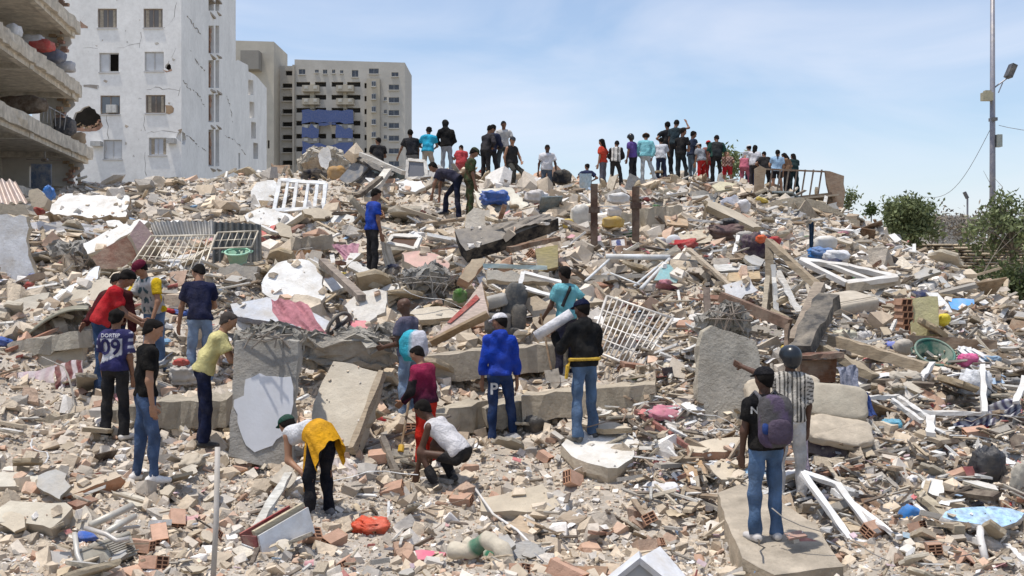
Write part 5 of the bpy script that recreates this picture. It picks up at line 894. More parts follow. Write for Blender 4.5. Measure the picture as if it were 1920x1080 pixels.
beam('wood_post', 'weathered plank edge along the thick cracked slab', 'plank', (716, 705, 13.6), (660, 850, 12.6), .07, .12, (.34, .27, .19), M_wood)
lump('concrete_lump', 'grey crumbled beam end behind the thick cracked slab', 'concrete lump', 640, 660, 190, 62, (.38, .355, .31), .6, .13, mat=M_conc, D=15.3, seed=3, depth=.4)
lump('concrete_lump', 'dusty concrete mass under the black wheel', 'concrete lump', 690, 650, 120, 60, (.42, .385, .33), .6, .13, mat=M_conc, D=15.9, seed=6, depth=.5)
beam('concrete_beam', 'long broken concrete beam crossing behind the blue hoodie man', 'beam', (785, 692, 16.6), (1072, 664, 16.9), .55, .42, (.46, .40, .315), jit=.025, seg=16, lift=0, mark='the long broken beam')
beam('concrete_ledge', 'concrete ledge with tile joints right of the man with the roll', 'ledge', (985, 762, 14.9), (1232, 740, 14.6), .5, .36, (.49, .42, .32), jit=.02, seg=12, lift=0)
beam('concrete_ledge', 'rough ledge left of the blue hoodie man', 'ledge', (770, 800, 14.5), (905, 770, 15.2), .5, .34, (.46, .40, .31), jit=.05, seg=9, lift=0); beam('concrete_ledge', 'ledge piece between the blue hoodie and the black bag', 'ledge', (905, 782, 14.9), (992, 766, 15.1), .5, .3, (.45, .395, .31), jit=.04, seg=6, lift=0)
# -- pink sheet, mattress, wheel, case
slab('mattress_board', 'long pale grey board under the pink sheet', 'board', [(432, 570), (500, 557), (560, 572), (618, 602), (606, 628), (550, 610), (440, 592)], (0, -.62, .78), .12, (.52, .54, .58), (.22, .24, .30), D=16.9, rough=.01)
cloth('pink_sheet', 'pink sheet draped over the pale board left of the black wheel', 'sheet', [(505, 560), (572, 566), (616, 634), (520, 602)], (0, -.7, .7), (.50, .22, .25), .07, D=16.4, anchor=(560, 605), seed=1, mat=M_cloth, mark='the pink sheet', lift=.16)
wc = P(636, 612, 16.2); wr = thing('spoked_ring', 'black spoked wheel standing on edge beside the pink sheet', 'wheel', tuple(wc-np.array([0, 0, .22]))); wu = nrm((.72, .55, .28)); wv = nrm((.18, -.2, .96)); wn = np.cross(wu, wv)
V, F = tube([wc+.2*(wu*math.cos(i/28*6.2832)+wv*math.sin(i/28*6.2832)) for i in range(29)], .028, 8, False); add('rim', V, F, M_plas, DARK, root=wr, smooth=True); add('hub', *superell(wc, wu*.07, wv*.07, wn*.03, .6, 14, 8), M_plas, DARK, root=wr, smooth=True)
for k in range(4): a = .4+k*math.pi/2; d = wu*math.cos(a)+wv*math.sin(a); add('spoke', *bar(wc+d*.05, wc+d*.2, .065, .03, wn), M_plas, DARK, root=wr)
lm('the black wheel', 636, 612)
slab('pink_case', 'pink plastic case right of the black wheel', 'case', [(656, 601), (686, 601), (702, 627), (664, 627)], (0, -.6, .8), .07, (.55, .16, .19), (.45, .1, .13), D=16.1, rough=0, mat=M_plas)
# -- white plaster plates on the left slope
for lb, px_, D_, n_ in (('round white plaster plate in the middle of the left slope', [(491, 532), (505, 508), (522, 493), (545, 487), (565, 485), (592, 498), (606, 520), (609, 545), (601, 574), (570, 572), (545, 570), (510, 560), (492, 548)], 18.3, (.05, -.72, .69)),
        ('white plaster plate left of the royal blue shirt man', [(589, 407), (611, 399), (638, 399), (660, 405), (676, 412), (680, 440), (650, 449), (622, 454), (608, 442), (600, 420)], 24.5, (0, -.7, .7)), ('long ragged white plate above the red box', [(458, 404), (475, 395), (495, 388), (530, 399), (552, 407), (581, 420), (600, 436), (595, 443), (552, 434), (520, 428), (487, 426), (463, 415)], 25.5, (0, -.75, .66)),
        ('upright white plate left of the white shelf frame', [(467, 383), (470, 358), (482, 342), (503, 337), (517, 342), (514, 388), (498, 396)], 28, (-.2, -.85, .5)), ('thin white plate at the foot of the white block', [(378, 371), (396, 376), (415, 390), (436, 404), (423, 409), (391, 393)], 29, (0, -.7, .7)), ('white plate on the ridge below the turquoise shirt person', [(742, 342), (762, 336), (790, 339), (797, 350), (780, 360), (748, 356)], 28.5, (0, -.7, .7)),
        ('pale broken plate below the steel beam', [(644, 572), (672, 548), (706, 542), (727, 545), (722, 585), (690, 604), (655, 600)], 17.1, (.05, -.72, .69)), ('white slab fragment near the left grille top', [(386, 352), (430, 344), (470, 348), (474, 358), (430, 362), (395, 362)], 33, (0, -.8, .6))):
    slab('white_plate', lb, 'plaster plate', px_, n_, .12, (.76, .755, .74) if 'pale' not in lb else (.66, .63, .58), (.47, .42, .36), D=D_, anchor=max(px_, key=lambda q: q[1]), rough=.05, mark=('the round white plate' if 'round' in lb else None))
frame('shelf_frame', 'white metal shelf frame leaning on the left ridge', 'frame', [(525, 338), (611, 344), (606, 391), (514, 395)], (0, -.85, .5), .10, .07, vm=(.18, .38, .62, .82), col=(.72, .74, .76), D=27, lift=.05, mark='the white shelf frame')
lump('paper_heap', 'pile of stacked papers and boards at the left crest', 'heap', 603, 305, 80, 54, (.52, .48, .41), .6, .16, D=35.5, seed=5, mat=M_conc); slab('white_board', 'upright white board on the paper heap', 'board', [(597, 292), (604, 278), (616, 276), (622, 300), (612, 318), (600, 312)], (.3, -.9, .3), .1, (.70, .68, .65), CONC, D=34.8)
lump('dark_bundle', 'black cloth bundle beneath the paper heap', 'bundle', 588, 328, 44, 22, (.02, .02, .028), .7, .15, D=33.5); lump('tan_cushion', 'brown tan lampshade shaped cushion on the left crest', 'cushion', 631, 329, 36, 36, (.36, .21, .08), .75, .08, D=32.5, seed=7, mark='the brown cushion')
for lb, px_, c, n_ in (('dark grey panel tilted on the left crest', [(636, 335), (662, 305), (692, 311), (676, 330), (652, 346)], (.15, .16, .18), (-.3, -.85, .4)), ('black charred panel beside the white diagonal beam', [(655, 296), (672, 285), (712, 316), (704, 345), (680, 372), (664, 350)], (.035, .033, .035), (-.2, -.9, .35)), ('black board behind the long pale bar', [(660, 290), (690, 286), (745, 318), (735, 330), (690, 312)], (.05, .05, .055), (0, -.8, .6))):
    slab('dark_board', lb, 'panel', px_, n_, .12, c, c, D=31.5, anchor=px_[-1], rough=.01, mat=M_plas)
beam('white_beam', 'white diagonal beam leaning on the black charred panel', 'beam', (690, 376, 29), (727, 322, 30.5), .22, .14, (.66, .62, .55)); beam('pale_bar', 'long pale bar lying on the crest left of the ridge people', 'bar', (676, 291, 31.5), (757, 326, 30.5), .16, .12, (.56, .54, .5), M_wood); beam('dark_plank', 'dark brown plank under the white diagonal beam', 'plank', (672, 370, 28.8), (714, 335, 29.5), .2, .1, (.09, .07, .055), M_wood)
frame('window_frame', 'white window frame with grey pane propped on the ridge', 'frame', [(764, 300), (797, 302), (800, 334), (762, 334)], (0, -.95, .3), .09, .06, col=(.66, .63, .58), D=31, glass=(.16, .16, .17))
slab('red_box', 'small bright red box in the left slope', 'box', [(490, 428), (517, 421), (510, 438), (492, 443)], (0, -.8, .6), .2, (.55, .03, .035), (.35, .02, .02), D=23.5, rough=0, mat=M_plas, mark='the red box')
beam('wood_plank', 'reddish brown plank right of the red box', 'plank', (512, 450, 23), (565, 426, 24), .2, .07, (.22, .10, .07), M_wood); slab('wood_cabinet', 'brown wooden cabinet side half buried under rubble', 'cabinet', [(530, 470), (602, 468), (604, 487), (528, 489)], (0, -.95, .3), .4, (.19, .09, .03), (.12, .06, .03), D=21.3, rough=0, mat=M_wood)
beam('rubble_beam', 'broken concrete beam above the brown wooden cabinet', 'beam', (548, 462, 21.6), (625, 458, 21.8), .4, .28, (.43, .37, .29), jit=.05, seg=8)
cloth('pink_cloth', 'pink cloth hanging left of the royal blue shirt man', 'cloth', [(622, 457), (674, 458), (672, 512), (645, 486)], (0, -.85, .5), (.55, .30, .36), .06, D=20.9, anchor=(660, 510), seed=3, mat=M_cloth, mark='the pink hanging cloth')
cloth('cream_curtain', 'cream torn curtain hanging right of the royal blue shirt man', 'curtain', [(711, 438), (724, 440), (747, 506), (722, 502)], (0, -.95, .3), (.56, .49, .40), .05, D=20.7, anchor=(735, 503), seed=6)
beam('steel_beam', 'rusty steel channel lying diagonally below the round white plate', 'steel beam', (604, 492, 19.8), (678, 562, 17.3), .14, .10, (.25, .205, .17), M_rust, jit=.004, mark='the diagonal steel channel')
frame('window_frame', 'white window frame with brown board right of the royal blue shirt man', 'frame', [(737, 442), (789, 445), (778, 467), (726, 456)], (0, -.65, .76), .08, .06, col=(.62, .60, .56), D=20.8, glass=(.10, .055, .03))
slab('pink_block', 'concrete block with pink painted top and hanging rebar', 'block', [(754, 474), (785, 470), (822, 478), (843, 494), (838, 506), (800, 506), (758, 490)], (0, -.5, .86), .3, (.56, .36, .31), (.42, .36, .28), D=19.7, rough=.03, mark='the pink topped block')
lump('concrete_lump', 'grey concrete lump under the pink topped block', 'concrete lump', 800, 522, 86, 40, GREY, .6, .15, mat=M_conc, D=19.4, seed=8, depth=.5); rebars('bent rebar fringe hanging below the pink topped block', 795, 528, 90, 34, 12, D=19.1, col=(.26, .24, .22))
lump('blue_cloth', 'blue tarpaulin scrap right of the soldier', 'tarpaulin', 928, 370, 50, 24, (.03, .10, .36), .7, .25, D=26.5, mat=M_bag, seed=3)
slab('pale_slab', 'pale cream slab in front of the blue tarpaulin scrap', 'slab', [(885, 355), (960, 352), (990, 385), (965, 398), (900, 390)], FL, .15, (.62, .59, .50), CONC, D=26.6)
for lb, px_ in (('white rag on the ridge slope below the white t-shirt man', (1005, 368, 40, 22)), ('white crumpled sack behind the grey box spring', (985, 398, 46, 18))): lump('white_rag', lb, 'rag', px_[0], px_[1], px_[2], px_[3], (.60, .57, .56), .7, .2, D=27)
lump('dark_lump', 'dark lump for a hidden person at the ridge right of the sitting white shirt man', 'bag', 1054, 332, 34, 26, (.02, .022, .028), .6, .12, D=32.5)  # plain lump in place of a half hidden dark figure
# -- box spring and furniture in the centre
slab('box_spring', 'tilted grey box spring bed with torn cover and black side', 'bed base', [(852, 430), (905, 424), (965, 413), (1019, 400), (1047, 409), (968, 438), (874, 470), (862, 455)], (-.06, -.64, .77), .30, (.20, .185, .17), (.022, .022, .025), D=20.6, anchor=(874, 470), rough=.015, mat=M_rag, step=.3, bulge=.01, mark='the grey box spring')
cloth('torn_cover', 'torn brown grey cover rucked up on the box spring', 'cloth', [(925, 424), (1022, 400), (1038, 409), (960, 434)], (-.06, -.64, .77), (.24, .215, .19), .06, D=20.9, anchor=(960, 434), seed=5, lift=.07)
beam('wood_plank', 'dark reddish plank under the box spring', 'plank', (955, 470, 20.3), (1045, 450, 21), .2, .09, (.16, .085, .05), M_wood)
slab('yellow_cabinet', 'faded yellow cabinet panel below the box spring corner', 'cabinet', [(1003, 466), (1046, 459), (1046, 500), (1010, 509)], (-.1, -.97, .2), .35, (.50, .42, .20), (.2, .15, .08), D=20.3, rough=0, mat=M_wood, mark='the yellow cabinet panel')
slab('masonry_block', 'beige masonry block left under the box spring', 'block', [(860, 520), (884, 486), (912, 484), (896, 506), (880, 530)], (.2, -.85, .5), .3, (.46, .36, .25), BRICK, D=19.2)
beam('blue_pipe', 'pale blue pipe below the yellow cabinet panel', 'pipe', (906, 501, 19.4), (1026, 505, 19.5), .07, .07, (.42, .56, .58), M_plas); slab('concrete_plate', 'long grey concrete slab under the pale blue pipe', 'slab', [(912, 508), (1028, 512), (1030, 528), (915, 524)], (0, -.9, .4), .2, (.40, .37, .32), CONC, D=19.2)
frame('window_frame', 'white window frame part left of the pale turquoise man', 'frame', [(981, 511), (1056, 531), (1046, 558), (974, 538)], (0, -.75, .66), .07, .05, col=(.72, .72, .72), D=18)
o, t = slab('wooden_tray', 'tilted wooden drawer with white and red lining', 'drawer', [(903, 528), (917, 592), (862, 618), (810, 646), (807, 636), (855, 593), (880, 560)], (-.28, -.80, .53), .10, (.58, .46, .40), (.28, .18, .10), D=17.3, anchor=(810, 646), rough=.01, mat=M_wood, mark='the tilted wooden drawer')
pn = nrm((-.28, -.80, .53)); V, F, C = plate(plane_pts([(893, 552), (899, 560), (845, 606), (838, 604)], t[0]+pn*.02, pn), pn, .03, (.42, .09, .08), (.3, .06, .05), .01, .2, 0); sub('red_strip', V, F, M_wood, C, o, o.location)
V, F = bar(t[1]+pn*.06, t[3]+pn*.06, .05, .16, pn); sub('side_board', V, F, M_wood, (.30, .20, .11), o, o.location)
AC = P(950, 628, 17.9); ar = thing('armchair', 'dusty dark grey armchair lying askew in the rubble', 'armchair', tuple(AC)); kk = 17.9/FP
for nm, (x, y, wx, hz_, dep, tl), c in (('backrest', (962, 576, 44, 92, .22, .25), (.075, .08, .085)), ('seat', (934, 606, 52, 44, .5, .05), (.10, .10, .105)), ('arm', (972, 600, 30, 62, .4, .1), (.05, .053, .058)), ('seat_cushion', (930, 565, 44, 26, .45, -.25), (.34, .33, .31)), ('base', (948, 622, 70, 22, .45, 0), (.06, .062, .066))):
    V, F = superell(P(x, y, 18.1), np.array([math.cos(tl), 0, -math.sin(tl)])*wx*kk/2, (0, dep/2, 0), np.array([math.sin(tl), 0, math.cos(tl)])*hz_*kk/2, .45, 26, 16, .04, x); add(nm, V, F, M_rag, c, root=ar, smooth=True)
lm('the dark armchair', 950, 590)
lump('green_cloth', 'bright green cloth scrap above the wooden drawer', 'cloth', 862, 555, 24, 24, (.06, .17, .03), .6, .2, D=18.4)
def brickwall(name, label, pix, n, thick, D, col, nx=3, ny=6, anchor=None, mark=None, cellcol=(.40, .17, .10)):
    """fallen wall piece: smooth face plus rows of hollow clay bricks on its left rim"""
    o, top = slab(name, label, 'wall piece', pix, n, thick, col, BRICK, D=D, anchor=anchor, rough=.015, mark=mark); return o, top
slab('hollow_block_chunk', 'broken hollow block panel right of the dark armchair', 'wall piece', [(984, 562), (1005, 553), (1030, 570), (1047, 592), (1036, 626), (1014, 622), (998, 592)], (-.3, -.8, .5), .16, (.44, .36, .27), (.42, .25, .17), D=17.8, rough=.05)
slab('wood_board', 'small tan wooden board in front of the dark armchair', 'board', [(958, 634), (985, 616), (1002, 618), (976, 637)], (0, -.6, .8), .05, (.42, .31, .19), (.2, .13, .08), D=17, rough=0, mat=M_wood)
for x, y0, y1, lb in ((1114, 345, 484, 'left one of the two rusty steel posts'), (1192, 350, 474, 'right one of the two rusty steel posts')):
    D_ = 22.2; a, b = P(x, y1+12, D_), P(x, y0, D_); rt = thing('steel_post', lb, 'post', tuple(a)); pr_ = [bar(a+np.array([dx, dy, 0]), b+np.array([dx, dy, 0]), w_, t_, (0, 1, 0)) for dx, dy, w_, t_ in ((0, -.06, .14, .015), (0, .06, .14, .015), (0, 0, .015, .12))]
    V, F, C = join(pr_); add('i_section', V, F, M_rust, (.085, .045, .03), root=rt); z = P(0, 392 if x < 1150 else 384, D_)[2]; add('bracket', *abox(a[0]-.11, a[0]+.11, D_-.09, D_+.09, z-.08, z+.04), M_rust, (.07, .04, .03), root=rt); lm('the '+lb[:5].strip()+' rusty post', x, 420)
beam('cross_plate', 'thin pale plate spanning the two rusty steel posts', 'plate', (1121, 391, 22.35), (1187, 388, 22.35), .12, .02, (.55, .54, .52), M_metal)
o = slab('dark_board', 'dark brown board between the feet of the rusty posts', 'board', [(1120, 455), (1188, 452), (1190, 478), (1122, 482)], (0, -1, .1), .06, (.10, .065, .05), (.08, .05, .04), D=22.6, rough=0, mat=M_wood)
pf = thing('framed_picture', 'small framed blue drawing leaning between the rusty posts', 'picture', tuple(P(1160, 474, 22.1))); q = [P(1144, 449, 22.15), P(1172, 446, 22.15), P(1175, 472, 22.0), P(1147, 475, 22.0)]
for i in range(4): add('frame_bar', *bar(q[i], q[(i+1) % 4], .035, .03, (0, -1, 0)), M_wood, (.20, .11, .07), root=pf)
add('picture_sheet', np.array(q), [(0, 1, 2, 3)], M_plast, (.70, .68, .68), root=pf); cq = sum(q)/4+np.array([0, -.012, 0])
for dz_, dx_, s_, sz in ((.07, .0, .05, .05), (-.03, .01, .06, .08), (-.09, -.01, .075, .03)): V, F = superell(cq+np.array([dx_, 0, dz_]), (s_, 0, 0), (0, .004, 0), (0, 0, sz), .8, 14, 8); add('blue_figure', V, F, M_plast, (.10, .16, .46), root=pf)
for lb, a, b, hgt, c in (('beige concrete tier below the right crowd', (1040, 378, 31), (1265, 372, 31), .46, (.48, .425, .32)), ('lower beige concrete tier right of the rusty posts', (1198, 410, 27.5), (1268, 404, 27.8), .5, (.46, .40, .31)), ('beige concrete tier behind the rusty posts', (1070, 425, 27), (1190, 420, 27.4), .55, (.46, .405, .31))): beam('concrete_tier', lb, 'ledge', a, b, .8, hgt, c, jit=.03, seg=12, lift=0)
for lb, x, y, w_, h_, c in (('yellow foam lump behind the left rusty post', 1062, 420, 34, 18, (.62, .46, .10)), ('tan yellow foam slab between the rusty posts', 1150, 417, 40, 22, (.50, .34, .10)), ('white cloth between the tops of the rusty posts', 1152, 398, 26, 20, (.58, .54, .5)), ('white appliance lump behind the right rusty post', 1160, 372, 40, 20, (.62, .61, .60)), ('white broken cistern left of the left rusty post', 1090, 410, 40, 50, (.60, .58, .54))): lump('foam_lump' if 'foam' in lb else 'white_lump', lb, 'foam' if 'foam' in lb else 'lump', x, y, w_, h_, c, .6, .12, D=25.5)
for lb, a, b, w_ in (('thick white pipe below the framed picture', (1136, 481, 20.5), (1256, 483, 20.5), .11), ('white pipe slanting down from the thick pipe end', (1255, 486, 20.4), (1202, 541, 18.6), .07), ('thin white pipe beside the slanting white pipe', (1243, 492, 20.4), (1190, 536, 18.8), .05), ('pale pipe slanting left from the thick white pipe', (1142, 487, 20.4), (1098, 527, 18.8), .05), ('thin white stick above the big white grille', (1145, 512, 19), (1200, 534, 18.4), .03)):
    p, q = P(*a), P(*b); add('white_pipe', *tube([p, (p+q)/2, q], w_/2, 10), M_plas, (.62, .64, .65), smooth=True, label=lb, cat='pipe')
slab('cyan_plate', 'triangular cyan painted plate right of the white pipes', 'plate', [(1227, 524), (1246, 493), (1257, 496), (1275, 518), (1268, 530)], (0, -.8, .6), .1, (.28, .50, .52), CONC, D=19, mark='the cyan triangular plate')
wp = P(1263, 457, 22.5); V, F = superell(wp, (.17, 0, .03), (0, .06, 0), (-.03, 0, .19), .85, 24, 12); add('white_disc', V, F, M_plas, (.64, .66, .68), smooth=True, label='oval white plastic disc right of the rusty posts', cat='disc')
lump('white_shell', 'small white plastic shell left of the oval disc', 'shell', 1238, 452, 24, 14, (.6, .6, .6), .7, .08, D=22.5, mat=M_plas)
frame('steel_gate', 'big white barred steel gate lying right of the man with the roll', 'gate', [(1138, 555), (1261, 597), (1199, 692), (1104, 654)], (-.05, -.70, .71), .032, .032, vm=[i/12 for i in range(1, 12)], hm=(.28, .52, .76), col=(.62, .58, .53), D=15.6, anchor=(1199, 692), mat=M_metal, part='gate_bar', roundbar=True, mark='the white steel gate', lift=.12)
slab('masonry_block', 'hollow brick block with pale top right of the white gate', 'block', [(1228, 682), (1270, 676), (1314, 690), (1312, 705), (1250, 692)], (0, -.5, .86), .24, (.52, .46, .36), (.42, .26, .17), D=14.9)
# -- right centre: leaning column, timber, steel
slab('broken_column', 'leaning pale grey column slab on the right with crumbled top', 'column', [(1312, 648), (1319, 622), (1337, 611), (1370, 622), (1417, 640), (1426, 673), (1424, 702), (1405, 745), (1382, 793), (1345, 795), (1307, 791), (1309, 720)], (.06, -.985, .16), .34, (.44, .41, .355), (.46, .42, .34), D=14.0, anchor=(1345, 795), rough=.012, mat=M_conc, mark='the right leaning column')
lump('concrete_lump', 'crumbled grey concrete crown of the right leaning column', 'concrete lump', 1362, 606, 92, 56, (.40, .38, .345), .6, .16, mat=M_conc, D=14.6, seed=12, depth=.4); rebars('thin rebar on the right leaning column top', 1370, 590, 80, 50, 8, D=14.3)
beam('steel_beam', 'rusty steel beam above the right leaning column', 'steel beam', (1352, 560, 16.4), (1480, 612, 15.6), .12, .15, (.19, .12, .085), M_rust, jit=.004, mark='the rusty steel beam')
beam('steel_beam', 'short rusty upright under the rusty steel beam', 'post', (1327, 600, 15.2), (1325, 545, 15.6), .09, .09, (.12, .09, .075), M_rust); beam('steel_beam', 'thin rusty upright at the steel beam right end', 'post', (1472, 665, 14.8), (1477, 612, 15), .06, .06, (.2, .14, .1), M_rust)
for lb, a, b, w_, t_, c in (('upright weathered timber post on the right slope', (1443, 596, 17.2), (1443, 455, 17.6), .13, .11, (.25, .20, .14)), ('timber rafter sloping right from the upright post', (1440, 455, 17.6), (1538, 545, 16.8), .14, .10, (.36, .28, .19)), ('grey timber post leaning below the rafter end', (1537, 540, 16.8), (1490, 645, 15.3), .17, .14, (.26, .21, .165)), ('pale upright plank beside the timber post', (1432, 590, 17), (1440, 520, 17.3), .08, .04, (.48, .41, .31)),
        ('grey metal strip beside the pale upright plank', (1456, 592, 17), (1450, 500, 17.4), .07, .03, (.42, .42, .41)), ('white plank right of the upright timber post', (1498, 590, 16.6), (1458, 512, 17.4), .10, .03, (.56, .55, .53)), ('long pale rafter above the white gate side', (1372, 540, 18.4), (1290, 470, 20.4), .10, .06, (.40, .33, .25)), ('brown rafter running towards the upright timber', (1390, 545, 18.4), (1322, 505, 19.5), .12, .07, (.20, .14, .095)), ('dark rail across the debris right of the rusty posts', (1290, 414, 23), (1355, 420, 22.6), .07, .05, (.46, .46, .46))):
    beam('timber', lb, 'timber', a, b, w_, t_, c, M_wood if 'metal' not in lb else M_metal, seg=8, mark=('the upright timber post' if lb.startswith('upright') else None))
beam('charred_post', 'thick dark charred post leaning behind the helmet man', 'post', (1500, 668, 14.6), (1553, 566, 15.8), .30, .22, (.065, .062, .06), M_wood, jit=.03, seg=8, mark='the dark charred post')
slab('torn_sheet', 'torn pale grey sheet metal left of the upright timber', 'sheet', [(1355, 535), (1385, 528), (1405, 520), (1420, 545), (1398, 552), (1385, 566), (1362, 556)], (0, -.8, .6), .03, (.54, .55, .57), CONC, D=17.8, rough=.03, mat=M_metal)
for lb, px_, c, D_ in (('flat tan board in the middle of the right debris', [(1366, 512), (1424, 508), (1426, 522), (1366, 528)], (.52, .39, .24), 18.6), ('white plastic tray above the tan board', [(1338, 496), (1390, 494), (1396, 506), (1342, 508)], (.62, .61, .58), 19.2), ('beige slab left of the purple brown cloth', [(1272, 436), (1322, 430), (1336, 444), (1330, 456), (1276, 456)], (.56, .49, .38), 22.5), ('orange tan plaster piece below the tilted dark panel', [(1246, 404), (1290, 412), (1290, 424), (1252, 420)], (.52, .37, .24), 25)): slab('board', lb, 'board', px_, (0, -.65, .76), .07, c, tuple(x*.6 for x in c), D=D_, rough=.01, mat=M_wood)
# -- bed frame and heap at the right crest
bf = thing('bed_frame', 'broken wooden bed frame with slatted rail on the right crest', 'bed frame', tuple(P(1490, 395, 33))); zf = P(0, 0, 33)
for part, px_, c in (('head_board', [(1416, 316), (1426, 311), (1437, 316), (1433, 345), (1430, 372), (1424, 400), (1408, 400), (1413, 370), (1416, 345)], (.34, .24, .155)), ('foot_board', [(1548, 320), (1556, 321), (1583, 330), (1582, 345), (1585, 360), (1580, 398), (1551, 390), (1556, 365), (1551, 345)], (.30, .20, .135))):
    V, F, C = plate(plane_pts(px_, P(px_[6][0], 398, 33), (.1, -1, .02)), (.1, -1, .02), .1, c, tuple(x*.6 for x in c), .01, .3, 0); add(part, V, F, M_wood, C, root=bf)
add('side_rail', *bar(P(1436, 317, 33.2), P(1550, 322, 33.2), .05, .05), M_wood, (.2, .13, .09), root=bf)
for i in range(7): x = 1448+i*15.5; add('slat', *bar(P(x, 318, 33.2), P(x-9, 376, 33.2), .045, .03, (0, 1, 0)), M_wood, (.16, .115, .09), root=bf)
add('lower_rail', *bar(P(1428, 384, 33), P(1560, 370, 33), .08, .3), M_wood, (.12, .085, .06), root=bf); add('bed_board', *bar(P(1440, 378, 33.1), P(1566, 367, 33.0), .9, .05), M_wood, (.36, .3, .23), root=bf); lm('the broken bed frame', 1490, 350)
V = []; F = []
for j in range(2):
    for i in range(21):
        t = i/20; c_ = P(1422+190*t, 398-22*math.sin(math.pi*min(1, t*1.1+.0))+26*t*t, 31.2); 
        for dz_ in (-.16, .16): V.append(c_+np.array([0, 1.0*j, dz_]))
for i in range(20):
    a = 2*i; F += [(a, a+2, a+3, a+1), (a+42, a+43, a+45, a+44), (a+1, a+3, a+45, a+43), (a, a+42, a+44, a+2)]
F += [(0, 1, 43, 42), (40, 82, 83, 41)]; add('arched_slab', V, F, M_conc, (.50, .43, .325), label='long arched concrete slab under the broken bed frame', cat='slab'); lm('the arched slab', 1510, 390)
for lb, px_, c, n_ in (('dark grey tilted panel below the right crowd', [(1290, 362), (1318, 356), (1360, 372), (1352, 382), (1300, 374)], (.13, .135, .14), (0, -.7, .7)), ('pale yellow board below the broad man in black', [(1334, 348), (1350, 340), (1382, 344), (1380, 354), (1345, 358)], (.62, .57, .40), (0, -.7, .7)), ('white board left of the dark tilted panel', [(1268, 362), (1276, 350), (1290, 356), (1280, 372)], (.60, .57, .53), (0, -.8, .6)), ('blue grey plank below the dark tilted panel', [(1292, 372), (1300, 370), (1350, 394), (1330, 396), (1300, 386)], (.36, .40, .46), (0, -.7, .7)), ('pale plank beside the blue grey plank', [(1320, 378), (1330, 376), (1370, 392), (1352, 396)], (.50, .49, .48), (0, -.7, .7))): slab('tilted_board', lb, 'board', px_, n_, .08, c, tuple(x*.7 for x in c), D=30, rough=.01, mat=M_wood)
cloth('grey_sheet', 'grey lilac sheet right of the blue grey plank', 'sheet', [(1352, 374), (1378, 366), (1398, 386), (1350, 386)], (0, -.75, .66), (.34, .35, .40), .08, D=29.5, anchor=(1375, 386), seed=8); lump('white_sack', 'white sack beside the grey lilac sheet', 'sack', 1394, 388, 26, 26, (.62, .61, .62), .7, .15, D=29.3)
lump('brown_cloth', 'purple brown cloth in the right debris', 'cloth', 1362, 435, 64, 26, (.13, .085, .085), .7, .22, D=22.8, seed=11); lump('black_bag', 'black bag on the purple brown cloth', 'bag', 1368, 419, 34, 20, (.015, .016, .02), .75, .12, D=22.9, mat=M_bag)
lump('grey_pillow', 'grey pillow right of the purple brown cloth', 'pillow', 1398, 444, 34, 20, (.36, .35, .34), .6, .1, D=22.2); beam('white_post', 'white plastic leg standing below the grey pillow', 'leg', (1377, 480, 21), (1384, 445, 21.6), .07, .05, (.66, .66, .66), M_plas)
lump('clothes_pile', 'pile of red navy and orange clothes left of the timber post', 'clothes', 1420, 462, 56, 44, (.05, .03, .06), .65, .2, D=21, seed=13); lump('orange_cloth', 'bright orange cloth on the clothes pile', 'cloth', 1428, 448, 20, 14, (.62, .10, .03), .7, .2, D=20.7); lump('red_cloth', 'dark red cloth beside the bright orange cloth', 'cloth', 1452, 452, 26, 16, (.38, .03, .04), .7, .2, D=20.9)
# -- right slope
cloth('navy_cloth', 'navy cloth hanging upright on the right slope', 'cloth', [(1516, 418), (1526, 418), (1526, 470), (1518, 470)], (0, -1, .1), (.012, .03, .06), .03, D=22.8, anchor=(1520, 470), mat=M_cloth); lump('blue_cloth', 'bright blue patterned cloth below the white round seat', 'cloth', 1540, 475, 44, 22, (.05, .17, .42), .7, .2, D=21.5, seed=2); lump('round_seat', 'white round seat on the right slope', 'seat', 1550, 456, 42, 28, (.64, .61, .56), .65, .05, D=21.9, mat=M_plas); lump('white_bedding', 'white bedding heap right of the round seat', 'bedding', 1570, 482, 46, 26, (.64, .64, .66), .75, .12, D=21.2, seed=21); lump('navy_jacket', 'navy jacket lying under the white bedding heap', 'jacket', 1552, 497, 56, 22, (.015, .025, .075), .7, .2, D=20.6, seed=15)
frame('window_frame', 'long white window frame lying flat on the right slope', 'frame', [(1500, 488), (1590, 500), (1682, 521), (1587, 532)], (0, -.5, .87), .10, .09, vm=(.5,), col=(.62, .60, .57), D=19.8, anchor=(1587, 532), mark='the long white window frame', lift=.12)
beam('box_board', 'brown beige box side under the long white window frame', 'board', (1590, 543, 19.5), (1684, 530, 20), .1, .17, (.42, .35, .26), M_wood)
for lb, x, y, c in (('beige quilted mattress on top of a white one', 1597, 573, (.46, .41, .34)), ('white mattress under the beige quilted one', 1594, 600, (.54, .54, .56))):
    c0 = P(x, y, 17.6); k_ = 17.6/FP; root = thing('mattress', lb, 'mattress', tuple(c0-np.array([0, 0, .12]))); V, F = superell(c0+np.array([0, .35, .03]), np.array([44*k_, .1, .06]), (-.1, .5, .06), (0, -.03, 13*k_), .28, 40, 14, .02, x); add('cover', V, F, M_rag, c, root=root, smooth=True)
    for s in (-1, 1): pts = [c0+np.array([44*k_*u, -.155+.1*u+.02, .06*u+s*10*k_+.01]) for u in np.linspace(-.95, .95, 9)]; add('piping', *tube(pts, .008, 5), M_rag, tuple(v*.8 for v in c), root=root)
lm('the two mattresses', 1595, 585)
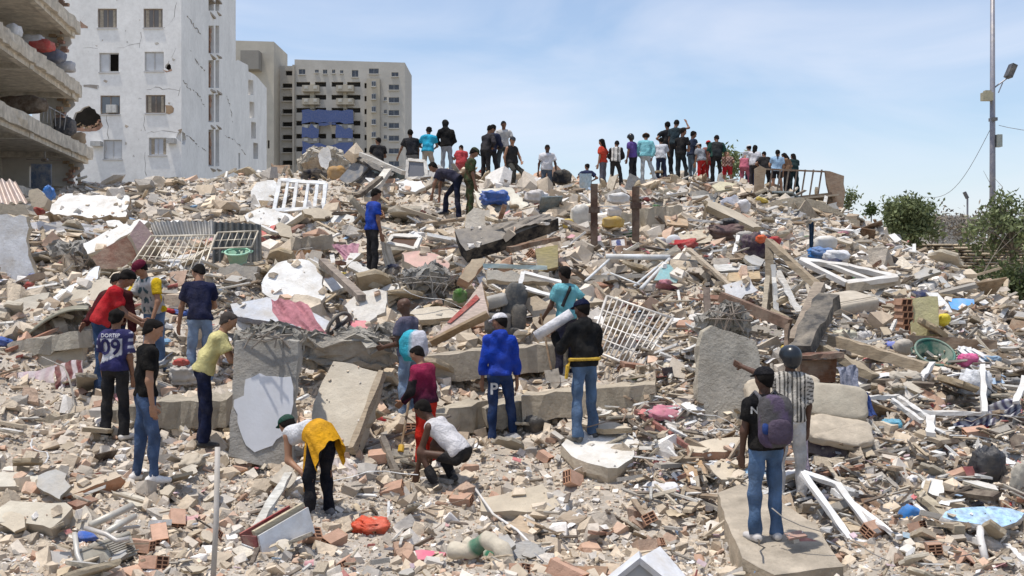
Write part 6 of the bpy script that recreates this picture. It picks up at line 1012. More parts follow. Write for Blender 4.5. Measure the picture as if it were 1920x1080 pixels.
slab('yellow_wall_piece', 'pale yellow wall piece with hollow brick edge on the right slope', 'wall piece', [(1700, 558), (1758, 556), (1762, 628), (1708, 632)], (-.12, -.98, .14), .03, (.52, .48, .26), BRICK, D=17.3, rough=.012, mark='the pale yellow wall piece')
hb = thing('hollow_brick_stack', 'stack of hollow clay bricks forming the edge of the pale yellow wall', 'bricks', tuple(P(1695, 632, 17.4)))
def hollow(c, u, v, w_, holes=(2, 3)):
    """clay block: length along u, shallow cells on its two end faces"""
    c, u, v, w_ = (np.array(a, float) for a in (c, u, v, w_)); parts = [(*box(c, u*.94, v, w_), BRICK)]; nx_, ny_ = holes
    for s in (-1, 1):
        for i in range(nx_+1): parts.append((*box(c+u*s*.97+v*(-1+2*i/nx_)*.94, u*.03, v*.07, w_), (.46, .24, .14)))
        for j in range(ny_+1): parts.append((*box(c+u*s*.972+w_*(-1+2*j/ny_)*.94, u*.028, v*.99, w_*.07), (.46, .24, .14)))
        for i in range(nx_):
            for j in range(ny_): parts.append((*box(c+u*s*.942+v*(-1+(2*i+1)/nx_)+w_*(-1+(2*j+1)/ny_), u*.004, v*.8/nx_, w_*.8/ny_), (.055, .025, .016)))  # near-black plates paint the shade inside the cells
    return join(parts)
for j in range(6):
    V, F, C = hollow(P(1693+1.4*j*.7, 566+12.2*j, 17.45), (0.02, -.13, 0), (.085, 0, 0), (0.008, 0, .05), (2, 1)); add('brick', V, F, M_rub, C, root=hb)
slab('blue_board', 'bright blue board lying on the right slope', 'board', [(1776, 561), (1800, 559), (1826, 561), (1827, 570), (1802, 583), (1784, 578)], (0, -.6, .8), .06, (.10, .34, .72), (.3, .3, .3), D=19.2, rough=.01, mat=M_plas, mark='the bright blue board')
slab('white_board', 'white board between yellow wall piece and blue board', 'board', [(1735, 548), (1758, 549), (1778, 570), (1792, 597), (1775, 592), (1755, 566)], (0, -.7, .7), .05, (.70, .70, .69), CONC, D=18.2, rough=.015)
lump('yellow_bag', 'yellow plastic bag right of the pale yellow wall piece', 'bag', 1771, 600, 24, 22, (.65, .52, .03), .75, .15, D=17.4, mat=M_bag)
basin('wash_tub', 'large dark green plastic wash tub lying tilted on the right', 1753, 660, 35, 22, (.012, .075, .055), (.05, -.62, .78), .2, 15.2, 'tub', mark='the green wash tub')
lump('white_sack', 'round beige sack left of the green wash tub', 'sack', 1697, 652, 36, 32, (.44, .40, .35), .8, .08, D=15.7)
for lb, x, y, w_, h_, c, m_ in (('pink plastic bag inside a white frame at right', 1818, 677, 36, 26, (.60, .10, .26), M_bag), ('white plastic sheet crumpled below the pink bag', 1832, 728, 56, 66, (.62, .64, .68), M_bag), ('light blue plastic bag under the white curved sheet', 1673, 800, 38, 26, (.10, .36, .52), M_bag), ('beige sack on the rubble left of the white plastic sheet', 1700, 714, 62, 34, (.46, .42, .36), M_rag), ('bright blue book bundle left of the green wash tub', 1672, 652, 44, 22, (.10, .15, .50), M_plas), ('black rubbish bag tied at the top at the right edge', 1856, 878, 58, 76, (.035, .037, .045), M_bag), ('pale sack at the right border beside the rubbish bag', 1922, 905, 40, 76, (.48, .45, .39), M_rag), ('pale peach paper crumple near the charred post', 1548, 632, 30, 20, (.62, .40, .20), M_rag), ('white and yellow crumpled packaging above the long timber', 1590, 630, 52, 22, (.58, .56, .45), M_bag), ('white crumpled bag above the beige cushions', 1622, 632, 30, 22, (.62, .6, .6), M_bag)):
    lump('plastic_bag' if m_ is M_bag else 'sack' if 'sack' in lb else 'bundle', lb, 'bag' if m_ is M_bag else 'sack' if 'sack' in lb else 'bundle', x, y, w_, h_, c, .7, .14, mat=m_, seed=x, freq=7)
lump('bag_knot', 'twisted black neck of plastic lying above the rubbish bag', 'bag', 1838, 838, 44, 22, (.03, .03, .035), .6, .25, mat=M_bag, seed=5, freq=9); lm('the black rubbish bag', 1856, 870)
beam('long_timber', 'long heavy timber below the crumpled packaging on the right', 'timber', (1556, 640, 15.4), (1735, 694, 14.5), .18, .15, (.36, .28, .19), M_wood, jit=.012, seg=9, mark='the long heavy timber'); beam('long_timber', 'second timber running under the long heavy timber', 'timber', (1540, 655, 15), (1640, 712, 14.3), .16, .1, (.33, .27, .19), M_wood, seg=8); beam('brown_board', 'brown board behind the green wash tub', 'board', (1700, 642, 15.7), (1868, 652, 15.9), .05, .16, (.26, .17, .11), M_wood)
slab('drawer_unit', 'brown wooden drawer unit behind the helmet man', 'cabinet', [(1503, 676), (1570, 673), (1566, 716), (1504, 719)], (0, -.98, .2), .4, (.20, .09, .045), (.15, .08, .05), D=14.2, rough=0, mat=M_wood); beam('dark_board', 'dark top board of the brown drawer unit', 'board', (1498, 673, 14.15), (1575, 669, 14.2), .3, .06, (.12, .05, .03), M_wood)
cloth('curtain', 'grey lilac curtain right of the brown drawer unit', 'curtain', [(1568, 688), (1606, 686), (1615, 732), (1580, 735)], (0, -.9, .4), (.32, .33, .40), .06, D=13.9, anchor=(1595, 733), col2=(.22, .24, .31), stripes=9, mat=M_cloth); cloth('blue_curtain', 'blue cloth hanging below the grey lilac curtain', 'cloth', [(1612, 735), (1628, 738), (1645, 780), (1626, 778)], (0, -.95, .3), (.06, .11, .34), .05, D=13.3, anchor=(1635, 780), mat=M_cloth)
def cushion(name, label, px, py, wpx, hpx, D, col, n=(0, -.75, .66), th=.16, tilt=0, e=.4, noise=.03, mat=None, cat='cushion'):
    c = P(px, py, D); k = D/FP; n = nrm(n); u = np.array([math.cos(tilt), 0, -math.sin(tilt)]); v = nrm(np.cross(n, u)); V, F = superell(c, u*wpx*k/2, v*hpx*k/2/max(.3, abs(v[2])+abs(n[2])*.0), n*th/2, e, 40, 20, noise, px, 6); return add(name, V, F, mat or M_rag, col, smooth=True, label=label, cat=cat)
cushion('sofa_cushion', 'big dusty beige sofa cushion right of the helmet man', 1567, 757, 116, 62, 13.0, (.40, .36, .29), (0.05, -.86, .5), .26, .10); cushion('sofa_cushion', 'crumpled beige cushion cover below the big beige cushion', 1572, 810, 126, 46, 12.7, (.50, .43, .34), (0, -.7, .7), .16, .14, .55, .09); cushion('foam_mattress', 'bent beige foam mattress behind the young men at right', 1468, 738, 140, 56, 13.5, (.50, .43, .335), (0, -.8, .6), .24, -.05, .5, .05)
slab('purple_sofa', 'dark purple sofa side below the crumpled cushion cover', 'sofa', [(1508, 800), (1520, 792), (1560, 815), (1622, 835), (1606, 872), (1560, 860), (1508, 846)], (0, -.95, .3), .5, (.045, .033, .055), (.04, .03, .045), D=12.6, rough=.01, mat=M_rag, bulge=.01); cloth('lilac_sheet', 'pale lilac sheet hanging from the purple sofa', 'sheet', [(1490, 800), (1512, 796), (1520, 885), (1498, 890)], (.2, -.95, .2), (.42, .36, .44), .03, D=12.3, anchor=(1510, 885), mat=M_cloth); lm('the purple sofa', 1560, 840)
frame('window_frame', 'white window frame around the pink bag at the right edge', 'frame', [(1796, 654), (1822, 656), (1925, 716), (1900, 745)], (0, -.6, .8), .07, .05, vm=(.5,), hm=(.45,), col=(.66, .66, .67), D=14.6, anchor=(1900, 745), mark='the white frame with the pink bag')
for lb, a, b, w_ in (('white bar crossing below the white plastic sheet', (1728, 777, 13.2), (1846, 782, 13.1), .08), ('white bar bending towards the light blue bag', (1630, 750, 13.6), (1684, 748, 13.7), .06), ('pale wooden frame bar sloping to the crossing white bar', (1682, 748, 13.7), (1738, 788, 13), .06), ('parallel pale frame bar beside the sloping one', (1672, 755, 13.5), (1728, 795, 12.9), .05), ('short white upright below the crossing white bar', (1744, 786, 13), (1745, 820, 12.6), .10), ('white upright bar right of the white plastic sheet', (1842, 690, 14), (1846, 780, 13.1), .07), ('white jamb at the right border', (1922, 712, 14), (1905, 760, 13.2), .07), ('grey board lying between rubbish bag and purple sofa', (1600, 858, 12.6), (1770, 832, 12.8), .14), ('white bar leaning on the green wash tub', (1726, 715, 14.2), (1748, 685, 14.6), .08)):
    beam('frame_bar_piece', lb, 'bar', a, b, w_, .05, (.64, .63, .61) if 'grey' not in lb else (.30, .26, .22), M_plas if 'wood' not in lb and 'pale' not in lb else M_wood)
slab('curved_sheet', 'white curved sheet right of the beige cushions', 'sheet', [(1628, 790), (1645, 805), (1670, 818), (1712, 832), (1668, 840), (1642, 826), (1630, 808)], (0, -.6, .8), .04, (.70, .69, .67), CONC, D=12.9, rough=.01)
cloth('striped_bedding', 'twisted blue and white patterned bedding at right', 'bedding', [(1790, 792), (1905, 742), (1918, 772), (1806, 822)], (0, -.75, .66), (.50, .50, .52), .12, 34, D=13.1, anchor=(1806, 822), col2=(.06, .06, .13), stripes=17, seed=4, lift=.15); lm('the patterned bedding', 1850, 780)
# -- right foreground
blk = [(1345, 924), (1395, 905), (1445, 930), (1532, 985), (1580, 1062), (1452, 1078), (1392, 1046), (1370, 1000)]
pk = P_pack['org']; top_ = plane_pts(blk, np.array([pk[0], pk[1], pk[2]+.004]), (0, -.10, .995)); top_[:, 1] = np.clip(top_[:, 1], 8, 13); V, F, C = plate(top_, (0, -.1, .995), .55, (.50, .43, .34), (.46, .38, .28), .015, .2, .02); add('concrete_block', V, F, M_conc, C, label='big concrete block under the young man with the backpack', cat='block'); lm('the concrete block with the backpack man', 1450, 1030)
for lb, px_, c in (('pinkish red tile board at the feet of the backpack man', [(1456, 1030), (1500, 1004), (1538, 1016), (1490, 1046)], (.34, .15, .125)), ('smaller pink board beside the pinkish red one', [(1470, 1000), (1500, 994), (1514, 1004), (1480, 1010)], (.42, .22, .18))): slab('tile_board', lb, 'board', px_, (0, -.2, .98), .03, c, tuple(x*.6 for x in c), D=10.1, rough=.005, lift=.03)
frame('window_frame', 'white aluminium window frame lying in the right foreground', 'frame', [(1505, 886), (1570, 909), (1664, 1034), (1594, 1012)], (0, -.55, .83), .06, .05, col=(.72, .72, .72), anchor=(1594, 1012), lift=.12, mark='the foreground white window frame'); beam('white_bar', 'white bar lying across the foreground window frame', 'bar', (1562, 940), (1686, 1032), .06, .04, (.70, .70, .70), M_plas, lift=.12)
beam('plank', 'brown plank under the foreground window frame', 'plank', (1590, 1024), (1700, 1046), .09, .04, (.30, .23, .165), M_wood); beam('plank', 'pale plank beneath the frame in the right foreground', 'plank', (1560, 945), (1620, 1005), .28, .04, (.50, .40, .28), M_wood, lift=.03)
slab('floral_board', 'blue floral patterned mattress board on hollow bricks', 'board', [(1766, 969), (1772, 960), (1784, 955), (1820, 952), (1845, 949), (1866, 950), (1895, 953), (1918, 961), (1914, 970), (1906, 979), (1880, 988), (1850, 984), (1820, 980), (1785, 976)], (0, -.42, .9), .08, (.36, .55, .76), (.5, .48, .46), rough=.025, lift=.2, mat=M_floral, mark='the blue floral board')
lump('toy_bird', 'blue and yellow soft toy bird lying on its side', 'toy', 1708, 968, 36, 38, (.05, .20, .50), .75, .08, seed=3, tilt=.5); lump('toy_belly', 'yellow belly pad of the blue soft toy', 'toy', 1703, 977, 26, 24, (.50, .34, .06), .75, .06, seed=4, tilt=.5); lm('the blue toy bird', 1708, 968)
beam('plank', 'broken greyish plank left of the blue floral board', 'plank', (1722, 945), (1798, 1018), .10, .07, (.40, .345, .25), M_wood, lift=.12); beam('white_bar', 'short white bar below the blue floral board', 'bar', (1790, 1000), (1838, 1024), .07, .05, (.68, .68, .68), M_plas)
V, F = tube([hit(1848, 1062)+(0, 0, .05), hit(1838, 1045)+(0, 0, .18), hit(1838, 1030)+(0, 0, .2), hit(1850, 1022)+(0, 0, .12)], .035, 8); add('white_hose', V, F, M_plas, (.68, .66, .64), smooth=True, label='bent white hose in the lower right corner', cat='hose'); beam('white_bar', 'white bar at the lower right border', 'bar', (1885, 1030), (1925, 1062), .07, .05, (.7, .7, .7), M_plas)
# -- centre foreground
slab('round_slab', 'large round whitish slab under the man with the roll', 'slab', [(1054, 834), (1062, 824), (1071, 816), (1098, 806), (1129, 799), (1165, 808), (1196, 824), (1196, 838), (1190, 852), (1175, 866), (1160, 877), (1140, 878), (1124, 874), (1100, 868), (1082, 860), (1062, 846)], (0, -.25, .97), .24, (.66, .64, .60), (.50, .43, .33), D=13.55, anchor=(1098, 826), lift=0, rough=.03, mark='the large round whitish slab')
lump('black_bag', 'black plastic bag between the blue hoodie man and the round slab', 'bag', 1006, 796, 54, 36, (.03, .03, .032), .65, .14, mat=M_bag, seed=6)
slab('flat_slab', 'flat beige slab lying in the centre foreground', 'slab', [(902, 938), (960, 922), (1015, 908), (1032, 924), (1050, 947), (1027, 961), (960, 958), (902, 957)], (0, -.42, .9), .14, (.50, .43, .33), CONC, rough=.03, lift=.1, mark='the flat beige slab')
for lb, px_, c in (('square plywood piece in the centre foreground', [(940, 990), (975, 966), (1018, 986), (984, 1011)], (.52, .38, .25)), ('plywood piece leaning right of the red steel angle', [(1275, 862), (1310, 848), (1326, 891), (1290, 905)], (.46, .30, .17)), ('wide brown board along the bottom centre', [(790, 1066), (870, 1058), (1000, 1058), (1140, 1062), (1130, 1090), (790, 1090)], (.30, .17, .10)), ('grey tile left of the long white tube', [(952, 1022), (990, 1012), (1026, 1030), (1010, 1045), (965, 1048)], (.36, .36, .36))): slab('plywood' if 'plywood' in lb else 'board', lb, 'board', px_, (0, -.5, .86), .03, c, tuple(x*.55 for x in c), rough=.01, lift=.1, mat=M_wood)
beam('steel_angle', 'red painted steel angle lying right of the round slab', 'steel beam', (1193, 788), (1292, 857), .06, .06, (.26, .10, .085), M_rust, jit=.002, lift=.12, mark='the red steel angle')
p = [hit(888, 936)+(0, 0, .15), hit(925, 985)+(0, 0, .12), hit(970, 1020)+(0, 0, .14), hit(1003, 1047)+(0, 0, .1)]; add('white_tube', *tube(p, .014, 8), M_plas, (.66, .65, .64), smooth=True, label='thin bent white tube in the centre foreground', cat='tube')
cb = thing('white_cabinet', 'overturned white cabinet cut off by the bottom edge', 'cabinet', tuple(hit(1205, 1080))); cD = 8.75
ridge0, ridge1 = P(1200, 1046, cD), P(1238, 1024, cD+.3)
for nm, a, b, c_ in (('left_panel', P(1132, 1084, cD-.05), P(1120, 1110, cD-.1), (.60, .62, .65)), ('right_panel', P(1277, 1084, cD-.1), P(1290, 1120, cD-.15), (.68, .69, .72))):
    d_ = np.array([.02, .22, .0]); V, F, C = plate(np.array([ridge0, ridge0+d_, b+d_, b]) if nm == 'left_panel' else np.array([ridge0+(.0, 0, .0), ridge1, b+d_*.8+np.array([.1, 0, 0]), b]), (-.5, -.4, .75) if nm == 'left_panel' else (.55, -.35, .75), .05, c_, (.5, .5, .52), 0, 5, 0); add(nm, V, F, M_plas, C, root=cb)
add('back_panel', [ridge0+(0, .04, -.03), P(1140, 1095, cD), P(1268, 1095, cD)], [(0, 1, 2)], M_plas, (.33, .34, .36), root=cb); lm('the overturned white cabinet', 1205, 1055)
for lb, pts_, r_ in (('rolled cream and green cloth at the bottom centre', [(846, 1056), (880, 1064), (910, 1068), (940, 1058), (962, 1040)], .075), ('second cream and green cloth roll beside the first', [(872, 1040), (905, 1034), (938, 1030)], .06)):
    p = [hit(*q)+np.array([0, 0, .12]) for q in pts_]; p = [np.array([v[0], p[0][1]-.1*i, v[2]]) for i, v in enumerate(p)]; f = []
    for a, b in zip(p, p[1:]): f += [a+(b-a)*t/5 for t in range(5)]
    f.append(p[-1]); V, F = tube(f, [r_*(1+.12*math.sin(i*1.3)) for i in range(len(f))], 14); n_ = len(f); C = np.repeat(np.array([(.045, .16, .10) if (i in (7, 8, 9)) else (.56, .50, .40) for i in range(n_)]), 14, 0); add('cloth_roll', V, F, M_rag, C, smooth=True, label=lb, cat='cloth')
# -- left foreground
dr = thing('drawer_box', 'white fronted drawer standing tilted in the foreground', 'drawer', tuple(hit(540, 1030))); f4 = [P(485, 1005, 9.65), P(578, 951, 10.05), P(591, 999, 10.05), P(494, 1047, 9.65)]; nn = nrm(np.cross(f4[1]-f4[0], f4[3]-f4[0])); nn = nn if nn[1] < 0 else -nn
V, F, C = plate(np.array(f4), nn, .025, (.64, .66, .69), (.5, .5, .5), 0, 5, 0); add('front', V, F, M_plas, C, root=dr); bk = -nn*.30
for a, b, nm, c_ in ((f4[0], f4[1], 'top_edge', (.50, .43, .30)), (f4[1], f4[2], 'side', (.22, .06, .065)), (f4[0], f4[3], 'side', (.24, .07, .07))):
    q4 = np.array([a-nn*.03, b-nn*.03, b+bk, a+bk]) if nm == 'side' else None
    if q4 is not None: m_ = nrm(np.cross(q4[1]-q4[0], q4[2]-q4[0])); V, F, C = plate(q4, m_, .015, c_, c_, 0, 5, 0); add(nm, V, F, M_wood, C, root=dr)
    else: add(nm, *bar(a-nn*.08+(0, 0, .01), b-nn*.08+(0, 0, .01), .07, .05, nn), M_wood, c_, root=dr)
add('back', *bar(f4[0]+bk-(0, 0, .05), f4[1]+bk-(0, 0, .05), .02, .14, (0, 0, 1)), M_wood, (.35, .06, .06), root=dr); lm('the white drawer', 540, 1000)
beam('white_plank', 'whitewashed plank leaning left of the white drawer', 'plank', (476, 1005, 10.2), (541, 893, 11.2), .09, .04, (.56, .55, .51), M_wood, mark='the whitewashed plank')
a, b = P(398, 1120, 8.6), P(408, 838, 8.75); add('upright_pipe', *tube([a, (a+b)/2+(.01, 0, 0), b], .022, 12), M_plas, (.42, .39, .36), smooth=True, label='thin grey upright pipe in the left foreground', cat='pipe'); lm('the upright pipe', 404, 960)
lump('red_bag', 'orange red plastic bag in the foreground rubble', 'bag', 694, 990, 72, 30, (.62, .07, .02), .7, .2, mat=M_bag, seed=17, freq=7, mark='the orange red bag'); slab('pink_tray', 'pink plastic lid in the foreground', 'lid', [(760, 1036), (790, 1030), (836, 1036), (828, 1048), (770, 1050)], (0, -.4, .9), .04, (.62, .14, .22), (.45, .05, .05), rough=0, mat=M_plas, mark='the pink lid', lift=.1)
cloth('pale_sack', 'pale pinkish sack behind the bent person', 'sack', [(612, 856), (650, 860), (682, 898), (625, 918)], (0, -.7, .7), (.52, .46, .44), .06, D=12.3, anchor=(640, 915), seed=9, mat=M_rag, lift=.12); lump('dusty_sack', 'dusty sack filling under the pale pinkish sack', 'sack', 645, 892, 66, 46, (.48, .43, .40), .7, .1, D=12.5, seed=2)
beam('wood_stake', 'dark wooden stake leaning in the pit left of the squatting man', 'stake', (752, 914, 12.5), (716, 824, 12.9), .07, .06, (.20, .17, .14), M_wood, mark='the dark wooden stake'); p = [P(610, 846, 13), P(690, 836, 13.3), P(742, 818, 13.6), P(845, 780, 14)]; add('iron_rod', *tube(p, .017, 8), M_rust, (.17, .14, .12), smooth=True, label='long iron rod lying across from the slab to the red trousers man', cat='rod')
lump('white_paper', 'crumpled white paper by the hand of the squatting man', 'paper', 785, 900, 36, 12, (.62, .61, .63), .6, .15); lump('red_bottle', 'red plastic bottle behind the maroon jacket man', 'bottle', 712, 784, 26, 12, (.55, .05, .06), .7, .05, mat=M_plas, tilt=.6)
ac = thing('metal_appliance', 'dented beige metal appliance with handle in the left foreground', 'appliance', tuple(hit(205, 1050))); f4 = [P(147, 1030, 9.05), P(242, 995, 9.45), P(258, 1038, 9.35), P(167, 1073, 8.95)]; nn = nrm(np.cross(f4[1]-f4[0], f4[3]-f4[0])); nn = nn if nn[1] < 0 else -nn
V, F, C = plate(np.array(f4), nn, .32, (.40, .37, .30), (.36, .33, .27), 0, 5, .0); add('casing', V, F, M_metal, C, root=ac); ue = nrm(f4[1]-f4[0]); ve = nrm(f4[3]-f4[0]); L_ = np.linalg.norm(f4[1]-f4[0]); W_ = np.linalg.norm(f4[3]-f4[0])
for t in (.12, .88): add('groove', *bar(f4[0]+ve*W_*t+nn*.003, f4[1]+ve*W_*t+nn*.003, .012, .012, nn), M_metal, (.26, .24, .2), root=ac)
for k in range(7): add('louvre', *bar(f4[0]+ue*L_*.5+ve*W_*(.25+.09*k)+nn*.006, f4[0]+ue*L_*.93+ve*W_*(.25+.09*k)+nn*.006, .012, .016, nn), M_metal, (.33, .3, .25), root=ac)
add('badge', *box(f4[0]+ue*L_*.28+ve*W_*.66+nn*.004, ue*.045, ve*.04, nn*.004), M_metal, (.30, .27, .22), root=ac); add('top_tube', *tube([P(170, 985, 9.45), P(248, 948, 9.85)], .035, 10), M_metal, (.50, .47, .41), root=ac, smooth=True); add('top_tube', *tube([P(200, 998, 9.35), P(252, 968, 9.75)], .03, 10), M_metal, (.48, .46, .41), root=ac, smooth=True); add('handle', *tube([P(160, 990, 9.25), P(200, 1002, 9.15), P(218, 1014, 9.10), P(242, 1010, 9.15)], .022, 8), M_metal, (.46, .43, .40), root=ac, smooth=True)
add('side_tube', *tube([P(140, 1000, 9.05), P(145, 1040, 8.90), P(165, 1085, 8.75)], .022, 8), M_metal, (.5, .48, .44), root=ac, smooth=True); lm('the metal appliance', 200, 1020)
slab('concrete_plate', 'big flat slab fragment at the left foreground edge', 'slab', [(-60, 962), (0, 952), (17, 938), (70, 940), (122, 944), (137, 953), (118, 972), (97, 992), (50, 982), (-60, 976)], (0, -.5, .86), .26, (.54, .49, .40), (.44, .37, .28), lift=.22, rough=.03, mark='the big flat left slab'); slab('concrete_plate', 'pale thin slab above the big left fragment', 'slab', [(-40, 895), (0, 884), (60, 886), (84, 900), (48, 914), (-40, 912)], (0, -.45, .9), .12, (.58, .54, .46), CONC, lift=.1, rough=.03)
slab('brick_wall_piece', 'long terracotta edged wall piece in the left foreground', 'wall piece', [(82, 926), (150, 905), (218, 884), (226, 893), (160, 918), (122, 932)], (0, -.6, .8), .17, (.56, .46, .35), (.46, .23, .13), lift=.16, rough=.015, mark='the terracotta wall piece'); slab('hollow_block', 'pale topped concrete block right of the terracotta wall piece', 'block', [(214, 925), (236, 921), (284, 938), (290, 948), (258, 950)], (0, -.5, .86), .16, (.58, .53, .44), CONC, lift=.12, rough=.015)
slab('wedge_block', 'pale wedge shaped block left of the metal appliance', 'block', [(122, 976), (158, 948), (170, 968), (172, 985), (140, 994)], (-.2, -.8, .55), .2, (.56, .51, .43), CONC, lift=.1); slab('grey_box', 'pale grey crushed box below the left slab', 'box', [(80, 1030), (132, 1034), (136, 1054), (82, 1058)], (0, -.8, .6), .2, (.40, .39, .38), (.36, .35, .34), lift=.1, rough=.02, mat=M_plas)
slab('beige_slab', 'beige slab with brick edge left of the backpack man', 'slab', [(1290, 834), (1340, 822), (1392, 820), (1390, 838), (1360, 848), (1296, 848)], (0, -.4, .92), .18, (.58, .50, .39), (.42, .23, .15), lift=.15, rough=.03); slab('beige_slab', 'second beige slab step beneath the helmet man', 'slab', [(1330, 872), (1360, 860), (1402, 868), (1400, 890), (1350, 898)], (0, -.3, .95), .16, (.52, .45, .35), CONC, lift=.1)
# ------------------------------------------------------------------ scattered rubble
def chunk_shape(seed, flat=1., nsub=1, chips=3):
    rs = np.random.RandomState(seed); bm = bmesh.new(); bmesh.ops.create_cube(bm, size=1)
    for v in bm.verts: v.co *= 1; v.co.x += rs.uniform(-.22, .22); v.co.y += rs.uniform(-.22, .22); v.co.z += rs.uniform(-.2, .2)
    for _ in range(chips):                                      # chip corners off
        n = Vector(rs.normal(0, 1, 3)).normalized(); bmesh.ops.bisect_plane(bm, geom=bm.verts[:]+bm.edges[:]+bm.faces[:], plane_co=n*rs.uniform(.36, .5), plane_no=n, clear_outer=True)
        ed = [e for e in bm.edges if e.is_boundary]
        if ed: bmesh.ops.holes_fill(bm, edges=ed)
    bmesh.ops.triangulate(bm, faces=bm.faces[:])
    if nsub > 1:
        bmesh.ops.subdivide_edges(bm, edges=bm.edges[:], cuts=1, use_grid_fill=True)
        for v in bm.verts: v.co += Vector(rs.normal(0, .022, 3))
        bmesh.ops.triangulate(bm, faces=bm.faces[:])
    bm.verts.index_update(); V = np.array([v.co[:] for v in bm.verts]); F = np.array([[v.index for v in f.verts] for f in bm.faces]); bm.free(); V[:, 2] *= flat; return V, F
def rotm(n, tilt=1.):
    a = RS.uniform(0, 2*math.pi, n); b = RS.normal(0, .5*tilt, n); c = RS.normal(0, .5*tilt, n); ca, sa, cb_, sb, cc, sc_ = np.cos(a), np.sin(a), np.cos(b), np.sin(b), np.cos(c), np.sin(c); z = np.zeros(n); o = np.ones(n)
    A = np.stack([ca, -sa, z, sa, ca, z, z, z, o], 1).reshape(n, 3, 3); B = np.stack([o, z, z, z, cb_, -sb, z, sb, cb_], 1).reshape(n, 3, 3); C = np.stack([cc, z, sc_, z, o, z, -sc_, z, cc], 1).reshape(n, 3, 3); return A@B@C
PAL = np.array([(.54, .46, .355), (.50, .45, .38), (.46, .435, .395), (.61, .53, .42), (.69, .645, .57), (.78, .76, .72), (.48, .32, .23), (.55, .40, .30), (.44, .36, .27), (.38, .355, .315), (.63, .535, .41)])
PAL *= np.array([1.02, .995, .985]); PW = np.array([20, 14, 7, 16, 11, 5.5, 5.5, 7, 6, 3, 12.]); PW /= PW.sum()
def sample_px(n, clutter=False, clump=False):
    out = []
    while len(out) < n:
        px = RS.uniform(-170, 2090, n*2); py = RS.uniform(285, 1150, n*2); keep = np.ones(len(px), bool)
        if clutter: keep = (RS.uniform(0, 1, len(px)) < np.clip(.10+.9*((px > 1180) & (py < 960))+.15*(px > 1180)+.4*((py < 600)), 0, 1))
        px, py = px[keep], py[keep]; d = hits(px, py); ok = ~np.isnan(d) & (d < 58)
        if clump: X_ = (px-CX)/FP*np.nan_to_num(d, nan=20); Y_ = np.nan_to_num(d, nan=20); ok &= RS.uniform(0, 1, len(px)) < np.clip(.5+2.2*(vnoise(X_/1.6, Y_/2.2, 21)+.5*vnoise(X_/.6, Y_/.8, 22)), .06, 1)
        out += list(zip(px[ok], py[ok], d[ok]))
    return np.array(out[:n])
SHP = [chunk_shape(100+i, [1, .7, .45, .35][i % 4], 1, i % 3) for i in range(20)]
def scatter(name, n, pxlo, pxhi, label, power=2.2, sink=.25, pal=PAL, pw=PW, mat=None, clump=False):
    s = sample_px(n, clump=clump); size = (pxlo*(1-RS.uniform(0, 1, n)*(1-(pxlo/pxhi)**power))**(-1/power))*s[:, 2]/FP; Pz = np.stack([(s[:, 0]-CX)/FP*s[:, 2], s[:, 2], np.zeros(n)], 1); Pz[:, 2] = H(Pz[:, 0], Pz[:, 1])+size*.12
    Rm = rotm(n)*(size[:, None, None]*RS.uniform(.65, 1.3, (n, 1, 3))); ci = RS.choice(len(pal), n, p=pw); cl = pal[ci]*RS.uniform(.78, 1.18, (n, 1)); Vs, Fs, Cs = [], [], []; off = 0
    for k in range(len(SHP)):
        m = np.arange(k, n, len(SHP)); V, F = SHP[k]; W_ = np.einsum('nij,vj->nvi', Rm[m], V)+Pz[m][:, None]; Vs.append(W_.reshape(-1, 3)); Fs.append((F[None]+(np.arange(len(m))*len(V))[:, None, None]+off).reshape(-1, 3)); Cs.append(np.repeat(cl[m], len(V), 0)); off += len(m)*len(V)
    return add(name, np.vstack(Vs), np.vstack(Fs), mat or M_rub, np.vstack(Cs), kind='stuff', label=label)
scatter('rubble_gravel', 56000, 3.0, 13, 'fine broken concrete and brick gravel covering the whole heap')
scatter('rubble_fragments', 4600, 12, 34, 'hand sized broken concrete and brick fragments strewn over the heap', 2.3, clump=True)
def sticks(name, n, lo, hi, tlo, thi, pal, flat, label, mat, tilt):
    sp = sample_px(n, True); sx = RS.uniform(lo, hi, n)*RS.uniform(.4, 1, n); s3 = np.stack([sx, sx*flat if flat else RS.uniform(tlo, thi, n)*1.8, RS.uniform(tlo, thi, n)], 1)*(sp[:, 2]/FP)[:, None]
    base = np.stack([(sp[:, 0]-CX)/FP*sp[:, 2], sp[:, 2], np.zeros(n)], 1); base[:, 2] = H(base[:, 0], base[:, 1])+RS.uniform(.03, .16, n)
    B = box((0, 0, 0), (.5, 0, 0), (0, .5, 0), (0, 0, .5))[0]; J = B[None]+RS.normal(0, .06, (n, 8, 3))*(1, 1, .3); W_ = np.einsum('nij,nvj->nvi', rotm(n, tilt), J*s3[:, None])+base[:, None]; pal = np.array(pal); cl = pal[RS.randint(len(pal), size=n)]*RS.uniform(.75, 1.15, (n, 1))
    add(name, W_.reshape(-1, 3), (np.array(BOXF)[None]+(np.arange(n)*8)[:, None, None]).reshape(-1, 4), mat, np.repeat(cl, 8, 0), kind='stuff', label=label)
sticks('splintered_wood_litter', 2600, 22, 85, 2, 5, [(.46, .37, .26), (.30, .22, .15), (.62, .60, .56), (.70, .70, .69), (.14, .11, .09), (.36, .33, .29), (.52, .45, .35)], 0, 'countless splinters, laths and thin bars tangled through the debris', M_wood, .7)
sticks('sheet_litter', 1250, 9, 30, .8, 1.6, [(.72, .72, .72), (.66, .65, .63), (.60, .52, .41), (.30, .42, .58), (.10, .10, .12), (.48, .16, .16), (.52, .40, .44), (.42, .35, .26), (.24, .26, .30), (.70, .69, .66)], .7, 'countless scraps of paper, plastic and thin board in the debris', M_rag, .9)
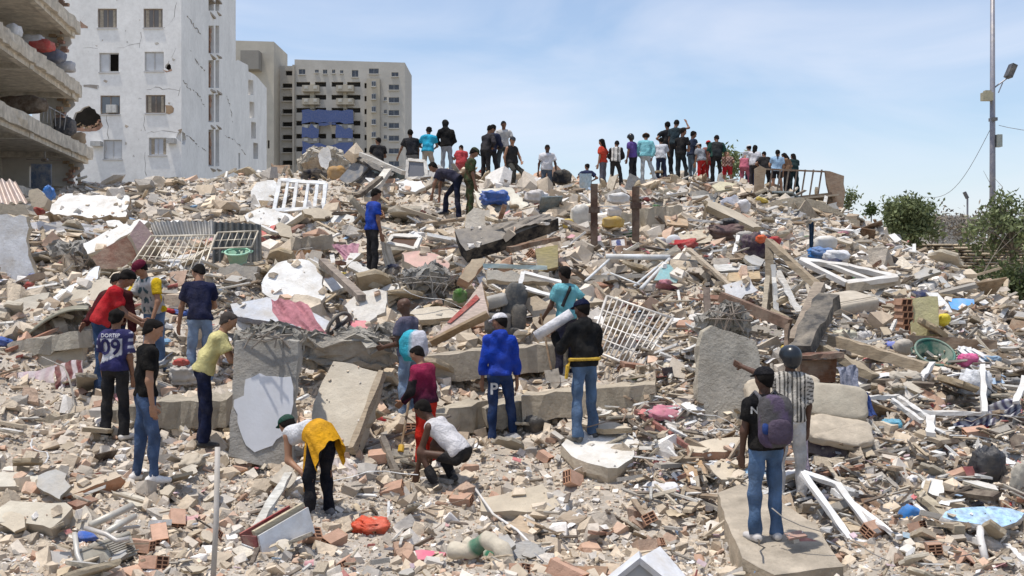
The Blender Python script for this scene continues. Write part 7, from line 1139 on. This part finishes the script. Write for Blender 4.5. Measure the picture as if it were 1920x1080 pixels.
# crumbs lying on the tops of slabs and plates
pz_, sz_ = [], []
for top, n in TOPS:
    ar_ = .5*np.linalg.norm(np.cross(top, np.roll(top, -1, 0)).sum(0)-np.cross(top[0]*0, top[0])); ar_ = .5*abs(np.dot(np.cross(top-top[0], np.roll(top, -1, 0)-top[0]).sum(0), n)); k_ = int(min(40, ar_*11*(14/top[:, 1].mean())+3)); e_c = RS.uniform(0, 1); c_ = top.mean(0); D_ = c_[1]
    for _ in range(k_):
        i_ = RS.randint(len(top)); a_, b_ = top[i_], top[(i_+1) % len(top)]; u_, v_ = RS.uniform(0, 1, 2); i_ = int(len(top)*(e_c+.22*RS.normal())) % len(top) if RS.uniform() < .7 else i_; a_, b_ = top[i_], top[(i_+1) % len(top)]; u_ = u_**.35; q_ = c_+(a_+(b_-a_)*v_-c_)*u_*.97; pz_.append(q_+n*.008); sz_.append(RS.choice([2.5, 4, 7, 11, 18], p=[.25, .25, .22, .18, .1])*D_/FP)
pz_ = np.array(pz_); sz_ = np.array(sz_); n_ = len(pz_); Rm = rotm(n_)*(sz_[:, None, None]*RS.uniform(.65, 1.3, (n_, 1, 3))); cl = PAL[RS.choice([0, 3, 4, 5, 10, 4, 7], n_)]*RS.uniform(.9, 1.15, (n_, 1)); Vs, Fs, Cs = [], [], []; off = 0
for k in range(len(SHP)):
    m = np.arange(k, n_, len(SHP)); V, F = SHP[k]; Vs.append((np.einsum('nij,vj->nvi', Rm[m], V)+pz_[m][:, None]).reshape(-1, 3)); Fs.append((F[None]+(np.arange(len(m))*len(V))[:, None, None]+off).reshape(-1, 3)); Cs.append(np.repeat(cl[m], len(V), 0)); off += len(m)*len(V)
add('slab_crumbs', np.vstack(Vs), np.vstack(Fs), M_rub, np.vstack(Cs), kind='stuff', label='small crumbs of concrete lying on the fallen slabs')
# single pieces
ORD = ['nearest', 'second nearest', 'third nearest', 'fourth nearest', 'fifth nearest', 'sixth nearest', 'seventh nearest', 'eighth nearest', 'ninth nearest', 'tenth nearest', 'eleventh nearest', 'twelfth nearest', 'thirteenth nearest', 'fourteenth nearest', 'fifteenth nearest', 'sixteenth nearest', 'seventeenth nearest', 'eighteenth nearest', 'nineteenth nearest', 'twentieth nearest'] + ['twenty-%s nearest' % w_ for w_ in ('first', 'second', 'third', 'fourth', 'fifth', 'sixth', 'seventh', 'eighth', 'ninth')]
PEND = []
def finish_labels():
    by = {}
    for o, ph, px, py in PEND:
        j = min(range(len(LM)), key=lambda i: (LM[i][1]-px)**2+((LM[i][2]-py)*1.3)**2); by.setdefault((ph, LM[j][0]), []).append(((LM[j][1]-px)**2+(LM[j][2]-py)**2, o))
    for (ph, l_), lst in by.items():
        lst.sort(key=lambda t: t[0])
        for i, (_, o) in enumerate(lst): o['label'] = '%s %s to %s' % (ph, ORD[min(i, len(ORD)-1)], l_)
def single(name, cat, group, phrase, me, px, py, D, size, col, tilt=1., lift=.12, rot=None):
    size = tuple(v*(1 if D < 26 else .62) for v in size); o = bpy.data.objects.new(name, me); COL.objects.link(o); x = (px-CX)/FP*D; o.location = (x, D, float(H(x, D))+size[2]*lift); o.scale = size
    o.rotation_euler = rot if rot is not None else (RS.normal(0, .3*tilt), RS.normal(0, .3*tilt), RS.uniform(0, 6.28)); o.color = (*col, 1); o['category'] = cat; o['group'] = group; PEND.append((o, phrase, px, py)); return o
BIG = [mesh('concrete_chunk', *chunk_shape(300+i, [1, .6, .45][i % 3], 2), M_conc, (1, 1, 1)) for i in range(14)]
NAMES = {0: 'beige', 1: 'grey beige', 2: 'grey', 3: 'sandy', 4: 'pale', 5: 'white', 6: 'terracotta', 7: 'orange', 8: 'brown', 9: 'dark grey', 10: 'tan'}
for i, (px, py, d) in enumerate(sample_px(300)):
    ci = int(RS.choice(len(PAL), p=PW)); s = np.clip(RS.lognormal(3.3, .34), 22, 66)*d/FP; c = PAL[ci]*RS.uniform(.85, 1.15); single('concrete_chunk', 'concrete chunk', 'loose concrete chunks on the heap', NAMES[ci]+' concrete chunk', BIG[i % 14], px, py, d, (s*RS.uniform(.8, 1.4), s*RS.uniform(.7, 1.1), s*RS.uniform(.7, 1.1)), c)
def flat_shape(seed, n=9):
    rs = np.random.RandomState(seed); a = np.sort(rs.uniform(0, 6.28, n)); r = rs.uniform(.36, .56, n); t = np.stack([np.cos(a)*r, np.sin(a)*r*.75, np.zeros(n)], 1); return t
st = RS.get_state(); FLT = []
for i in range(10): V, F, C = plate(flat_shape(500+i), (0, 0, 1), .13, (1, 1, 1), (.66, .60, .5), .012, .12, .02); FLT.append(mesh('plaster_fragment', V, F, M_plast, C))
pal2 = [('white', (.74, .73, .71)), ('pale beige', (.60, .54, .45)), ('grey', (.42, .41, .39)), ('sandy', (.52, .45, .35)), ('off-white', (.66, .64, .60))]
for i, (px, py, d) in enumerate(sample_px(230)):
    nm, c = pal2[i % 5]; s = np.clip(RS.lognormal(3.75, .38), 28, 100)*d/FP; single('plaster_fragment', 'slab piece', 'broken slab pieces on the heap', nm+' slab piece', FLT[i % 10], px, py, d, (s*1.15, s, s*.9), np.array(c)*RS.uniform(.88, 1.1), rot=(R(18)+RS.normal(0, .28), RS.normal(0, .22), RS.uniform(0, 6.28)), lift=.5)
for i in range(44):                                             # larger slabs on the upper slope
    px = RS.uniform(30, 780) if i % 2 else RS.uniform(480, 1320); py = RS.uniform(385, 660); dd_ = hits([px], [py])[0]
    if np.isnan(dd_) or dd_ > 25.9 or (150 < px < 450 and py > 480): continue
    nm, c = pal2[i % 5]; k = RS.uniform(60, 125)*dd_/FP; single('plaster_fragment', 'slab piece', 'large slabs on the upper slope', 'large '+nm+' slab', FLT[(i*3) % 10], px, py, dd_, (k, k*.9, k*.8), np.array(c)*RS.uniform(.9, 1.05), rot=(R(34)+RS.normal(0, .25), RS.normal(0, .3), RS.uniform(0, 6.28)), lift=.22)
V, F, C = hollow((0, 0, 0), (.5, 0, 0), (0, .36, 0), (0, 0, .26)); HB_ = mesh('hollow_clay_brick', V, F, M_rub, C)
for i, (px, py, d) in enumerate(sample_px(85)):
    s = RS.uniform(.16, .30)*(1 if d < 22 else 1.25); single('hollow_clay_brick', 'brick', 'hollow clay bricks among the rubble', 'hollow clay brick', HB_, px, py, d, (s*RS.uniform(.6, 1.1), s*.8, s*.8), np.array([1.05, 1.12, 1.2])*RS.uniform(.85, 1.2), 1.4, .3)
PLK = []
for i in range(6): V, F = bar((-.5, 0, 0), (.5, 0, 0), 1, 1, jit=.03, seg=5); PLK.append(mesh('plank', V, F, M_wood, (1, 1, 1)))
pal3 = [('weathered brown plank', 'plank', (.30, .22, .15)), ('pale plank', 'plank', (.48, .40, .30)), ('white bar', 'bar', (.66, .66, .65)), ('grey plank', 'plank', (.34, .32, .29)), ('dark plank', 'plank', (.12, .09, .07)), ('reddish plank', 'plank', (.30, .15, .10))]
for i, (px, py, d) in enumerate(sample_px(290, True)):
    nm, ct, c = pal3[i % 6]; L_ = np.clip(RS.lognormal(4.2, .45), 34, 190)*d/FP; th = RS.uniform(.025, .055)*(1 if d < 20 else 1.4); single(nm.split()[-1] if ct == 'plank' else 'white_bar', ct, 'loose planks and bars in the debris', nm, PLK[i % 6], px, py, d, (L_, th*RS.uniform(1.5, 3), th), np.array(c)*RS.uniform(.8, 1.15), rot=(RS.normal(0, .3), RS.normal(0, .22), RS.uniform(0, 6.28)), lift=2)
PAP = []
for i in range(6):
    V = []; F = []; rs = np.random.RandomState(900+i)
    for j in range(7):
        for k in range(7): u, v = k/6-.5, j/6-.5; V.append((u, v*.75, .10*math.sin(4*u+i)+.08*math.sin(6*v+2*i)+rs.uniform(-.02, .02)))
    for j in range(6):
        for k in range(6): F.append((j*7+k, j*7+k+1, j*7+8+k, j*7+7+k))
    PAP.append(mesh('paper_sheet', V, F, M_plast if i % 2 else M_rag, (1, 1, 1), True))
pal4 = [('white paper sheet', 'paper', (.72, .72, .73)), ('white paper scrap', 'paper', (.66, .67, .70)), ('cream cardboard scrap', 'cardboard', (.52, .42, .29)), ('blue paper scrap', 'paper', (.20, .34, .58)), ('pink paper scrap', 'paper', (.58, .32, .34)), ('white foil scrap', 'paper', (.68, .68, .68))]
for i, (px, py, d) in enumerate(sample_px(190)):
    nm, ct, c = pal4[i % 6 if i % 3 else 0]; s = np.clip(RS.lognormal(3.0, .35), 13, 46)*d/FP; single('paper_sheet' if ct == 'paper' else 'cardboard_piece', ct, 'papers strewn on the rubble', nm, PAP[i % 6], px, py, d, (s, s, s), np.array(c), .8, .3)
RAG = []
for i in range(8): V, F = superell((0, 0, 0), (.5, 0, 0), (0, .42, 0), (0, 0, .26), .75, 26, 16, .2, 31+i*3, 6); RAG.append(mesh('rag', V, F, M_rag, (1, 1, 1), True))
pal5 = [('white', (.62, .61, .62)), ('navy', (.03, .04, .09)), ('grey', (.28, .28, .29)), ('black', (.025, .025, .028)), ('pink', (.52, .20, .26)), ('red', (.38, .04, .045)), ('light blue', (.20, .36, .54)), ('beige', (.46, .40, .32)), ('blue', (.05, .11, .36)), ('yellow', (.55, .42, .08)), ('green', (.06, .16, .07)), ('white', (.66, .64, .62))]
for i, (px, py, d) in enumerate(sample_px(150, True)):
    if py > 900 and px < 1300 and i % 4: continue
    nm, c = pal5[i % 12]; s = np.clip(RS.lognormal(3.1, .35), 14, 52)*d/FP; single('rag', 'cloth', 'crumpled clothes in the debris', nm+' crumpled cloth', RAG[i % 8], px, py, d, (s*1.2, s, s*.8), np.array(c)*RS.uniform(.85, 1.1), .6, .25)
BRD = []
for i in range(6):
    t = np.array([(-.5, -.35, 0), (.5, -.35, 0), (.5, .35, 0), (-.5, .35, 0)]); t += RS.uniform(-.04, .04, t.shape)*(1, 1, 0)
    if i % 2: t = np.insert(t, 2, (.42, .1+.05*i, 0), 0)
    V, F, C = plate(t, (0, 0, 1), .045, (1, 1, 1), (.6, .55, .5), .012, .2, .006); BRD.append(mesh('board', V, F, M_wood, C))
pal6 = [('white board', (.64, .63, .61)), ('tan board', (.46, .35, .23)), ('brown board', (.22, .14, .09)), ('grey board', (.34, .34, .34)), ('pale beige board', (.56, .50, .41)), ('light blue board', (.30, .42, .52)), ('dark brown board', (.10, .07, .055))]
for i, (px, py, d) in enumerate(sample_px(120, True)):
    nm, c = pal6[i % 7]; s = np.clip(RS.lognormal(3.9, .4), 26, 110)*d/FP; single('board', 'board', 'broken furniture boards in the debris', nm, BRD[i % 6], px, py, d, (s, s*RS.uniform(.5, 1), s*.8), np.array(c)*RS.uniform(.85, 1.1), rot=(R(20)+RS.normal(0, .4), RS.normal(0, .35), RS.uniform(0, 6.28)), lift=.14)
RB = []
for i in range(6):
    q = [np.array([-.5, 0, 0])]; a_ = RS.uniform(-.5, .5); b_ = RS.uniform(-.2, .5)
    for k in range(7): a_ += RS.normal(0, .35); b_ += RS.normal(0, .28); q.append(q[-1]+np.array([math.cos(a_)*math.cos(b_), math.sin(a_)*math.cos(b_), math.sin(b_)])*.15)
    V, F = tube(q, .008, 5); RB.append(mesh('rebar', V, F, M_rust, (1, 1, 1), True))
for i, (px, py, d) in enumerate(sample_px(72)):
    nm, c, k = [('bent rusty rebar', (.20, .14, .10), .5), ('bent grey rebar', (.26, .24, .22), .5), ('bent dusty rebar', (.30, .26, .22), .5), ('white loose cable', (.6, .6, .6), .4)][i % 4]; s = RS.uniform(.7, 1.7)*(1 if d < 20 else 1.4); single('rebar' if 'rebar' in nm else 'loose_cable', 'rebar' if 'rebar' in nm else 'cable', 'loose rebar and cables in the rubble', nm, RB[i % 6], px, py, d, (s, s, s*k), np.array(c), .5, .05)
for i in range(46):                                             # slabs and boards breaking the skyline of the heap
    px = 440+1180*(i+RS.uniform(0, 1))/46; py = float(np.interp(px, [440, 600, 700, 860, 1000, 1250, 1400, 1500, 1620], [345, 322, 352, 342, 356, 338, 350, 366, 410])); d = float(np.interp(px, [440, 600, 860, 1250, 1620], [36, 35, 32.5, 36, 32]))-RS.uniform(.3, 2.4)
    nm, c = pal6[(i*3) % 7]; k = RS.uniform(.5, 1.25); o = single('board' if i % 2 else 'plaster_fragment', 'board' if i % 2 else 'slab piece', 'broken boards and slabs along the crest', nm+' on the crest' if i % 2 else 'pale slab piece on the crest', BRD[i % 6] if i % 2 else FLT[i % 10], px, py, min(d, 25.9), (k, k*.7, k*.9), np.array(c) if i % 2 else np.array((.60, .54, .45)), rot=(R(40)+RS.normal(0, .5), RS.normal(0, .6), RS.uniform(0, 6.28)), lift=.25)
    x = (px-CX)/FP*d; o.location = (x, d, float(H(x, d))+.12)
finish_labels()
